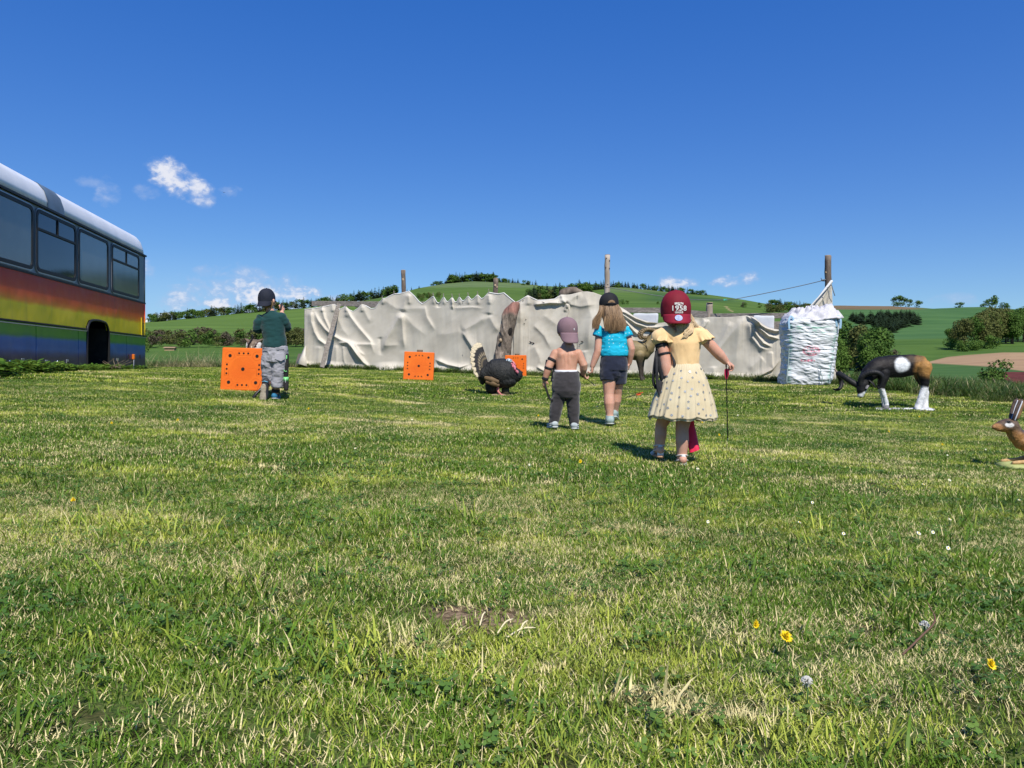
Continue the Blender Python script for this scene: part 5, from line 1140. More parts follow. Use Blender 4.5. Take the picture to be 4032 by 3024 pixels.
    # weathered log resting on top of the right sheet
    a, b = P(*Z1(1535, 338), 16.95), P(*Z1(1750, 300), 16.75); o = empty('log_on_wall', a, 0, 'grey flattened log lying along the top of the right canvas sheet', 'log')
    d = b-a; MB().tube(interp([(0, 0, 0), d*.25+np.array([0, 0, .05]), d*.6+np.array([0, 0, .07]), d], 14), [.05, .09, .11, .12, .12, .12, .11, .11, .10, .10, .09, .07, .06, .04], 12).build('wood', LOGM, o)
build_wall()

# ------------------------------------------------------------------ big white bag
def build_bag():
    y = 13.3; base = np.array([(ZB(575, 0)[0]-UC)/F*y, y, 0]); base[2] = gz(base[0], base[1])
    o = empty('bulk_bag', base, math.radians(-12), 'bulging white woven bulk bag with green streaks and a red round print', 'bag'); o.scale = (1.06, 1.06, 1.06)
    H = 1.10; n, m = 200, 210; Vv, C = [], []
    a = np.linspace(0, 2*PI, n, endpoint=False); t = np.linspace(0, 1, m)
    A, T = np.meshgrid(a, t)
    ex = 3.2; q = (np.abs(np.cos(A))**ex+np.abs(np.sin(A))**ex)**(-1/ex)
    wid = np.interp(T, [0, .08, .3, .55, .8, .93, 1], [.40, .425, .42, .435, .455, .47, .44])
    p3 = np.stack([(np.cos(A)*2.0).ravel(), (np.sin(A)*2.0).ravel(), (T*30).ravel()], 1)
    sag = np.abs(fbm((p3+np.stack([p3[:, 2]*.10, -p3[:, 2]*.07, p3[:, 0]*1.6], 1))*np.array([.9, .9, .27]), 4, 5)).reshape(A.shape); sag2 = fbm(p3*np.array([2.2, 2.2, 1.3]), 3, 9).reshape(A.shape)
    lat = 0.5-0.5*np.cos(4*A)                                   # gathers are stronger towards the corner seams
    r = wid*q*(1-.13*sag*(0.6+.6*(1-lat)))+.014*sag2+.02*np.sin(T*5+A)
    for s in (.22, .42, .50, .58, .66, .78): r -= .012*np.exp(-((T-s-.02*np.sin(A*2+s*20))/.012)**2)*(0.5+.5*np.sin(A*3+s*50))
    lean = .10*(T-.4); X = np.cos(A)*r+lean; Y = np.sin(A)*r; Z = T*H+.01*np.sin(A*3+2)*T
    V = np.stack([X.ravel(), Y.ravel(), Z.ravel()], 1)
    fc = [[k*n+i, k*n+(i+1) % n, (k+1)*n+(i+1) % n, (k+1)*n+i] for k in range(m-1) for i in range(n)]
    Vb = len(V); V = np.vstack([V, [[.0, 0, 0], [.04, 0, H-.02]]]); fc += [[Vb, (i+1) % n, i] for i in range(n)]+[[Vb+1, (m-1)*n+i, (m-1)*n+(i+1) % n] for i in range(n)]
    # prints: front face is around a = -90 degrees
    s = (A+PI/2+PI) % (2*PI)-PI; nz = fbm(p3*2.2, 3, 4).reshape(A.shape); fx = s*.47; fz = T*H
    col = np.ones(A.shape+(3,))*np.array([.70, .71, .71])
    def blend(mask, c): col[:] = col*(1-mask[..., None])+np.array(c)*mask[..., None]
    blend(np.clip(.85*sstep(nz, .0, .35)*np.exp(-((fz-.97+.25*np.abs(fx+.15))/.09)**2)*(np.abs(s) < .8), 0, 1), (.16, .42, .29))
    for e in (-.72, .74): blend(np.clip(.75*sstep(nz, -.25, .3)*np.exp(-((s-e)/.06)**2)*(T < .9), 0, 1), (.22, .47, .36))
    rr = np.hypot(fx+.01, (fz-.56)/.62); blend(np.clip(sstep(nz, -.35, .05)*.8*np.exp(-((rr-.125)/.018)**2), 0, 1), (.72, .10, .18))
    for k, zc in enumerate((.60, .55, .51)): blend(np.clip(.75*(np.abs(fz-zc) < .013)*(np.abs(fx) < .10-.012*k)*sstep(np.sin(fx*150+k*2)+nz*2, -.4, .3), 0, 1), (.74, .13, .20))
    blend(np.clip(.8*(np.abs(fz-.40-.0*fx) < .02)*(fx > -.17)*(fx < .06)*sstep(np.sin(fx*110)+nz*2.5, -.3, .4), 0, 1), (.74, .13, .22))
    cv = np.vstack([col.reshape(-1, 3), [[.7, .7, .7]]*2])
    BAG = mat('woven_white_plastic', (1, 1, 1), .5, vcol=True, nscale=5, bump=.5, bscale=30, spec=.4)
    add('sack', mesh_np('sack', V, fc, True, cv), o, BAG)
    # crumpled open mouth
    rs = np.random.default_rng(9); nn, mm = 90, 26; A, T = np.meshgrid(np.linspace(0, 2*PI, nn, endpoint=False), np.linspace(0, 1, mm))
    q = (np.abs(np.cos(A))**ex+np.abs(np.sin(A))**ex)**(-1/ex)
    f = fbm(np.stack([np.cos(A).ravel()*2.6, np.sin(A).ravel()*2.6, T.ravel()*4], 1), 4, 8).reshape(A.shape)
    f2 = np.abs(fbm(np.stack([np.cos(A).ravel()*5, np.sin(A).ravel()*5, T.ravel()*7+3], 1), 3, 18).reshape(A.shape))
    r = .46*q*(1-T**1.3*.93)*(1+.20*f*(1-T*.5)); zz = H-.05+.20*np.sin(np.clip(T*1.5, 0, 1)*PI/2)*(1+.55*f)+.12*f2*(.3+T)+.05*np.cos(A-.2)*(1-T)-.06*np.clip(T-.7, 0, 1)
    V = np.stack([(np.cos(A)*r+.05).ravel(), (np.sin(A)*r).ravel(), zz.ravel()], 1)
    fc = [[k*nn+i, k*nn+(i+1) % nn, (k+1)*nn+(i+1) % nn, (k+1)*nn+i] for k in range(mm-1) for i in range(nn)]
    solid(add('crumpled_mouth', mesh_np('crumpled_mouth', V, fc), o, mat('white_film', (.73, .72, .73), .45, (.62, .60, .62), 4, bump=.6, bscale=18, trans=.15)), .004)
    # flap corner, seams, loops
    V = [[.36, -.33, H-.06], [.52, -.36, H+.0], [.44, -.30, H+.13], [.34, -.25, H+.02]]
    solid(add('flap', mesh_np('flap', V, [[0, 1, 2, 3]], True), o, bpy.data.materials['white_film']), .006)
    BL = mat('pale_blue_strap', (.32, .50, .64), .6); SEAM = mat('grey_green_seam', (.28, .36, .36), .7)
    for e in (-.785, .785):
        aa = e-PI/2; pts = []
        for tt in np.linspace(.02, .96, 24):
            w_ = np.interp(tt, [0, .08, .3, .55, .8, .93, 1], [.40, .425, .42, .435, .455, .47, .44]); qq = (abs(math.cos(aa))**ex+abs(math.sin(aa))**ex)**(-1/ex)
            rr_ = w_*qq*.985+.004*math.sin(tt*40); pts.append((math.cos(aa)*rr_+.10*(tt-.4), math.sin(aa)*rr_, tt*H))
        MB().tube(pts, .012, 6).build('seam', SEAM, o)
        tp = np.array(pts[-1]); sx = 1 if e > 0 else -1
        MB().tube(interp([tp+np.array([-.02*sx, -.03, -.10]), tp+np.array([-.035*sx, -.04, .02]), tp+np.array([.0, -.03, .07]), tp+np.array([.035*sx, -.045, .0]), tp+np.array([.03*sx, -.05, -.13])], 20), [(.017, .003)]*20, 8, True, up=(0, 1, 0)).build('lifting_loop', BL, o)
    for x0, z0, z1 in ((.12, .16, .30), (.14, .02, .22)): MB().tube(interp([(x0, -.43, z1), (x0+.03, -.44, (z0+z1)/2), (x0+.02, -.43, z0)], 6), .006, 5).build('loose_cord', SEAM, o)
build_bag()

# ------------------------------------------------------------------ orange archery targets
def build_targets():
    OR = mat('orange_foam', (.80, .165, .012), .65, (.72, .135, .010), 4.0, bump=.15, bscale=140, spec=.25)
    RING = mat('orange_groove', (.70, .135, .010), .8); HOLE = mat('black_spot', (.012, .010, .010), .9); BRN = mat('brown_block', (.16, .10, .06), .9, (.08, .05, .03), 8, bump=.4)
    S, D = .50, .10
    def disc(r):
        n = 18; V = [[math.cos(2*PI*i/n)*r, -.0015, math.sin(2*PI*i/n)*r] for i in range(n)]+[[math.cos(2*PI*i/n)*r, .002, math.sin(2*PI*i/n)*r] for i in range(n)]
        me = mesh_np('spot', V, [list(range(n)), list(range(n, 2*n))[::-1]]+[[i, n+i, n+(i+1) % n, (i+1) % n] for i in range(n)], False); me.materials.append(HOLE); return me
    dots = {k: disc(k) for k in (.0185, .0105, .020)}
    spots = [(0, 0, .020)]+[(sx*.155, sz*.155, .0185) for sx in (-1, 1) for sz in (-1, 1)]+[(k*.052, s*.185, .0105) for k in (-1, 0, 1) for s in (-1, 1)]+[(s*.185, k*.052, .0105) for k in (-1, 0, 1) for s in (-1, 1)]
    def ring(mb, cx, cz, r):
        n = 40; mb.tube([(cx+math.cos(a)*r, -D/2-.0005, cz+math.sin(a)*r) for a in np.linspace(0, 2*PI, n)], .0017, 4, False)
    def rect(mb, cx, cz, w, h):
        for a, b in (((-1, -1), (1, -1)), ((1, -1), (1, 1)), ((1, 1), (-1, 1)), ((-1, 1), (-1, -1))): mb.tube([(cx+a[0]*w, -D/2-.0005, cz+a[1]*h), (cx+b[0]*w, -D/2-.0005, cz+b[1]*h)], .0017, 4, False)
    face = MB().box((0, 0, 0), (S, D, S)).mesh('face', False, .014); face.materials.append(OR)
    g = MB()
    for r in (.035, .05, .065, .08, .095, .11, .125, .14): ring(g, 0, 0, r)
    for sx in (-1, 1):
        for sz in (-1, 1): ring(g, sx*.155, sz*.155, .05)
        rect(g, 0, sx*.185, .075, .025); rect(g, sx*.185, 0, .025, .075)
    gm = g.mesh('grooves'); gm.materials.append(RING)
    for k, (u, vb, y, rz, tilt, roll, lab, blk) in enumerate(((957, 1535, 8.62, .04, -6, 1.3, 'orange foam target block beside the boy in the green shirt', 0), (1647, 1497, 13.05, .05, -7, 2.2, 'orange foam target block standing alone in front of the scalloped sheet', 1), (2031, 1478, 16.1, -.10, -3, -.2, 'orange foam target block partly hidden by the turkey', 1))):
        p = P(u, vb, y); z = gz(p[0], y); o = empty('archery_target', (p[0], y, z), rz, lab, 'target', 'orange targets on the lawn')
        o.rotation_euler = (math.radians(tilt), math.radians(roll), rz); o.scale = ((1, 1, 1), (1.06, 1, 1), (.93, .93, .93))[k]
        f = add('face', face, o); f.location = (0, 0, S/2)
        q = add('grooves', gm, o); q.location = (0, 0, S/2)
        for x, zz, r in spots:
            h = add('spot', dots[r], o); h.location = (x, -D/2-.003, S/2+zz)
        if blk:
            b = empty('support_block', (p[0]+(.01 if k == 1 else .03), y+.16, z), .1, 'brown wooden stake standing behind the %s target' % ('lone middle' if k == 1 else 'right hand'), 'stake', 'stakes behind the targets')
            MB().tube([(0, 0, -.1), (0, 0, .54 if k == 1 else .50)], .052, 12, False).build('shaft', BRN, b)
build_targets()
# ------------------------------------------------------------------ foam animals
def frame(ox, oy, k, S, xr, y0, d):
    """local frame of a surveyed figure: photo-crop pixel -> metres about its foot"""
    u = ox+xr/k; v = oy+y0/k; root = P(u, v, d)
    return root, (lambda x, y, dy=0.0: np.array([(x-xr)/S, dy, (y0-y)/S]))
def ridged_horn(pts, rad, n=90, ridges=26, depth=.10):
    p = interp(pts, n); r = np.interp(np.linspace(0, 1, n), np.linspace(0, 1, len(rad)), rad)
    r = r*(1+depth*np.sin(np.linspace(0, ridges*2*PI, n)))
    return tube(p, list(r), 14, True)

def build_turkey():
    S = 993.8; root, L = frame(1800, 1150, 3.686, S, 590, 1500, 10.8); root[2] = gz(root[0], 10.8)
    o = empty('turkey_figure', root, 0, 'dark strutting turkey figure with fanned cream tipped tail on a sandy base', 'animal figure')
    # body as one skin, then rows of overlapping feathers pressed into it
    mb = MB()
    mb.tube([L(420, 1190), L(520, 1160), L(640, 1170), L(760, 1190), L(850, 1210)], [(.115, .11), (.18, .16), (.21, .185), (.195, .17), (.10, .10)], 24, True, up=(0, 1, 0))
    mb.ell(L(505, 1370), (.10, .11, .12)); mb.ell(L(560, 1300), (.12, .12, .12)); mb.ell(L(700, 1290), (.17, .16, .11)); mb.tube([L(390, 1180), L(350, 1240), L(370, 1320)], [.07, .06, .03], 12)
    mb.tube([L(740, 1090), L(745, 1040), L(765, 1012)], [.055, .038, .03], 12)
    me = fuse(mb, .010, 5); V = verts(me); N = norms(me); X, Y, Z = V.T
    cx, cz = L(600, 1190)[0], L(600, 1190)[2]
    ang = np.arctan2(Z-cz, Y*1.0); row = (X-cx)*34+2.0*np.sin(ang); colm = ang*11+np.floor(row)*.5*2
    fr = row-np.floor(row); sc = (1-fr)*.010*(0.6+.4*np.cos((ang*9+np.floor(row)*PI)))
    # spiral of wing coverts on the near side
    wx, wz = L(620, 1160)[0], L(620, 1160)[2]; rad = np.hypot(X-wx, Z-wz); wm = sstep(-rad, -.14, -.11)*(Y < 0)
    fr2 = (rad*36+np.arctan2(Z-wz, X-wx)*1.0) % 1.0; sc = sc*(1-wm)+wm*.011*(1-fr2)
    set_verts(me, V+N*sc[:, None])
    nz = fbm(V*28, 3, 3)[:, None]; f = np.where(wm > .5, fr2, fr)[:, None]
    col = np.array([.016, .017, .017])*(1+.5*nz)+np.array([.035, .030, .020])*np.clip(f-.45, 0, 1)*(1+nz)
    hd = sstep(-np.linalg.norm(V-L(765, 1010), axis=1), -.075, -.05)[:, None]; col = col*(1-hd)+np.array([.50, .56, .60])*hd
    set_col(me, np.clip(col, .004, 1)); add('body', me, o, mat('foam_plumage', (1, 1, 1), .62, vcol=True, nscale=50, bump=.6, bscale=120, spec=.35))
    # head wattles
    rs = np.random.default_rng(6); RED = mat('wattle_red', (.46, .07, .11), .5, (.60, .26, .30), 60); PALE = mat('pale_head', (.55, .66, .70), .5, (.12, .16, .20), 45, (.45, .55))
    hb = MB(); hb.ell(L(760, 1005, -.05), (.052, .036, .036), rotm('Y', 25)); hb.ell(L(725, 1010, -.05), (.03, .03, .028)); hb.build('head', PALE, o)
    w = MB()
    for k in range(26):
        t = k/25; c = L(760+110*t+rs.uniform(-16, 16), 1040+125*t+rs.uniform(-18, 18), -.07-.05*t+rs.uniform(-.03, .03)); w.ell(c, (.017, .017, .024), n=8)
    w.tube([L(800, 1005, -.07), L(835, 1045, -.09), L(845, 1085, -.09)], [.012, .013, .008], 8)
    wm_ = fuse(w, .006, 2); add('wattle', wm_, o, RED); MB().tube([L(795, 1010, -.07), L(822, 1022, -.08)], [.012, .004], 8).build('beak', mat('horn_beak', (.4, .33, .22), .5), o)
    MB().ell(L(775, 996, -.088), (.006, .005, .006), n=8).build('eye', mat('black_eye', (.01, .01, .01), .15), o)
    # tail fan: one feather mesh, many feathers
    fm = MB(); n = 9; Vv, Fc, C = [], [], []
    prof = [(0, .012), (.25, .026), (.5, .033), (.75, .040), (.9, .042), (.97, .034), (1.0, .014)]
    for side in (-1, 1):
        for t, wd in prof: Vv += [[-wd, side*.005, t], [0, side*.011, t], [wd, side*.005, t]]
    m = len(prof)*3
    for k in range(len(prof)-1):
        for q in range(2):
            a = k*3+q; Fc.append([a, a+1, a+4, a+3]); b = m+a; Fc.append([b+3, b+4, b+1, b])
        for q, e in ((0, 0), (2, 2)): a = k*3+e; Fc.append([a, a+3, m+a+3, m+a] if e == 0 else [a+3, a, m+a, m+a+3])
    Fc += [[0, m, m+1, 1], [1, m+1, m+2, 2], [m-3, m-2, 2*m-2, 2*m-3], [m-2, m-1, 2*m-1, 2*m-2]]
    me = mesh_np('feather', Vv, Fc, False); bm = bmesh.new(); bm.from_mesh(me); bmesh.ops.subdivide_edges(bm, edges=bm.edges, cuts=3, use_grid_fill=True); bm.to_mesh(me); bm.free()
    v = verts(me); t = v[:, 2]+.02*np.sin(v[:, 0]*260); col = np.ones((len(v), 3))*np.array([.018, .016, .014])
    for a, b, c in ((.40, .47, (.17, .13, .07)), (.56, .60, (.34, .27, .16)), (.62, .64, (.22, .17, .10)), (.845, 1.1, (.62, .52, .34))):
        k = (t > a) & (t < b); col[k] = c
    col[(np.abs(v[:, 0]) > .036) & (t > .84)] *= .35
    set_col(me, col); me.materials.append(mat('foam_feather', (1, 1, 1), .6, vcol=True, nscale=60, bump=.4, bscale=150))
    A = L(470, 1140, .03); U = np.array([-.71, -.15, .65]); Sv = np.array([.07, .38, .86]); Ln = .385
    nf = 17
    for k in range(nf):
        a = math.radians(-47+94*k/(nf-1)); d = math.cos(a)*U+math.sin(a)*Sv; ln = np.linalg.norm(d)
        tan = -math.sin(a)*U+math.cos(a)*Sv; z = d/ln; x = tan-np.dot(tan, z)*z; x /= np.linalg.norm(x); y = np.cross(z, x)
        f = bpy.data.objects.new('tail_feather', me); COL.objects.link(f); f.parent = o
        M = Matrix([[x[i], y[i], z[i], 0] for i in range(3)]+[[0, 0, 0, 1]]); M.translation = Vector(A+y*.008*(k % 2)); S_ = ln*Ln*(1.0 if k % 2 else .975)
        f.matrix_local = M @ Matrix.Diagonal((.95, 1, S_, 1))
    # folded wing with brown bars, legs, base
    wg = MB(); wg.tube([L(420, 1245, -.16), L(500, 1265, -.19), L(590, 1300, -.18)], [(.02, .028), (.03, .04), (.02, .03)], 10); wg.tube([L(440, 1300, -.16), L(520, 1320, -.185), L(595, 1350, -.16)], [(.02, .03), (.03, .042), (.02, .03)], 10)
    wg.build('wing', mat('wing_brown', (.20, .125, .055), .65, (.11, .07, .035), 22, bump=.5, bscale=60, stretch=(1, 1, 5)), o)
    SK = mat('pink_leg', (.50, .17, .15), .5); lg = MB()
    lg.tube([L(590, 1400, -.10), L(600, 1445, -.12), L(640, 1490, -.13)], [.022, .017, .016], 10); lg.tube([L(640, 1490, -.13), L(690, 1522, -.15)], [.017, .010], 8); lg.tube([L(640, 1490, -.13), L(705, 1500, -.10)], [.015, .010], 8); lg.tube([L(640, 1490, -.13), L(620, 1515, -.17)], [.014, .008], 8)
    lg.build('leg', SK, o); MB().tube([L(700, 1390), L(705, 1500)], [(.055, .05), (.06, .06)], 12, False).build('support', mat('mossy_support', (.07, .06, .03), .9), o)
    b = MB(); b.ell(L(585, 1532, -.02), (.25, .20, .055), n=28); bm_ = wrinkle(fuse(b, .012, 2), .012, 14, seed=4); add('base', bm_, o, mat('sandy_base', (.30, .225, .145), .9, (.20, .15, .09), 12, bump=.4))

def legs(mb, L, pts): mb.tube([L(x, y, dy) for x, y, dy, r in pts], [r for *_, r in pts], 14)

def build_ram():
    S = 816.; root, L = frame(3250, 1100, 2.829, S, 860, 1470, 10.1); root[2] = gz(root[0], 10.1)
    o = empty('ram_figure', root, 0, 'grazing ram figure painted black, white and ochre with big curled black horns', 'animal figure'); z = lambda r: r/S
    mb = MB(); mb.tube([L(560, 1015, -.02), L(610, 1000), L(700, 988), L(850, 985), L(980, 968), L(1070, 975), L(1110, 1000)], [(z(r), z(r)*.78) for r in (88, 116, 126, 126, 118, 108, 64)], 24, True, up=(0, 1, 0))
    mb.V[-1] = mb.V[-1]
    mb.tube([L(620, 985), L(540, 1015, -.02), L(460, 1075, -.05), L(405, 1130, -.08)], [z(r) for r in (112, 100, 84, 66)], 16)
    mb.tube([L(410, 1120, -.08), L(375, 1190, -.11), L(350, 1260, -.13), L(338, 1300, -.14)], [z(r) for r in (68, 66, 48, 34)], 16)
    legs(mb, L, [(620, 1060, -.08, z(62)), (600, 1150, -.10, z(46)), (580, 1225, -.10, z(33)), (618, 1320, -.10, z(26)), (640, 1400, -.10, z(25)), (632, 1445, -.11, z(33))])
    legs(mb, L, [(680, 1060, .07, z(58)), (655, 1170, .08, z(40)), (650, 1250, .08, z(30)), (678, 1340, .08, z(25)), (690, 1410, .08, z(25)), (690, 1450, .07, z(32))])
    legs(mb, L, [(1060, 1000, -.07, z(90)), (1050, 1090, -.09, z(66)), (1065, 1180, -.09, z(44)), (1060, 1235, -.09, z(36)), (1025, 1330, -.09, z(36)), (1000, 1420, -.09, z(38)), (985, 1455, -.10, z(38))])
    legs(mb, L, [(1080, 1020, .06, z(84)), (1100, 1120, .08, z(56)), (1145, 1210, .09, z(38)), (1158, 1290, .09, z(34)), (1150, 1380, .09, z(36)), (1140, 1450, .08, z(42))])
    mb.tube([L(1130, 940), L(1150, 985), L(1140, 1040)], [z(26), z(22), z(14)], 8)
    me = fuse(mb, .0075, 6); me = wrinkle(me, .006, 16, (1, 1, 1.6), 3, 3)
    V = verts(me); X = V[:, 0]*S+860; Yp = 1470-V[:, 2]*S; n = fbm(V*14, 3, 2)*16; n2 = fbm(V*np.array([30, 30, 60]), 3, 6)[:, None]
    col = np.ones((len(V), 3))*np.array([.011, .0105, .011])
    def pt(m, c): m = np.clip(m, 0, 1)[:, None]; col[:] = col*(1-m)+np.array(c)*m
    pt(.8*sstep(-np.hypot((X-610)/150, (Yp-950)/70), -1, -.3), (.040, .034, .031)); pt(.7*sstep(-np.hypot((X-930)/90, (Yp-900)/60), -1, -.3), (.10, .07, .045))
    pt(sstep(-(np.hypot((X-1085)/165, (Yp-985)/150)+n/110), -1.05, -.50)*(V[:, 1] < .25), (.36, .185, .055)); pt(.8*sstep(-np.hypot((X-1010)/70, (Yp-900)/50), -1, -.3), (.20, .115, .05))
    pt(sstep(-(np.hypot((X-808)/98, (Yp-965)/96)+n/80), -1.05, -.62), (.74, .75, .75))
    pt(sstep(Yp+n*1.3, 1215, 1240)*(X > 520)*(X < 780), (.72, .72, .72)); pt(sstep(Yp+n*1.3, 1195, 1225)*(X > 930), (.72, .72, .72))
    pt(sstep(Yp+(X-350)*.6+n*.4, 1258, 1276)*(X < 470)*(Yp < 1335), (.70, .70, .68)); pt(sstep(Yp-n, 1405, 1425)*(X > 520)*(X < 780)*.8, (.10, .09, .09))
    col *= (1+.25*n2); set_col(me, np.clip(col, .006, .9)); add('body', me, o, mat('painted_foam', (1, 1, 1), .6, vcol=True, nscale=30, bump=.5, bscale=70, spec=.18))
    HB = mat('black_horn', (.010, .010, .011), .55, (.022, .021, .021), 14, spec=.25)
    add('horn', mesh_np('horn', *ridged_horn([L(345, 1185, -.13), L(350, 1105, -.15), L(405, 1058, -.19), L(480, 1052, -.23), L(532, 1090, -.24), L(538, 1155, -.23), L(522, 1205, -.22), L(500, 1220, -.215), L(488, 1190, -.22)], [z(r) for r in (34, 33, 31, 28, 25, 21, 16, 11, 5)], 90, 30, .05)), o, HB)
    add('horn', mesh_np('horn', *ridged_horn([L(325, 1195, -.08), L(265, 1150, -.04), L(205, 1092, .04), L(192, 1072, .12), L(220, 1085, .20), L(255, 1135, .24), L(262, 1185, .23), L(235, 1235, .20), L(180, 1252, .17), L(130, 1238, .14)], [z(r) for r in (33, 33, 32, 30, 27, 25, 22, 18, 13, 5)], 90, 34, .05)), o, HB)
    MB().tube([L(392, 1200, -.18), L(378, 1225, -.20)], [(z(24), z(10)), (z(14), z(8))], 10).build('eyelid', mat('grey_lid', (.16, .15, .15), .5), o)
    MB().ell(L(372, 1212, -.175), (z(13), z(10), z(15)), n=10).build('eye', bpy.data.materials['black_eye'], o)
    MB().tube([L(420, 1135, -.16), L(452, 1170, -.20), L(470, 1215, -.21)], [(z(14), z(8)), (z(34), z(9)), (z(6), z(5))], 10).build('ear', HB, o)
    MB().ell(L(334, 1318, -.155), (z(17), z(14), z(10)), n=10).build('nose', HB, o)
    b = MB(); b.ell(L(620, 1462, -.06), (z(95), .10, z(22)), n=20); b.tube([L(640, 1468, -.02), L(820, 1468, 0), L(980, 1470, 0)], [(.07, .028), (.055, .026), (.07, .03)], 12, True, up=(0, 0, 1)); b.ell(L(1080, 1466, 0), (z(125), .17, z(28)), n=20)
    bm_ = wrinkle(fuse(b, .010, 2), .010, 18, seed=8); v = verts(bm_); q = fbm(v*9, 3, 4)[:, None]; set_col(bm_, np.clip(np.array([.66, .66, .66])*(1-.85*np.clip(q*2.2-.1, 0, 1)), .05, 1)); add('base', bm_, o, bpy.data.materials['painted_foam'])

def build_deer():
    S = 613.; root, L = frame(2400, 1220, 2.949, S, 330, 855, 14.0); root[2] = gz(root[0], 14.0)
    o = empty('mouflon_figure', root, 0, 'olive brown mouflon figure with ridged curled horn standing behind the girls', 'animal figure'); z = lambda r: r/S
    mb = MB(); mb.tube([L(60, 480), L(130, 478), L(230, 490), L(330, 505), L(420, 500), L(460, 480)], [(z(r), z(r)*.76) for r in (70, 98, 112, 116, 108, 70)], 22, True, up=(0, 1, 0))
    mb.tube([L(420, 480), L(470, 410), L(505, 345), L(525, 300)], [z(r) for r in (92, 76, 58, 48)], 14); mb.tube([L(525, 300), L(580, 330), L(640, 365), L(665, 380)], [z(r) for r in (52, 46, 32, 22)], 14)
    for x, dy, f in ((345, -.09, 1), (385, .09, 1), (95, -.09, 0), (60, .09, 0)):
        if f: legs(mb, L, [(x-5, 560, dy, z(62)), (x-5, 640, dy, z(36)), (x, 720, dy, z(22)), (x+8, 800, dy, z(16)), (x+22, 845, dy, z(20))])
        else: legs(mb, L, [(x, 520, dy, z(80)), (x+10, 610, dy, z(48)), (x-15, 690, dy, z(24)), (x-5, 780, dy, z(16)), (x, 845, dy, z(20))])
    mb.tube([L(30, 440), L(15, 500)], [z(22), z(10)], 8)
    me = fuse(mb, .010, 6); V = verts(me); n = fbm(V*9, 3, 1)[:, None]; h = sstep(V[:, 2], .32, .55)[:, None]
    set_col(me, np.clip((np.array([.052, .040, .030])*(1-h)+np.array([.215, .160, .070])*h)*(1+.3*n), .01, 1)); me = wrinkle(me, .004, 20, seed=5)
    add('body', me, o, mat('brown_foam', (1, 1, 1), .55, vcol=True, nscale=12, bump=.4, bscale=80, spec=.35))
    HN = mat('tan_horn', (.24, .17, .085), .6, (.13, .09, .045), 18)
    for dy in (-.09, .09):
        add('horn', mesh_np('horn', *ridged_horn([L(520, 285, dy*.5), L(480, 264, dy), L(425, 258, dy*1.3), L(375, 283, dy*1.5), L(357, 322, dy*1.6), L(374, 354, dy*1.6), L(405, 360, dy*1.6), L(430, 335, dy*1.6)], [z(r) for r in (24, 24, 23, 21, 19, 17, 14, 8)], 90, 17, .14)), o, HN)
        MB().tube([L(510, 300, dy*.6), L(495, 325, dy*1.2), L(488, 350, dy*1.4)], [(z(10), z(6)), (z(18), z(6)), (z(5), z(4))], 8).build('ear', HN, o)
        MB().ell(L(575, 318, dy*.48), (z(9), z(7), z(9)), n=8).build('eye', bpy.data.materials['black_eye'], o)
    MB().tube(interp([L(372, 392, -.14), L(398, 420, -.155), L(415, 465, -.155), L(424, 505, -.14)], 16), .006, 6).build('strap', mat('dark_line', (.03, .022, .012), .8), o)

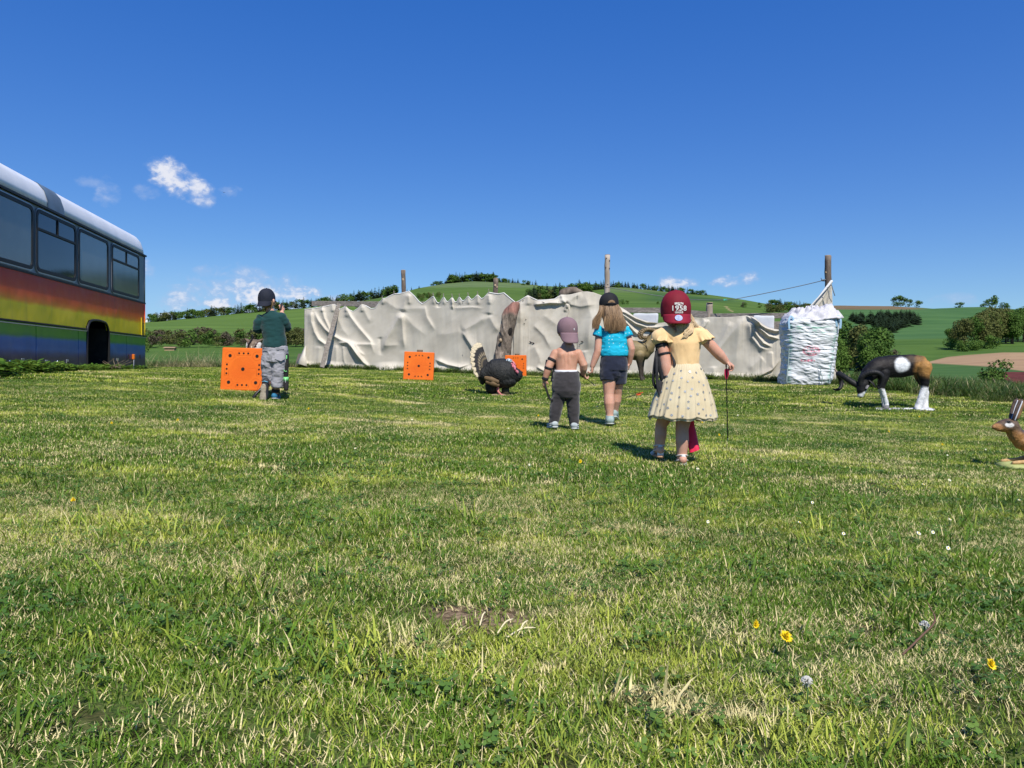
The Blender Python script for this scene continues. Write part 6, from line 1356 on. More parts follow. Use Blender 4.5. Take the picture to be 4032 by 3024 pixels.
def build_hare():
    S = 2147.; root, L = frame(3700, 1500, 3.687, S, 1300, 1335, 5.0); g = gz(root[0], 5.0); root[2] = g
    o = empty('hare_figure', root, 0, 'brown hare figure with upright ears and white eye patch at the edge of the lawn', 'animal figure'); z = lambda r: r/S
    mb = MB(); mb.tube([L(1780, 1010), L(1680, 930), L(1480, 900), L(1300, 900), L(1170, 880), L(1090, 800)], [(z(r), z(r)*.85) for r in (150, 225, 215, 180, 140, 96)], 22, True, up=(0, 1, 0))
    mb.tube([L(1110, 830), L(1070, 750), L(1030, 700)], [z(r) for r in (110, 100, 92)], 16); mb.tube([L(1040, 690), L(960, 682), L(880, 695), L(815, 708), L(785, 704)], [z(r) for r in (104, 100, 80, 56, 34)], 18, True); mb.ell(L(850, 722, -.012), (z(52), z(44), z(42)))
    for dy in (-.055, .055):
        legs(mb, L, [(1330, 960, dy, z(80)), (1390, 1070, dy, z(54)), (1370, 1155, dy, z(40)), (1220, 1190, dy, z(34)), (985, 1212, dy, z(27))]); legs(mb, L, [(1680, 1000, dy*1.6, z(190)), (1600, 1130, dy*2, z(95)), (1700, 1210, dy*2, z(48)), (1480, 1222, dy*2, z(40)), (1380, 1226, dy*2, z(30))])
    mb.ell(L(1880, 1010), (z(60), z(50), z(75)))
    me = fuse(mb, .0055, 5); me = wrinkle(me, .0035, 40, (1, 1, 1.5), 4); V = verts(me); X = V[:, 0]*S+1300; Y = 1335-V[:, 2]*S; n = fbm(V*30, 3, 2)*30; n2 = fbm(V*np.array([70, 70, 110]), 3, 5)[:, None]
    col = np.ones((len(V), 3))*np.array([.115, .070, .042])
    def pt(m, c): m = np.clip(m, 0, 1)[:, None]; col[:] = col*(1-m)+np.array(c)*m
    pt(sstep(X+n, 1120, 1200)*sstep(-(Y+n), -900, -820), (.065, .055, .058)); pt(sstep(Y+n-(X-900)*.25, 690, 760), (.36, .175, .055)); pt(sstep(Y+n, 1090, 1150), (.52, .32, .13)); pt(sstep(-np.hypot((X-800)/90, (Y-700)/70), -1, -.5), (.42, .20, .07))
    pt(sstep(-np.hypot((X-955)/66, (Y-668)/38), -1, -.8)*(V[:, 1] < 0), (.75, .72, .68)); pt(sstep(-np.hypot((X-950)/48, (Y-626)/24), -1, -.7), (.03, .022, .02))
    col *= 1+.3*n2; set_col(me, np.clip(col, .008, .9)); add('body', me, o, mat('hare_foam', (1, 1, 1), .5, vcol=True, nscale=60, bump=.5, bscale=140, spec=.4))
    MB().ell(L(950, 630, -.036), (z(26), z(12), z(20)), n=12).build('eye', bpy.data.materials['black_eye'], o)
    EO = mat('ear_brown', (.11, .070, .050), .6, (.05, .034, .028), 30); EI = mat('ear_inner', (.26, .145, .06), .7, (.12, .07, .035), 24); EW = mat('ear_white_edge', (.66, .66, .68), .6)
    for dx, dy in ((0, -.03), (70, .055)):
        p = interp([L(1045+dx*.4, 625, dy*.6), L(1062+dx, 540, dy), L(1105+dx, 420, dy*1.1), L(1135+dx, 345, dy*1.1), L(1140+dx, 308, dy*1.1)], 14); w_ = np.interp(np.linspace(0, 1, 14), [0, .2, .5, .8, .95, 1], [26, 44, 52, 48, 30, 12])
        e = MB().tube(p, [(z(a), .010) for a in w_], 14, True, up=(0, 1, 0)).build('ear', EO, o)
        q = p[2:-1]+np.array([z(22), -.011, 0]); MB().tube(q, [(z(a)*.55, .004) for a in w_[2:-1]], 10, True, up=(0, 1, 0)).build('ear_inside', EI, e)
        q = p[1:-2]+np.array([-z(8), -.0125, 0]); MB().tube(q, [(z(9), .003)]*len(q), 8, True, up=(0, 1, 0)).build('ear_edge', EW, e)
    b = MB(); b.tube([L(1000, 1275), L(1300, 1275), L(1900, 1275)], [(.10, .028), (.13, .03), (.15, .03)], 20, True, up=(0, 0, 1)); add('base', wrinkle(fuse(b, .008, 2), .006, 20, seed=2), o, mat('green_yellow_base', (.40, .42, .16), .8, (.28, .32, .10), 10, bump=.3))

def build_owl():
    S = 1073.; root, L = frame(850, 1100, 3.318, S, 498, 1500, 9.05); g = gz(root[0], 9.05); dz = root[2]-g; root[2] = g
    o = empty('owl_figure', root, 0, 'brown horned owl figure peeping over the top of the left orange target', 'animal figure'); M = lambda x, y, dy=0.: L(x, y, dy)+np.array([0, 0, dz])
    mb = MB(); mb.ell(M(498, 868), (.102, .085, .085)); mb.tube([M(498, 900), M(498, 1050), M(498, 1250), np.array([0, 0, .12])], [.095, .13, .14, .10], 18); mb.tube([M(455, 825), M(415, 795), M(382, 772)], [(.045, .03), (.028, .02), (.008, .008)], 10); mb.tube([M(545, 825), M(580, 797), M(612, 775)], [(.045, .03), (.028, .02), (.008, .008)], 10)
    me = fuse(mb, .007, 4); me = wrinkle(me, .004, 30, seed=4); V = verts(me); X = V[:, 0]*S+498; Y = 1500-(V[:, 2]-dz)*S; n = fbm(V*26, 3, 7)[:, None]
    col = np.ones((len(V), 3))*np.array([.175, .125, .085])*(1+.5*n)
    fr = (V[:, 1] < .0); a = np.abs(X-498)
    k = fr & (a > 30+(895-Y)*.28) & (Y > 822+ (a-40)*-.10) & (a < 100); col[k] = np.array([.66, .62, .56])
    k = fr & (np.abs(a-(34+(895-Y)*.42)) < 10) & (Y > 810); col[k] = np.array([.09, .045, .035])
    set_col(me, np.clip(col, .01, 1)); add('body', me, o, mat('owl_foam', (1, 1, 1), .6, vcol=True, nscale=50, bump=.6, bscale=90))
    for x in (455, 541): MB().ell(M(x, 880, -.072), (.018, .012, .018), n=10).build('eye', bpy.data.materials['black_eye'], o)
    MB().tube([M(498, 880, -.08), M(498, 905, -.10)], [.014, .004], 8).build('beak', bpy.data.materials['horn_beak'], o)
    # dark bow limb leaning between the owl and the target
    a = M(556, 735, -.22)+root; q = empty('leaning_bow', (root[0]+.02, root[1]-.22, gz(root[0], root[1]-.22)), 0, 'black curved bow limb sticking up in front of the owl', 'bow'); q0 = np.array(q.location)
    MB().tube(interp([np.array([0, 0, 0]), M(500, 1150, -.22)+root-q0, M(505, 890, -.22)+root-q0, M(535, 820, -.22)+root-q0, M(556, 785, -.22)+root-q0, a-q0], 30), [(.012, .006)]*22+[(.010, .005)]*8, 8, True, up=(0, 1, 0)).build('limb', mat('black_laminate', (.015, .014, .015), .35), q)
build_turkey(); build_ram(); build_deer(); build_hare(); build_owl()
# ------------------------------------------------------------------ the four children
def skin_mat(name, c1, c2):
    return mat(name, c1, .55, c2, 9.0, (.35, .65), spec=.35, sss=.12, bump=.05, bscale=250)
SKIN_A = skin_mat('fair_skin', (.66, .37, .265), (.57, .29, .195)); SKIN_B = skin_mat('warm_skin', (.62, .345, .23), (.52, .26, .165))
BLACK_STRAP = mat('black_webbing', (.012, .012, .014), .75, (.022, .022, .024), 40)

def hand(mb, wrist, d, pn, size=1.0, curl=.9, thumb=1):
    """palm, four unequal bent fingers and a thumb leaving the palm's side; d = pointing direction, pn = where the palm faces"""
    d = np.array(d, float); d /= np.linalg.norm(d); pn = np.array(pn, float); pn -= np.dot(pn, d)*d; pn /= np.linalg.norm(pn); s = np.cross(d, pn)*thumb
    w = np.array(wrist, float); pc = w+d*.026*size
    mb.tube([w-d*.012*size, w+d*.012*size, w+d*.034*size, w+d*.048*size], [(.016*size, .013*size), (.021*size, .012*size), (.024*size, .011*size), (.022*size, .009*size)], 12, True, up=pn)
    for k, (off, L) in enumerate(((.018, .044), (.0062, .050), (-.0062, .047), (-.018, .037))):
        p = w+d*.046*size+s*off*size; a = 0; pts = [p-d*.014*size, p]
        for q in range(3):
            a += curl*(.55 if q == 0 else .75)*(1+.08*k); p = p+(d*math.cos(a)+pn*math.sin(a))*L*size*(.42, .33, .28)[q]; pts.append(p)
        mb.tube(pts, [.0056*size, .0058*size, .0054*size, .005*size, .0042*size], 8)
    b = w+d*.012*size+s*.018*size; t1 = b+(d*.62+s*.62+pn*.35)*.024*size; t2 = t1+(d*.75+s*.05+pn*.65*min(1, curl))*.022*size
    mb.tube([b-s*.006*size, b, t1, t2], [.008*size, .0085*size, .0068*size, .005*size], 8)

def person_body(name, J, m, voxel=.0042):
    """one continuous skin: trunk, neck, head with face, tapering limbs, hands, feet"""
    mb = MB(); mb.tube([p for p, *_ in J['trunk']], [(a, b) for _, a, b in J['trunk']], 22, True, up=(0, 1, 0))
    hc, hr = J['head']; f = np.array(J.get('face', (0, 1, 0)), float); f /= np.linalg.norm(f); sd = np.cross(f, (0, 0, 1)); sd /= np.linalg.norm(sd); up = np.cross(sd, f)
    mb.ell(hc, (hr*.93, hr*1.02, hr*1.06)); mb.ell(hc+f*hr*.18-up*hr*.55, (hr*.68, hr*.68, hr*.62)); mb.ell(hc+f*hr*.55-up*hr*.80, (hr*.30, hr*.28, hr*.26))
    mb.tube([hc+f*hr*.98+up*hr*.05, hc+f*hr*1.16-up*hr*.26], [hr*.07, hr*.13], 8); mb.ell(hc+f*hr*.93-up*hr*.55, (hr*.24, hr*.10, hr*.07))
    for e in (-1, 1):
        c = hc+sd*e*hr*.95-up*hr*.18-f*hr*.05; mb.ell(c, (hr*.10, hr*.20, hr*.28)); mb.ell(hc+f*hr*.62+sd*e*hr*.42-up*hr*.38, (hr*.26, hr*.24, hr*.24))
    mb.tube(J['neck'], J.get('neck_r', [.040, .036, .036])[:len(J['neck'])], 14)
    for arm in J['arms']:
        sh, el, wr = arm['pts']; r = arm.get('r', (.034, .030, .020)); m1 = sh*.5+el*.5; m2 = el*.62+wr*.38
        mb.tube([sh, m1, el, m2, wr], [r[0], (r[0]+r[1])/2*.99, r[1], r[1]*.97, r[2]], 14); hand(mb, wr, arm['hand'], arm['palm'], arm.get('size', 1.0), arm.get('curl', .9), arm.get('thumb', 1))
    for leg in J['legs']:
        hip, kn, an = leg['pts']; r = leg.get('r', (.062, .046, .030)); c1 = hip*.45+kn*.55; c2 = kn*.65+an*.35+np.array([0, -.006, 0])
        mb.tube([hip, c1, kn, c2, kn*.25+an*.75, an], [r[0], (r[0]+r[1])*.52, r[1]*.93, r[1]*.98, r[2]*1.12, r[2]], 16)
        t = an+np.array(leg['toe'], float); h = an-(t-an)*.30
        mb.tube([h, an*.6+t*.4, t], [.024, .024, .018], 12)
    return fuse(mb, voxel, 5)

def cap(o, c, R, out_dir, droop, blen, m, m2=None, tall=1.0, seam=.0016, label=None, phi=66, base_z=.45):
    """six panel cap; the peak leaves along out_dir and hangs by droop degrees"""
    c = np.array(c, float); d = np.array(out_dir, float); d[2] = 0; d /= np.linalg.norm(d); s = np.array([-d[1], d[0], 0.])
    V, fc, n, m_ = [], [], 72, 20
    for k in range(m_+1):
        a = -.5+(PI/2+.5)*k/m_
        for i in range(n):
            t = 2*PI*i/n; g = abs(((t/(PI/3)) % 1)-.5); r = (R*max(math.cos(a), 0)**.86 if a > 0 else R*(1-.05*(a/.5)**2))*(1-.018*max(0, 1-(.5-g)*18)*(1 if a > 0 else 0)); z = R*tall*math.sin(a)
            if k == m_: r = .002
            V.append(c+d*math.cos(t)*r*1.05+s*math.sin(t)*r*.97+np.array([0, 0, z]))
    fc = [[k*n+i, k*n+(i+1) % n, (k+1)*n+(i+1) % n, (k+1)*n+i] for k in range(m_) for i in range(n)]+[[m_*n+i for i in range(n)]]
    me = mesh_np('cap', V, fc); me = wrinkle(me, .0022, 22, seed=3)
    cp = add('cap', me, o, m); md = cp.modifiers.new('t', 'SOLIDIFY'); md.thickness = .003; md.offset = -1
    if label: cp['label'] = label
    al = math.radians(droop); ph = np.radians(np.linspace(-phi, phi, 25)); vb = []; rows = 7
    dv = d*math.cos(al)-np.array([0, 0, 1])*math.sin(al); nv = d*math.sin(al)+np.array([0, 0, 1])*math.cos(al)
    for lay in (0, 1):
        for q in range(rows):
            for p in ph:
                e = blen*(max(0, 1-abs(p/math.radians(phi))**3.2))**.55*q/(rows-1); base = c+d*math.cos(p)*R*1.05*.955+s*math.sin(p)*R*.94+np.array([0, 0, -base_z*R])
                arch = -(math.sin(p)**2)*.014*q/(rows-1)*1.0
                vb.append(base+dv*e+nv*(arch+(.0025 if lay == 0 else -.0025))+s*math.sin(p)*e*.10)
    N = rows*25; fb = []
    for q in range(rows-1):
        for i in range(24): a = q*25+i; fb += [[a, a+1, a+26, a+25], [N+a+25, N+a+26, N+a+1, N+a]]
    for i in range(24): a = (rows-1)*25+i; fb += [[a, a+1, N+a+1, N+a], [i+1, i, N+i, N+i+1]]
    for q in range(rows-1): a = q*25; fb += [[a, a+25, N+a+25, N+a], [a+49, a+24, N+a+24, N+a+49]]
    br = add('peak', mesh_np('peak', vb, fb), cp, m2 or m)
    MB().ell(c+np.array([0, 0, R*tall*1.0]), (.007, .007, .005), n=10).build('button', m2 or m, cp)
    return cp, (c, R, d, s, tall)

def ribbons(fn, n, k, w, seed, name='hair'):
    """hair as many tapered strands; fn(rs) gives control points"""
    rs = np.random.default_rng(seed); V, Fc, C = [], [], []
    for _ in range(n):
        p = interp(fn(rs), k); sh = rs.uniform(); b = len(V); side = np.array([rs.uniform(.6, 1), rs.uniform(-.5, .5), 0]); ww = w*rs.uniform(.6, 1.3)
        for q in range(k):
            f = q/(k-1); h = ww*.5*(1-.75*f**3); tw = side*h; V += [p[q]-tw, p[q]+tw+np.array([0, .0, 0])]; C += [[sh, f, 0]]*2
        Fc += [[b+2*q, b+2*q+1, b+2*q+3, b+2*q+2] for q in range(k-1)]
    return mesh_np(name, V, Fc, True, np.array(C))
def hair_mat(name, c1, c2):
    m = bpy.data.materials.new(name); m.use_nodes = True; w = NT(m.node_tree); w.n.clear(); out = w.new('ShaderNodeOutputMaterial'); b = w.new('ShaderNodeBsdfPrincipled')
    at = w.new('ShaderNodeAttribute'); at.attribute_name = 'col'; s = w.new('ShaderNodeSeparateColor'); w.l.new(at.outputs[0], s.inputs[0])
    w.l.new(w.mix(s.outputs[0], rgba(c1), rgba(c2)), b.inputs['Base Color']); b.inputs['Roughness'].default_value = .5; b.inputs['Specular IOR Level'].default_value = .3
    w.l.new(b.outputs[0], out.inputs[0]); return m

def strap(o, pts, w, m=None, t=.002, name='strap', n=24, up=(0, 1, 0)):
    p = interp(pts, n); return MB().tube(p, [(w/2, t)]*n, 6, False, up=up).build(name, m or BLACK_STRAP, o)
def cuff(a, b, r, w, pos):
    """closed band round a limb from a to b at fraction pos"""
    a, b = np.array(a, float), np.array(b, float); d = (b-a)/np.linalg.norm(b-a); c = a+(b-a)*pos; return tube([c-d*w/2, c-d*w*.25, c+d*w*.25, c+d*w/2], [r*.98, r, r, r*.98], 20, False)
def shoe(o, an, toe, upper, sole, h=.045, wd=.033, heel_up=0., extra=None):
    an = np.array(an, float); t = np.array(toe, float); L = np.linalg.norm(t); d = t/L; z = np.array([0, 0, 1.]); z = z-np.dot(z, d)*d; z /= np.linalg.norm(z); h0 = an-d*.036; e = an+t*1.0
    mb = MB(); mb.tube([h0, an+d*.01, an+d*L*.55-z*.004, e-d*.004], [(wd*.86, h*.62), (wd*.95, h*.66), (wd*1.02, h*.48), (wd*.86, h*.34)], 16, True, up=z); mb.tube([an+z*.005, an+z*.042], [wd*.98, wd*.95], 16, False)
    me = fuse(mb, .004, 4); s = add('shoe', me, o, upper)
    sm = MB(); k = -z*h*.50; sm.tube([h0+k-d*.004, an+d*.01+k, an+d*L*.5+k*.9, an+d*L*.8+k*.9, e+d*.008+k*.8], [(wd*.72, .010), (wd*.9, .011), (wd*1.03, .010), (wd*1.05, .010), (wd*.6, .009)], 14, True, up=z); sm.build('sole', sole, s)
    return s
def garment(o, name, mb, m, voxel=.006, smooth=4, amp=.006, sc=9, st=(1, 1, .55), seed=1, amp2=.004, sc2=22, st2=(1, 1, .5), mask=None):
    me = fuse(mb, voxel, smooth); me = wrinkle(me, amp, sc, st, seed, 3, mask); me = wrinkle(me, amp2, sc2, st2, seed+9, 3, mask, True); return add(name, me, o, m)
def text_on(o, cp_info, txt, size, z_deg, face_dir, m, arc=0.0, off=.0035, name='lettering', width=None):
    c, R, d, s, tall = cp_info; cu = bpy.data.curves.new(name, 'FONT'); cu.body = txt; cu.size = size; cu.align_x = 'CENTER'; cu.align_y = 'CENTER'; cu.space_character = 1.06; cu.offset = .0008; cu.resolution_u = 3
    t = bpy.data.objects.new(name, cu); COL.objects.link(t); dg = bpy.context.evaluated_depsgraph_get(); dg.update(); me = bpy.data.meshes.new_from_object(t.evaluated_get(dg)); bpy.data.objects.remove(t); bpy.data.curves.remove(cu)
    bm = bmesh.new(); bm.from_mesh(me); bmesh.ops.triangulate(bm, faces=bm.faces); bmesh.ops.subdivide_edges(bm, edges=bm.edges, cuts=1); bm.to_mesh(me); bm.free()
    v = verts(me); f = np.array(face_dir, float); f[2] = 0
    if width: v[:, 0] *= width/(v[:, 0].max()-v[:, 0].min())
    f /= np.linalg.norm(f); rt = np.cross(f, (0, 0, 1))*-1
    az = v[:, 0]/R; el = math.radians(z_deg)+v[:, 1]/(R*tall)+arc*(v[:, 0]/R)**2
    q = []
    for a, e in zip(az, el):
        h = f*math.cos(a)+rt*math.sin(a); rr = (R*math.cos(e)**.86 if e > 0 else R*(1-.05*(e/.5)**2))+off; kd = abs(np.dot(h, d)); q.append(c+h*rr*(.97+.08*kd)+np.array([0, 0, R*tall*math.sin(e)]))
    set_verts(me, q); return add(name, me, o, m)
def arrow(tail, tip, fl, nock, label, shaft=.0032):
    tail, tip = np.array(tail, float), np.array(tip, float); o = empty('arrow', tail, 0, label, 'arrow'); v = tip-tail; L = np.linalg.norm(v); d = v/L; x = np.cross(d, (0, 1, .3)); x /= np.linalg.norm(x); y = np.cross(d, x)
    MB().tube([d*.004, v*.5, v], shaft, 8).build('shaft', bpy.data.materials.get('arrow_black') or mat('arrow_black', (.014, .014, .016), .35), o)
    for k in range(3):
        a = k*2*PI/3+.5; n = x*math.cos(a)+y*math.sin(a); p = [d*.018, d*.026+n*.014, d*.05+n*.016, d*.075+n*.009, d*.092]; off = np.cross(n, d)*.0008
        V = [q+off for q in p]+[q-off for q in p]; MB().addvf(V, [[0, 1, 2, 3, 4], [9, 8, 7, 6, 5]]+[[i, 5+i, 5+(i+1) % 5, (i+1) % 5] for i in range(5)]).build('fletching', fl, o, smooth=False)
    MB().tube([-d*.006, d*.012], .0044, 8).build('nock', nock, o); MB().tube([v, v+d*.018], [.0042, .001], 8).build('point', bpy.data.materials.get('dull_aluminium'), o)
    return o

def girl_dress():
    S = 1540.; root, L = frame(2500, 1120, 2.2733, S, 400, 1600, 4.3); root[2] = gz(root[0], 4.3)-.004
    o = empty('person', root, 0, 'small child in yellow dress with tulle skirt and dark red cap worn backward', 'person')
    hc = L(372, 235, .012); hr = .083
    J = dict(trunk=[(L(440, 1060), .085, .075), (L(440, 930), .092, .078), (L(440, 700), .074, .064), (L(440, 540), .088, .066), (L(430, 440), .085, .052), (L(425, 415), .05, .04)], head=(hc, hr), face=(-.05, 1, .05), neck=[L(425, 440), L(410, 380, .004), L(395, 320, .01)],
             arms=[dict(pts=(L(225, 470), L(262, 665, -.02), L(285, 860, -.03)), hand=(.25, .1, -1), palm=(.9, .4, 0), size=1.0, curl=.8, thumb=-1, r=(.036, .034, .023)),
                   dict(pts=(L(600, 455), L(735, 600, .0), L(815, 680, .01)), hand=(.75, .1, -.45), palm=(-.3, .3, -1), size=1.0, curl=1.25, thumb=-1, r=(.034, .032, .022))],
             legs=[dict(pts=(L(360, 1000), L(250, 1260, .05), L(240, 1490, .075)), toe=(0, .10, -.012), r=(.052, .037, .026)), dict(pts=(L(460, 1000), L(418, 1290, -.01), L(422, 1565, .0)), toe=(.005, .10, -.012), r=(.054, .040, .027))])
    add('body', person_body('body', J, SKIN_A), o, SKIN_A)
    for e in (-1, 1): MB().ell(hc+np.array([e*.030, hr*.94, -.008]), (.010, .006, .008), n=10).build('eye', bpy.data.materials['black_eye'], o)
    YEL = mat('yellow_jersey', (.84, .585, .295), .85, (.78, .52, .25), 5, spec=.15, sheen=.2, bump=.1, bscale=260)
    mb = MB(); mb.tube([L(440, 735), L(440, 690), L(442, 600), L(442, 520), L(436, 455), L(430, 415), L(424, 392)], [(.083, .073), (.082, .072), (.086, .074), (.097, .075), (.100, .064), (.076, .054), (.050, .044)], 26, False, up=(0, 1, 0)); mb.tube([L(300, 445), L(215, 470)], [.052, .046], 16); mb.tube([L(550, 440), L(605, 462)], [.052, .046], 16)
    garment(o, 'bodice', mb, YEL, .0055, 4, .004, 10, seed=2, amp2=.0035)
    # flutter sleeves
    for (a, b, sgn, s0) in ((L(268, 432), L(228, 560), -1, 1), (L(572, 428), L(632, 548), 1, 4)):
        a, b = np.array(a), np.array(b); d = (b-a)/np.linalg.norm(b-a); x = np.cross(d, (0, 1, 0)); x /= np.linalg.norm(x); y = np.cross(d, x); V, n, m_ = [], 80, 14
        for k in range(m_):
            f = k/(m_-1)
            for i in range(n):
                t = 2*PI*i/n; out = math.cos(t)*x[2]+math.sin(t)*y[2]                # frill is long over the shoulder, short under the arm
                ln = (.050+.030*out); r = .049+.014*f+f*f*.006*math.sin(9*t+s0)+f*f*.004*math.sin(17*t+2); V.append(a+d*(ln*f+.004*math.sin(7*t)*f)+x*math.cos(t)*r+y*math.sin(t)*r)
        fc = [[k*n+i, k*n+(i+1) % n, (k+1)*n+(i+1) % n, (k+1)*n+i] for k in range(m_-1) for i in range(n)]
        solid(add('frill_sleeve', mesh_np('frill_sleeve', V, fc), o, YEL), .002)
    # tulle skirt: two gathered layers
    TUL = mat('cream_tulle', (.80, .70, .48), .75, (.74, .61, .38), 7, (.3, .7), spec=.2, trans=.22, sheen=.3)
    w0, h0 = L(442, 700), L(424, 1200); n, m_ = 220, 44
    def srf(t, f, k=0):
        c = w0+(h0-w0)*f; rx = np.interp(f, [0, .08, .3, .7, 1], [.082, .100, .135, .175, .198])*(.96 if k else 1); ry = np.interp(f, [0, .08, .3, .7, 1], [.072, .086, .115, .145, .160])*(.96 if k else 1)
        wv = 1+f**.7*(.026*math.sin(9*t+1+1.5*f)+.024*math.sin(17*t+.6+k+.8*f)+.016*math.sin(31*t+f*2)+.008*math.sin(53*t)) + .02*math.sin(46*t)*max(0, .25-f)*3
        pin = math.exp(-((t+PI/2+.62)/.22)**2); wv -= .10*pin*math.exp(-((f-.50)/.2)**2)
        zz = c[2]-.012*math.sin(t*1.0-.4)*f+(.010*f*f*math.sin(5*t+2)*.5)+.004*math.sin(13*t)*f*f-(0 if k == 0 else .012*f)+.02*f*max(0, -math.cos(t))
        return np.array([c[0]+math.cos(t)*rx*wv, c[1]+math.sin(t)*ry*wv, zz])
    for k in (0, 1):
        V = [srf(2*PI*i/n, q/(m_-1), k) for q in range(m_) for i in range(n)]
        fc = [[q*n+i, q*n+(i+1) % n, (q+1)*n+(i+1) % n, (q+1)*n+i] for q in range(m_-1) for i in range(n)]
        solid(add('skirt', mesh_np('skirt', V, fc), o, TUL), .0015)
    # printed silver flowers lie on the outer layer
    FL = mat('silver_print', (.20, .205, .20), .45, (.46, .47, .48), 60, (.4, .6), metallic=.25); rs = np.random.default_rng(12); used = []; mbf = MB()
    for q in range(900):
        t = rs.uniform(0, 2*PI); f = rs.uniform(.08, .97); p = srf(t, f)
        if any(np.linalg.norm(p-u_) < .034 for u_ in used): continue
        used.append(p); e = .02; tu = srf(t+e, f)-srf(t-e, f); tv = srf(t, min(1, f+e))-srf(t, f-e); tu /= np.linalg.norm(tu); nn = np.cross(tv, tu); nn /= np.linalg.norm(nn); tv = np.cross(tu, nn); r0 = rs.uniform(.0085, .0115); a0 = rs.uniform(0, 6)
        V = [p+nn*.0032]; m2 = 30
        for i in range(m2): a = 2*PI*i/m2; r = r0*(.76+.24*math.cos(5*a))*.82; V.append(p+nn*.0032+tu*math.cos(a+a0)*r+tv*math.sin(a+a0)*r)
        mbf.addvf(V, [[0, 1+i, 1+(i+1) % m2] for i in range(m2)])
        if len(used) > 130: break
    fo = mbf.build('flower_print', FL, o, smooth=False); fo['kind'] = 'stuff'
    # cap with print
    RED = mat('dark_red_twill', (.205, .011, .024), .75, (.165, .009, .019), 7, spec=.25, bump=.12, bscale=300); RED2 = mat('dark_red_peak', (.255, .014, .032), .7, spec=.25, bump=.12, bscale=300)
    cp, info = cap(o, L(368, 205, .008), .090, (-.02, -1, 0), 66, .060, RED, RED2, 1.15, label='dark red cap printed 1958 with round sticker on its peak', phi=72)
    WH = mat('white_print', (.70, .68, .64), .7)
    fd = (-.02, -1, 0)
    text_on(cp, info, 'BRKLYN', .0165, 11.0, fd, WH, -.14, width=.046); text_on(cp, info, 'EST', .0060, 6.0, fd, WH, 0, width=.012); text_on(cp, info, '1958', .041, -4.5, fd, WH, 0, width=.078)
    text_on(cp, info, 'LEAGUE', .0155, -17.5, fd, WH, .14, width=.043)
    MB().box(info[0]+np.array([-.002, -.0985, -.0225]), (.014, .002, .0025)).build('stitched_bar', WH, cp, smooth=False)
    al = math.radians(66); c = info[0]+np.array([-.006, -.090*1.05*.955, -.0405]); dv = np.array([0, -math.cos(al), -math.sin(al)]); nv = np.array([0, -math.sin(al), math.cos(al)]); pc = c+dv*.026+nv*.0045
    st = MB(); V = [pc+np.array([1, 0, 0])*math.cos(a)*.0215+dv*math.sin(a)*.0185 for a in np.linspace(0, 2*PI, 28, endpoint=False)]; st.addvf(V+[v-nv*.002 for v in V], [list(range(28)), list(range(28, 56))[::-1]]+[[i, 28+i, 28+(i+1) % 28, (i+1) % 28] for i in range(28)])
    sk = st.build('round_sticker', mat('lilac_foil', (.30, .36, .62), .6, (.42, .48, .70), 30), cp, smooth=False)
    g = MB()
    for r_ in (.012, .0082, .0046): g.tube([pc+nv*.0006+np.array([1, 0, 0])*math.cos(a)*r_+dv*math.sin(a)*r_*.85 for a in np.linspace(0, 5.2, 24)], .0009, 4, False)
    g.build('sticker_mark', mat('pale_foil', (.62, .66, .80), .6), sk)
    # fair hair
    HB = hair_mat('fair_hair', (.40, .27, .13), (.80, .62, .38))
    def f1(rs):
        a = rs.uniform(-2.8, -.5); st_ = L(400, 330)+np.array([math.cos(a)*.060, math.sin(a)*.062, 0]); q = rs.uniform()
        return [st_, st_*.7+L(430, 400, -.05)*.3+np.array([0, -.006, 0]), L(425+55*math.cos(a)+rs.normal(0, 12), 415+rs.uniform(-22, 16), -.060)]
    add('hair', ribbons(f1, 240, 7, .0030, 3), o, HB)
    def f2(rs):
        q = rs.uniform(-1, 1); return [L(492+14*q, 352+rs.uniform(-8, 14), -.035), L(478+26*q, 400+10*q, -.064), L(438+24*q, 432+14*q, -.074), L(398+40*abs(q)+rs.normal(0, 8), 472+rs.uniform(-30, 6)*abs(q), -.078)]
    add('hair_lock', ribbons(f2, 230, 9, .0030, 5), o, HB)
    def f3(rs):
        q = rs.uniform(); return [L(492+rs.normal(0, 5), 250+90*q, -.004), L(512+16*q+rs.normal(0, 5), 290+70*q, -.012), L(520+rs.normal(0, 16), 350+rs.uniform(-25, 25), -.03), L(545+rs.normal(0, 22), 372+rs.uniform(-12, 14), -.04)]
    add('side_wisps', ribbons(f3, 110, 9, .0022, 7), o, HB)
    # arm guard on the left arm
    a1, b1, c1 = J['arms'][0]['pts']; g = empty('arm_guard', (0, 0, 0)); g.parent = o
    for (p, q, r, w, t) in ((a1, b1, .039, .020, .36), (a1, b1, .0375, .013, .76), (b1, c1, .030, .022, .82)): MB().addvf(*cuff(p, q, r, w, t)).build('strap', BLACK_STRAP, g)
    strap(g, [L(206, 560, -.012), L(212, 680, -.03), L(232, 800, -.035), L(255, 890, -.04)], .034, t=.006, name='forearm_plate', up=(.2, 1, 0)); strap(g, [L(318, 610, -.03), L(336, 700, -.055), L(336, 790, -.06), L(318, 860, -.05)], .016, name='strap')
    strap(g, [L(196, 575, -.01), L(176, 650, -.03), L(160, 760, -.035), L(155, 860, -.035), L(178, 925, -.04)], .017); strap(g, [L(190, 590, -.01), L(180, 720, -.05), L(182, 850, -.055), L(200, 960, -.06), L(240, 1040, -.075), L(288, 1075, -.085)], .019)
    strap(g, [L(225, 860, -.045), L(205, 920, -.055), L(245, 985, -.06), L(270, 975, -.06)], .042, t=.004, name='pouch')
    # sandals
    WS = mat('white_sandal', (.74, .74, .72), .45, (.60, .60, .58), 30); SO = mat('tan_sole', (.42, .25, .14), .7)
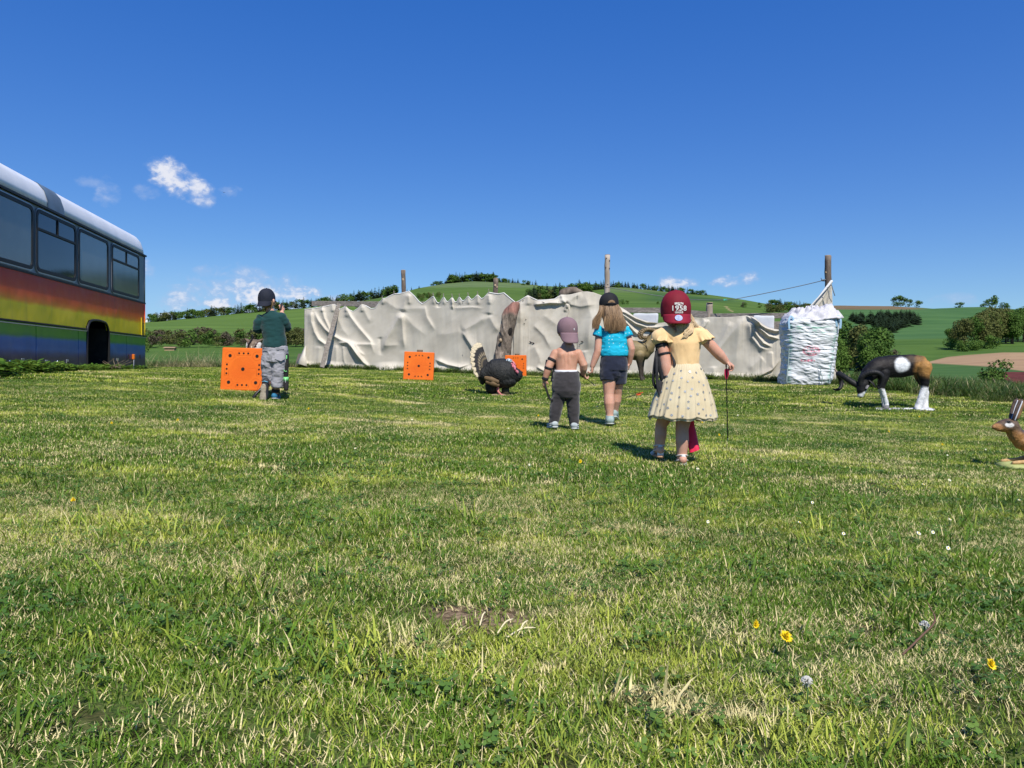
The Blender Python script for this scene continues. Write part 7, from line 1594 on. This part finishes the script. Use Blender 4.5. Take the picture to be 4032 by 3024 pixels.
    for leg in J['legs']:
        an = leg['pts'][2]; t = np.array(leg['toe']); s = MB(); s.tube([an+np.array([0, -.036, -.034]), an+np.array([0, .02, -.036]), an+t*.7+np.array([0, 0, -.030]), an+t*1.08+np.array([0, .0, -.026])], [(.022, .010), (.026, .010), (.034, .008), (.022, .007)], 14, True, up=(0, 0, 1)); so = s.build('sandal', SO, o)
        for a, r in ((.030, .031), (.002, .031)):
            c = an+np.array([0, 0, a-.006]); MB().tube([c+np.array([math.cos(q)*r, math.sin(q)*r*1.06, -.010*math.sin(q)]) for q in np.linspace(0, 2*PI, 22)], [(.006, .003)]*22, 6, False, up=(0, 0, 1)).build('strap', WS, so)
        h = MB(); h.tube([an+np.array([0, -.038, -.024]), an+np.array([0, -.036, .026])], [(.020, .006), (.013, .004)], 10, True, up=(0, 1, 0)); h.build('heel_strap', WS, so)
        f = MB(); f.tube([an+t*.62+np.array([-.032, 0, -.022]), an+t*.66+np.array([0, 0, .006]), an+t*.62+np.array([.032, 0, -.022])], [(.012, .003)]*3, 8, True, up=(0, 1, 0)); f.build('toe_strap', WS, so)
    PINK = mat('crimson_vane', (.62, .02, .09), .5); DK = mat('dark_nock', (.05, .008, .012), .5)
    arrow(L(822, 715, .012)+root, L(876, 1392, .10)+root, PINK, DK, 'black arrow with crimson fletching held point down by the child in the yellow dress')
    q = empty('quiver', L(540, 1490, .02)+root, 0, 'crimson tube quiver hanging below the tulle skirt', 'quiver'); q0 = np.array(q.location)-root
    pts = interp([L(470, 1090, .05)-q0, L(500, 1250, .045)-q0, L(525, 1380, .035)-q0, L(541, 1484, .02)-q0], 20); mb = MB(); th = np.linspace(0, 2*PI, 28, endpoint=False); V = []
    for k, p in enumerate(pts):
        for a in th: e = (abs(math.cos(a))**5+abs(math.sin(a))**5)**(-1/5); V.append(p+np.array([math.cos(a-.3)*.0285*e*(1+.03*math.sin(k*1.3)), math.sin(a-.3)*.0285*e, .012*math.cos(a-.3)]))
    add('tube', mesh_np('tube', V, [[k*28+i, k*28+(i+1) % 28, (k+1)*28+(i+1) % 28, (k+1)*28+i] for k in range(19) for i in range(28)]+[list(range(28))[::-1]]), q, mat('crimson_nylon', (.82, .025, .09), .6, (.70, .020, .075), 9, bump=.2, bscale=40))
    V = [v for v in V[-28:]]; add('end_cap', mesh_np('end_cap', [v*1.0 for v in V]+[np.mean(V, 0)+np.array([0, 0, -.006])], [[i, (i+1) % 28, 28] for i in range(28)], False), q, mat('dark_crimson', (.40, .012, .035), .7))

def girl_blue():
    S = 1222.; root, L = frame(2100, 1130, 2.811, S, 890, 1565, 6.7); root[2] = gz(root[0], 6.7)-.004
    o = empty('person', root, 0, 'child with long loose hair, bright blue top and navy shorts walking away', 'person')
    hc = L(840, 205, .01); hr = .088
    J = dict(trunk=[(L(892, 960), .088, .075), (L(892, 860), .100, .082), (L(892, 700), .088, .070), (L(890, 560), .102, .074), (L(880, 470), .098, .056), (L(872, 440), .05, .04)], head=(hc, hr), face=(-.06, 1, 0), neck=[L(872, 460), L(862, 380, .0), L(848, 320, .006)],
             arms=[dict(pts=(L(732, 500), L(712, 715, -.01), L(655, 875, .0)), hand=(-.05, .1, -1), palm=(-.9, .3, .1), size=1.12, curl=1.1, thumb=1, r=(.037, .034, .024)),
                   dict(pts=(L(1030, 505), L(1085, 690, -.01), L(1068, 845, .03)), hand=(-.15, .25, -1), palm=(-.9, .3, 0), size=1.1, curl=.8, thumb=-1, r=(.036, .033, .023))],
             legs=[dict(pts=(L(838, 900), L(832, 1190, -.02), L(842, 1475, -.03)), toe=(.012, .115, -.014), r=(.070, .050, .031)), dict(pts=(L(938, 900), L(934, 1180, .06), L(912, 1420, .11)), toe=(.02, .105, -.03), r=(.070, .050, .031))])
    add('body', person_body('body', J, SKIN_A), o, SKIN_A)
    for e in (-1, 1): MB().ell(hc+np.array([e*.032, hr*.94, -.008]), (.010, .006, .008), n=10).build('eye', bpy.data.materials['black_eye'], o)
    # top with pale dots
    BL = bpy.data.materials.new('turquoise_dotted_jersey'); BL.use_nodes = True; w = NT(BL.node_tree); b = w.n['Principled BSDF']; tc = w.new('ShaderNodeTexCoord'); vo = w.new('ShaderNodeTexVoronoi'); vo.inputs['Scale'].default_value = 33; vo.inputs['Randomness'].default_value = .55; w.l.new(tc.outputs['Object'], vo.inputs['Vector'])
    w.l.new(w.mix(w.ramp(vo.outputs['Distance'], .20, .15), (.012, .42, .60, 1), (.45, .72, .75, 1)), b.inputs['Base Color']); b.inputs['Roughness'].default_value = .8; b.inputs['Specular IOR Level'].default_value = .2
    mb = MB(); mb.tube([L(892, 765), L(892, 735), L(892, 650), L(890, 560), L(886, 490), L(878, 445), L(872, 425)], [(.120, .095), (.126, .098), (.117, .088), (.117, .084), (.114, .072), (.085, .055), (.05, .045)], 26, False, up=(0, 1, 0))
    mb.tube([L(770, 475), L(728, 510), L(718, 545)], [.050, .050, .050], 16, False); mb.tube([L(1000, 475), L(1032, 510), L(1044, 548)], [.048, .048, .048], 16, False)
    garment(o, 'top', mb, BL, .006, 4, .006, 8, (1, 1, .7), 4, .007, 14, (.9, .9, 1.6))
    CU = mat('navy_trim', (.03, .05, .11), .8)
    for p, q, r in ((L(722, 535), L(717, 552), .0525), (L(1041, 538), L(1046, 555), .0505)): MB().addvf(*cuff(p, q, r, .008, .9)).build('sleeve_hem', CU, o)
    NV = mat('navy_cotton', (.012, .016, .034), .85, (.020, .025, .048), 6, spec=.2, sheen=.3)
    mb = MB(); mb.tube([L(892, 722), L(892, 790), L(892, 870), L(890, 925)], [(.106, .085), (.116, .092), (.126, .100), (.122, .098)], 26, False, up=(0, 1, 0)); mb.tube([L(835, 860), L(826, 960, -.01), L(822, 1040, -.018)], [(.072, .085), (.073, .082), (.068, .076)], 20, False, up=(0, 1, 0)); mb.tube([L(945, 860), L(950, 960, .02), L(950, 1068, .035)], [(.072, .085), (.073, .082), (.066, .076)], 20, False, up=(0, 1, 0))
    mb.ell(L(892, 955, -.01), (.075, .085, .055)); mb.ell(L(890, 985, .0), (.062, .085, .05))
    garment(o, 'shorts', mb, NV, .006, 4, .006, 9, (1, 1, .5), 6, .005, 16, (.8, .8, 1))
    # cap worn backward with the fitting gap above the strap
    BK = mat('black_cotton', (.013, .013, .015), .8, (.022, .022, .025), 8, spec=.25, bump=.1, bscale=250)
    cp, info = cap(o, L(838, 178, .008), .092, (.03, 1, 0), 18, .062, BK, BK, 1.02, label='black cap worn with its peak to the front and strap gap behind')
    HBm = hair_mat('brown_blond_hair', (.105, .058, .030), (.40, .255, .135))
    c, R, d, s_, tl = info; V = []
    for q in range(13):
        t = PI*q/12; a = math.cos(t)*.034; e = -.10+math.sin(t)*.30; az = (a+.012)/R; V.append(c+np.array([math.sin(az), -math.cos(az)*1.05, 0])*(R*math.cos(max(e, 0))**.86+.0025)+np.array([0, 0, R*tl*math.sin(e)]))
    add('strap_gap', mesh_np('strap_gap', V+[np.mean(V, 0)+np.array([0, -.006, 0])], [[q, (q+1) % 13, 13] for q in range(13)], True, np.tile([.55, .5, 0], (14, 1))), cp, HBm)
    strap(cp, [c+np.array([math.sin(a)*.093, -math.cos(a)*.099, -.012]) for a in np.linspace(-.42, .62, 9)], .012, BK, .002, 'fitting_strap', up=(0, 1, 0))
    V, n = [], 40
    under = MB(); under.tube([L(838, 215, -.03), L(845, 300, -.045), L(868, 390, -.06), L(890, 470, -.075)], [(.080, .05), (.082, .042), (.080, .030), (.070, .012)], 20, True, up=(0, 1, 0)); me = under.mesh('hair'); set_col(me, np.tile([.35, .5, 0], (len(me.vertices), 1))); add('hair', me, o, HBm)
    def f1(rs):
        a = rs.uniform(-3.05, -.05); st = hc+np.array([math.cos(a)*hr*1.0, math.sin(a)*hr*1.0, -.004+rs.uniform(-.012, .01)]); q = (a+3.05)/3.0; wv = .012*math.sin(q*31)+rs.uniform(-.006, .006)
        if q < .24:
            e = L(658+rs.uniform(-16, 60), 462+rs.uniform(-40, 18), -.045+rs.uniform(-.02, .01)); return [st, st*.62+e*.38+np.array([.010, -.018, .01]), st*.3+e*.7+np.array([-.004+wv, -.012, 0]), e]
        e = L(785+215*(q-.24)/.76+rs.uniform(-14, 14), 488+rs.uniform(-38, 12), -.095+.02*abs(q-.6)+rs.uniform(-.012, .008)); return [st, st*.66+e*.34+np.array([.006+wv, -.02, 0]), st*.3+e*.7+np.array([.004-wv, -.018, 0]), e]
    add('hair_strands', ribbons(f1, 2200, 12, .0030, 8), o, HBm)
    SH = mat('mint_grey_mesh', (.36, .46, .43), .7, (.26, .34, .33), 30, bump=.3, bscale=120); SL = mat('pale_sole', (.66, .68, .66), .6)
    for leg in J['legs']:
        an = leg['pts'][2]; s = shoe(o, an, np.array(leg['toe'])*1.1, SH, SL, .060, .042)
        MB().tube([an+np.array([0, 0, .034]), an+np.array([0, 0, .046])], .034, 16, False).build('collar', mat('orange_lining', (.62, .26, .10), .8) if leg is J['legs'][0] else bpy.data.materials['orange_lining'], s)
    OV = mat('orange_red_vane', (.68, .10, .02), .5); arrow(P(2529, 1546, 7.35), P(2352, 1600, 7.05), OV, OV, 'black arrow with orange red fletching sticking out behind the walking girls legs')

def toddler():
    S = 1375.; root, L = frame(2100, 1130, 2.811, S, 350, 1582, 5.95); root[2] = gz(root[0], 5.95)-.004
    o = empty('person', root, 0, 'bare backed toddler in grey trousers and faded mauve cap', 'person')
    hc = L(385, 480, .02); hr = .080
    J = dict(trunk=[(L(362, 1080), .078, .070), (L(362, 1010), .086, .074), (L(362, 910), .082, .068), (L(368, 800), .090, .066), (L(371, 730), .098, .060), (L(376, 695), .094, .052), (L(382, 655), .056, .044)], head=(hc, hr), face=(-.25, 1, -.05), neck=[L(384, 700), L(386, 640, .004), L(388, 580, .012)], neck_r=[.048, .040, .040],
             arms=[dict(pts=(L(243, 722), L(172, 865, -.012), L(128, 1010, .0)), hand=(-.12, .05, -1), palm=(.7, .7, 0), size=.95, curl=.6, thumb=1, r=(.036, .032, .022)),
                   dict(pts=(L(498, 722), L(555, 850, -.015), L(556, 945, .03)), hand=(.35, .25, -.7), palm=(.6, .2, .3), size=.92, curl=1.2, thumb=-1, r=(.036, .033, .023))],
             legs=[dict(pts=(L(310, 1080), L(262, 1300, .0), L(222, 1500, .0)), toe=(-.025, .085, -.010), r=(.060, .045, .030)), dict(pts=(L(415, 1080), L(438, 1300, .0), L(455, 1515, .0)), toe=(.012, .085, -.010), r=(.060, .045, .030))])
    me = person_body('body', J, SKIN_B); V = verts(me); N = norms(me)
    X = V[:, 0]-L(368, 0)[0]; b = (V[:, 1] < 0)
    dz = -.0065*np.exp(-(X/.010)**2)*sstep(V[:, 2], .50, .55)*sstep(-V[:, 2], -.67, -.63)*b
    for e in (-1, 1): dz += .008*np.exp(-((X-e*.046)/.020)**2-((V[:, 2]-.612)/.028)**2)*b-.004*np.exp(-((X-e*.030)/.008)**2-((V[:, 2]-.585)/.03)**2)*b
    set_verts(me, V+N*dz[:, None]); add('body', me, o, SKIN_B)
    for e in (-1, 1): MB().ell(hc+np.array([-.02+e*.030, hr*.90, -.008]), (.010, .006, .008), n=10).build('eye', bpy.data.materials['black_eye'], o)
    MV = mat('faded_mauve_cotton', (.255, .165, .180), .85, (.205, .13, .145), 6, (.3, .7), spec=.15, bump=.12, bscale=220)
    cp, info = cap(o, L(378, 442, .015), .0855, (.30, -1, 0), 68, .092, MV, MV, 1.06, label='faded mauve cap worn backward with a small white emblem')
    text_on(cp, info, 'S', .022, -7, (.62, -1, 0), mat('white_thread', (.75, .75, .75), .7), 0, .0035, 'emblem')
    UW = mat('white_waistband', (.76, .76, .76), .8, (.68, .68, .70), 20); MB().tube([L(362, 940), L(362, 904)], [(.0935, .080), (.0925, .0785)], 30, False, up=(0, 1, 0)).build('waistband', UW, o)
    GR = mat('charcoal_jersey', (.040, .036, .038), .9, (.058, .052, .054), 5, spec=.12, sheen=.3)
    mb = MB(); mb.tube([L(362, 928), L(364, 990), L(366, 1080), L(364, 1160), L(362, 1205)], [(.096, .084), (.104, .094), (.112, .102), (.108, .098), (.08, .08)], 26, False, up=(0, 1, 0)); mb.tube([L(305, 1090), L(265, 1280), L(238, 1400), L(222, 1505)], [(.062, .072), (.050, .056), (.043, .048), (.034, .038)], 18, False, up=(0, 1, 0)); mb.tube([L(422, 1090), L(440, 1290), L(450, 1410), L(455, 1525)], [(.062, .072), (.050, .056), (.043, .048), (.034, .038)], 18, False, up=(0, 1, 0))
    garment(o, 'trousers', mb, GR, .006, 4, .006, 9, (1, 1, .6), 5, .006, 13, (.7, .7, 1.3))
    MB().tube([L(362, 942), L(362, 928)], [(.0985, .086), (.098, .0855)], 30, False, up=(0, 1, 0)).build('elastic_hem', GR, o)
    g = empty('arm_guard', (0, 0, 0)); g.parent = o; a1, b1, c1 = J['arms'][0]['pts']
    for (p, q, r, w, t) in ((a1, b1, .0385, .020, .50), (b1, c1, .034, .018, .12), (b1, c1, .027, .024, .93)): MB().addvf(*cuff(p, q, r, w, t)).build('strap', BLACK_STRAP, g)
    strap(g, [L(240, 745, .01), L(238, 850, .02), L(222, 950, .015), L(208, 1035, .01)], .028, t=.005, name='forearm_plate', up=(.5, 1, 0)); strap(g, [L(150, 790, .015), L(140, 850, .015), L(130, 900, .01)], .014)
    strap(g, [L(125, 1040, -.03), L(140, 1110, -.035), L(162, 1180, -.03), L(185, 1228, -.028), L(215, 1236, -.04)], .016)
    SH = mat('grey_mint_canvas', (.48, .52, .50), .75, (.34, .38, .38), 24); SL = bpy.data.materials['pale_sole']
    for leg in J['legs']:
        s = shoe(o, leg['pts'][2]+np.array([0, 0, -.004]), leg['toe'], SH, SL, .044, .034); an = leg['pts'][2]
        for zz in (.0, .016): MB().tube([an+np.array([-.03, -.030, zz-.01]), an+np.array([0, -.042, zz-.004]), an+np.array([.03, -.030, zz-.01])], [(.004, .003)]*3, 6, True).build('shoe_stripe', SL, s)
    arrow(L(500, 925, .03)+root, L(682, 1072, .07)+root, BLACK_STRAP, BLACK_STRAP, 'black arrow held low in the right hand of the bare backed toddler')

def boy():
    S = 1223.; root, L = frame(850, 1100, 3.318, S, 760, 1590, 7.9); root[2] = gz(root[0], 7.9)-.004
    o = empty('person', root, 0, 'boy in dark green shirt, grey cargo shorts and navy cap at the left target', 'person')
    hc = L(676, 262, .0); hr = .086
    J = dict(trunk=[(L(775, 1000), .082, .072), (L(775, 920), .092, .078), (L(768, 780), .086, .070), (L(745, 600), .098, .072), (L(728, 490), .094, .056), (L(715, 440), .055, .042)], head=(hc, hr), face=(.32, 1, .0), neck=[L(715, 470), L(706, 400, .002), L(694, 330, .004)], neck_r=[.046, .040, .040],
             arms=[dict(pts=(L(595, 500), L(545, 655, .02), L(640, 600, .19)), hand=(.6, .7, .4), palm=(.3, -.5, .8), size=1.05, curl=1.0, thumb=1, r=(.036, .032, .022)),
                   dict(pts=(L(868, 500), L(893, 606, .075), L(806, 405, .14)), hand=(-.05, .05, 1), palm=(-.7, .7, 0), size=1.1, curl=.7, thumb=-1, r=(.036, .032, .022))],
             legs=[dict(pts=(L(712, 980), L(672, 1240, .045), L(662, 1440, -.045)), toe=(-.004, .02, -.105), r=(.066, .048, .030)), dict(pts=(L(828, 980), L(800, 1260, .02), L(762, 1520, .03)), toe=(-.006, .11, -.012), r=(.066, .048, .030))])
    add('body', person_body('body', J, SKIN_A), o, SKIN_A)
    for e in (-1, 1): MB().ell(hc+np.array([.03+e*.030, hr*.90, -.008]), (.010, .006, .008), n=10).build('eye', bpy.data.materials['black_eye'], o)
    GN = mat('dark_green_jersey', (.014, .060, .058), .85, (.010, .045, .045), 4, spec=.15, sheen=.2)
    mb = MB(); mb.tube([L(770, 885), L(770, 850), L(762, 740), L(745, 610), L(732, 520), L(724, 455), L(716, 415)], [(.122, .094), (.126, .096), (.114, .088), (.122, .086), (.128, .078), (.098, .062), (.046, .044)], 28, False, up=(0, 1, 0))
    mb.tube([L(620, 490), L(572, 560, .0), L(552, 630, .02)], [.058, .056, .054], 18, False); mb.tube([L(552, 645, .02), L(560, 640, .06)], [.050, .046], 16); mb.tube([L(850, 490), L(882, 545, .02), L(893, 585, .05), L(893, 618, .075)], [.056, .054, .052, .050], 18, True)
    garment(o, 'shirt', mb, GN, .006, 4, .008, 6, (1, 1, .8), 7, .009, 8, (.8, .8, 1.7))
    GY = mat('light_grey_cotton', (.36, .35, .37), .85, (.27, .265, .285), 3, (.3, .7), spec=.15)
    mb = MB(); mb.tube([L(775, 868), L(775, 920), L(775, 1010), L(772, 1070)], [(.124, .094), (.128, .098), (.128, .102), (.12, .098)], 28, False, up=(0, 1, 0)); mb.tube([L(705, 1000), L(686, 1120, .01), L(680, 1225, .03), L(672, 1310, .035)], [(.078, .088), (.072, .078), (.068, .072), (.060, .062)], 20, False, up=(0, 1, 0)); mb.tube([L(840, 1000), L(830, 1150), L(815, 1270, .012), L(803, 1400, .012)], [(.078, .088), (.074, .080), (.070, .074), (.064, .064)], 20, False, up=(0, 1, 0))
    garment(o, 'shorts', mb, GY, .006, 3, .010, 7, (1, 1, .8), 8, .011, 11, (1.1, 1.1, 1.5))
    pk = MB(); V = [L(808, 965, -.098), L(925, 955, -.070), L(930, 1035, -.072), L(890, 1062, -.090), L(812, 1035, -.102)]; V = [np.array(v) for v in V]; pk.addvf(V+[v+np.array([0, -.008, 0]) for v in V], [[4, 3, 2, 1, 0], [5, 6, 7, 8, 9]]+[[i, (i+1) % 5, 5+(i+1) % 5, 5+i] for i in range(5)]); pk.build('pocket_flap', GY, o, smooth=False, bevel=.003)
    MB().tube([L(640, 900, -.074), L(700, 925, -.094), L(775, 915, -.101), L(850, 910, -.094), L(915, 905, -.066)], [(.003, .003)]*5, 6, False).build('seam', GY, o); MB().tube([L(775, 885, -.096), L(768, 990, -.106), L(765, 1080, -.092)], .0035, 6, False).build('seam', GY, o)
    NVY = mat('navy_twill', (.014, .017, .028), .8, (.021, .024, .036), 8, spec=.25, bump=.1, bscale=240)
    cap(o, L(664, 238, -.002), .091, (-.18, -1, 0), 60, .064, NVY, NVY, 1.16, label='navy cap worn backward')
    HN = hair_mat('short_fair_hair', (.22, .14, .07), (.45, .31, .17))
    def f1(rs):
        a = rs.uniform(-2.9, -.2); st = hc+np.array([math.cos(a)*hr*.95, math.sin(a)*hr*.97, -.015]); e = L(695+math.cos(a)*45, 372+rs.uniform(-25, 8), -.036+.012*abs(math.cos(a))); return [st, st*.5+e*.5+np.array([0, -.008, 0]), e]
    add('hair', ribbons(f1, 220, 6, .004, 4), o, HN)
    # small dark phone-like grip of the bow in the raised hand is the upper limb of the bow he holds
    b = empty('bow', L(600, 1330, .16)+root, 0, 'black childs bow hanging in front of the boy with its limb tip on the grass', 'bow'); q = np.array(b.location)-root; BLK = bpy.data.materials['black_laminate']
    MB().tube(interp([L(640, 1050, .20)-q, L(628, 1180, .19)-q, L(610, 1300, .15)-q, L(578, 1400, .08)-q, L(512, 1490, .03)-q, L(472, 1560, .01)-q, L(452, 1600, .01)-q], 40), [(.014, .007)]*26+[(.017, .007)]*8+[(.012, .006)]*6, 8, True, up=(0, 1, 0)).build('limb', BLK, b)
    MB().tube(interp([L(622, 1000, .20)-q, L(640, 1060, .20)-q, L(636, 1120, .195)-q], 10), .017, 10).build('grip', mat('grip_grey', (.05, .05, .055), .6), b); MB().tube([L(640, 1050, .19)-q, L(480, 1560, .0)-q], .0014, 5, False).build('bow_string', BLACK_STRAP, b)
    MB().tube(interp([L(798, 375, .12), L(802, 335, .13), L(808, 290, .14)], 8), [(.011, .005)]*8, 8, True, up=(0, 1, 0)).build('finger_tab', BLK, o)
    # quiver at the right hip
    qv = empty('quiver', L(925, 1430, .0)+root, 0, 'black and green hip quiver hanging at the boys right leg', 'quiver'); q = np.array(qv.location)-root; CAMO = mat('black_camo', (.016, .016, .015), .8, (.20, .26, .18), 26, (.60, .63)); GRN = mat('neon_green', (.20, .62, .20), .6)
    MB().tube([L(936, 985, -.02)-q, L(930, 1150, -.02)-q, L(922, 1270, -.015)-q], [(.020, .022), (.023, .024), (.025, .025)], 16, True, up=(0, 1, 0)).build('tube', CAMO, qv)
    MB().tube([L(922, 1265, -.015)-q, L(921, 1322, -.012)-q], [(.0265, .0265), (.027, .027)], 16, False, up=(0, 1, 0)).build('green_band', GRN, qv); MB().tube([L(921, 1322, -.012)-q, L(922, 1420, -.008)-q], [(.027, .027), (.0255, .0255)], 16, True, up=(0, 1, 0)).build('end_cup', mat('grey_black', (.028, .024, .024), .7), qv)
    strap(qv, [L(938, 985, -.042)-q, L(940, 1010, -.044)-q, L(938, 1035, -.044)-q], .014, GRN, .003, 'green_tab', 6); strap(qv, [L(905, 1175, -.048)-q, L(925, 1195, -.05)-q, L(945, 1188, -.046)-q], .008, GRN, .003, 'green_trim', 6); strap(qv, [L(926, 1285, -.046)-q, L(926, 1310, -.046)-q, L(924, 1345, -.042)-q], .006, mat('white_tab', (.7, .7, .7), .6), .002, 'zip_pull', 6)
    # footwear
    BS = mat('blue_mesh_shoe', (.035, .20, .34), .7, (.02, .12, .22), 30, bump=.3, bscale=120); DS = mat('dark_shoe', (.035, .036, .042), .7); WS_ = mat('white_sole', (.62, .62, .60), .6); TS = mat('tan_tread', (.40, .34, .25), .8, (.28, .235, .17), 26, bump=.6, bscale=50)
    s2 = shoe(o, J['legs'][1]['pts'][2], J['legs'][1]['toe'], BS, WS_, .05, .037)
    # heel-up left shoe shows its tread to the viewer
    c = L(660, 1450, -.075); mb = MB(); mb.tube([L(664, 1340, -.045), L(660, 1400, -.05), L(655, 1490, -.055), L(650, 1570, -.06)], [(.034, .036), (.038, .040), (.043, .034), (.036, .020)], 18, True, up=(0, 1, 0)); mb.tube([L(668, 1320, -.03), L(668, 1345, -.04)], [.038, .040], 16)
    s1 = add('shoe', fuse(mb, .005, 3), o, DS); mb = MB(); V, n = [], 30
    prof = [(1372, .022), (1390, .030), (1420, .031), (1460, .027), (1500, .033), (1540, .037), (1566, .033), (1580, .020)]
    mb.tube([L(659-(y-1372)*.06, y, -.088) for y, w_ in prof], [(w_, .010) for y, w_ in prof], 16, True, up=(0, 1, 0)); mb.build('sole', TS, s1)
    MB().tube([L(640, 1325, -.072), L(668, 1318, -.082), L(700, 1330, -.070)], [(.012, .004)]*3, 8, True, up=(0, 0, 1)).build('blue_collar', mat('sky_blue_trim', (.16, .45, .62), .6), s1)
    k2, a2 = J['legs'][1]['pts'][1:]; MB().addvf(*cuff(k2, a2, .043, .036, .72)).build('ankle_strap', BLACK_STRAP, o); MB().addvf(*cuff(k2, a2, .037, .018, .93)).build('ankle_strap', BLACK_STRAP, o)
girl_dress(); girl_blue(); toddler(); boy()

# ------------------------------------------------------------------ meadow flowers
def flowers():
    YE = mat('dandelion_yellow', (.90, .70, .02), .6, (.86, .60, .01), 200); WP = mat('daisy_white', (.78, .78, .76), .6); GS = mat('flower_stem', (.10, .19, .05), .6); PU = mat('seed_fluff', (.72, .70, .64), .9, trans=.2)
    rs = np.random.default_rng(22)
    def head(n, r, cup, rows):
        V, Fc = [], []
        for q in range(rows):
            for i in range(n):
                a = 2*PI*(i+.5*q)/n+rs.uniform(-.1, .1); rr = r*(1-.28*q)*rs.uniform(.85, 1.1); z = cup*q*.4; w_ = .55*PI*rr/n*1.5; b = len(V); ca, sa = math.cos(a), math.sin(a)
                V += [[0, 0, z*.3], [ca*rr*.6-sa*w_, sa*rr*.6+ca*w_, z+cup*.3], [ca*rr, sa*rr, z+cup*.5+rs.uniform(-.1, .1)*cup], [ca*rr*.6+sa*w_, sa*rr*.6-ca*w_, z+cup*.3]]; Fc += [[b, b+1, b+2, b+3]]
        return mesh_np('flower_head', V, Fc, False)
    dh = head(18, .017, .010, 4); dh.materials.append(YE); wh = head(11, .011, .004, 1); wh.materials.append(WP); ct = MB().ell((0, 0, .002), (.004, .004, .003), n=8).mesh('flower_eye'); ct.materials.append(YE)
    stems = {h: MB().tube([(0, 0, 0), (.002, .001, h*.6), (0, 0, h)], .0016, 6, False).mesh('stem') for h in (.045, .035)}
    for s in stems.values(): s.materials.append(GS)
    def gp(u, v):
        y = 1.0
        for _ in range(60): x = (u-UC)/F*y; z = gz(x, y)+.04; y = max(.8, min(26, (ZC-z)*F/(v-VH)))
        return (u-UC)/F*y, y
    def flower(u, v, h, hm, s, label, cat, group, eye=False, nm='dandelion'):
        x, y = gp(u, v); z = gz(x, y)+float(micro(np.array([x]), np.array([y]))[0]); o = empty(nm, (x, y, z), rs.uniform(0, 6), label, cat, group); o.scale = (s, s, 1)
        add('stem', stems[h], o); f = add('flower_head', hm, o); f.location = (0, 0, h); f.rotation_euler = (rs.uniform(.2, .6), rs.uniform(-.2, .2), -o.rotation_euler.z)
        if eye: e = add('flower_eye', ct, o); e.location = (0, 0, h); e.rotation_euler = f.rotation_euler
    named = {3094: 'largest yellow dandelion, open and facing up in the lower right grass', 2978: 'small half open dandelion just left of the largest one', 3903: 'double yellow dandelion near the right edge of the foreground', 288: 'yellow dandelion alone in the lawn left of the bare patch', 3268: 'tiny yellow dandelion right of the largest one'}
    for u, v, s in ((3094, 2516, .8), (2978, 2472, .4), (3903, 2625, .5), (288, 1978, .55)): flower(u, v, .045, dh, s, named[u], 'flower', 'dandelions in the near grass')
    for u, v in ((3500, 1700), (3710, 1755), (2765, 1668), (2832, 1715), (2285, 1820), (2120, 1640), (440, 1670), (700, 1660), (1215, 1612), (2790, 1500), (3350, 1590), (3620, 1645)): flower(u, v, .045, dh, .55, 'small far yellow dandelion in the lawn among the figures', 'flower', 'far dandelions in the lawn')
    for k in range(30):
        u, v = rs.uniform(2700, 4020), rs.uniform(1600, 2250)
        if k % 4 == 0: u, v = rs.uniform(1050, 2700), rs.uniform(1580, 1850)
        flower(u, v, .035, wh, rs.uniform(.45, .8), 'white daisy scattered in the mown lawn', 'flower', 'white daisies in the lawn', True, 'daisy')
    for u, v, lb in ((3177, 2700, 'white fluffy seed head in the lower right grass'), (3640, 2475, 'pale fluffy seed head beside the brown stalk')):
        x, y = gp(u, v); z = gz(x, y); o = empty('dandelion_clock', (x, y, z), 0, lb, 'seed head', None); add('stem', stems[.045], o); mb = MB()
        for q in range(90): d = rs.normal(size=3); d /= np.linalg.norm(d); d[2] = abs(d[2])*.9+.05 if q % 3 else d[2]; mb.tube([np.array([0, 0, .047])+d*.002, np.array([0, 0, .047])+d*.010], [.0004, .0010], 4, False)
        mb.build('fluff', PU, o)
    # pale bent straws beside the bare patch, a brown leaning stalk
    for k, (u, v, du, dv) in enumerate(((1960, 2430, 60, -45), (2000, 2445, 110, -20), (1890, 2400, 20, -40), (2040, 2440, 40, -50))):
        x, y = gp(u, v+10); o = empty('straw', (x, y, gz(x, y)+.012), 0, ('pale bent straw rising at the edge of the bare patch', 'long pale straw lying across the bare patch edge', 'short pale straw behind the bare patch', 'pale straw leaning right beside the bare patch')[k], 'straw', 'pale straws by the bare patch'); e = np.array([du*y/F, .03, -dv*y/F*.8])
        MB().tube(interp([np.zeros(3), e*.5+np.array([0, 0, .008]), e], 7), [.0018]*6+[.0008], 5).build('stalk', mat('straw_pale', (.72, .62, .38), .7) if k == 0 else bpy.data.materials['straw_pale'], o)
    x, y = gp(3555, 2500); o = empty('dry_stalk', (x, y, gz(x, y)), 0, 'brown leaning dry stalk in the right foreground grass', 'stalk'); MB().tube(interp([np.zeros(3), np.array([.045, .01, .035]), np.array([.075, .015, .065]), np.array([.062, .02, .10])], 12), [.0022]*9+[.0012]*3, 6).build('stem', mat('brown_stalk', (.16, .09, .06), .8), o)
flowers()

def bird():
    p = P(882, 758, 150.0); o = empty('bird', p, .6, 'tiny dark bird flying below the wispy cloud', 'bird'); DK = mat('dark_plumage', (.02, .02, .022), .8)
    MB().tube([(0, -.18, 0), (0, -.05, .01), (0, .10, .0), (0, .22, -.01)], [.03, .06, .05, .02], 10).build('body', DK, o)
    for s_ in (-1, 1): MB().tube([(0, 0, .02), (.16*s_, .02, .09), (.34*s_, .06, .06)], [(.05, .012), (.06, .010), (.01, .005)], 8, True, up=(0, 0, 1)).build('wing', DK, o)
bird()
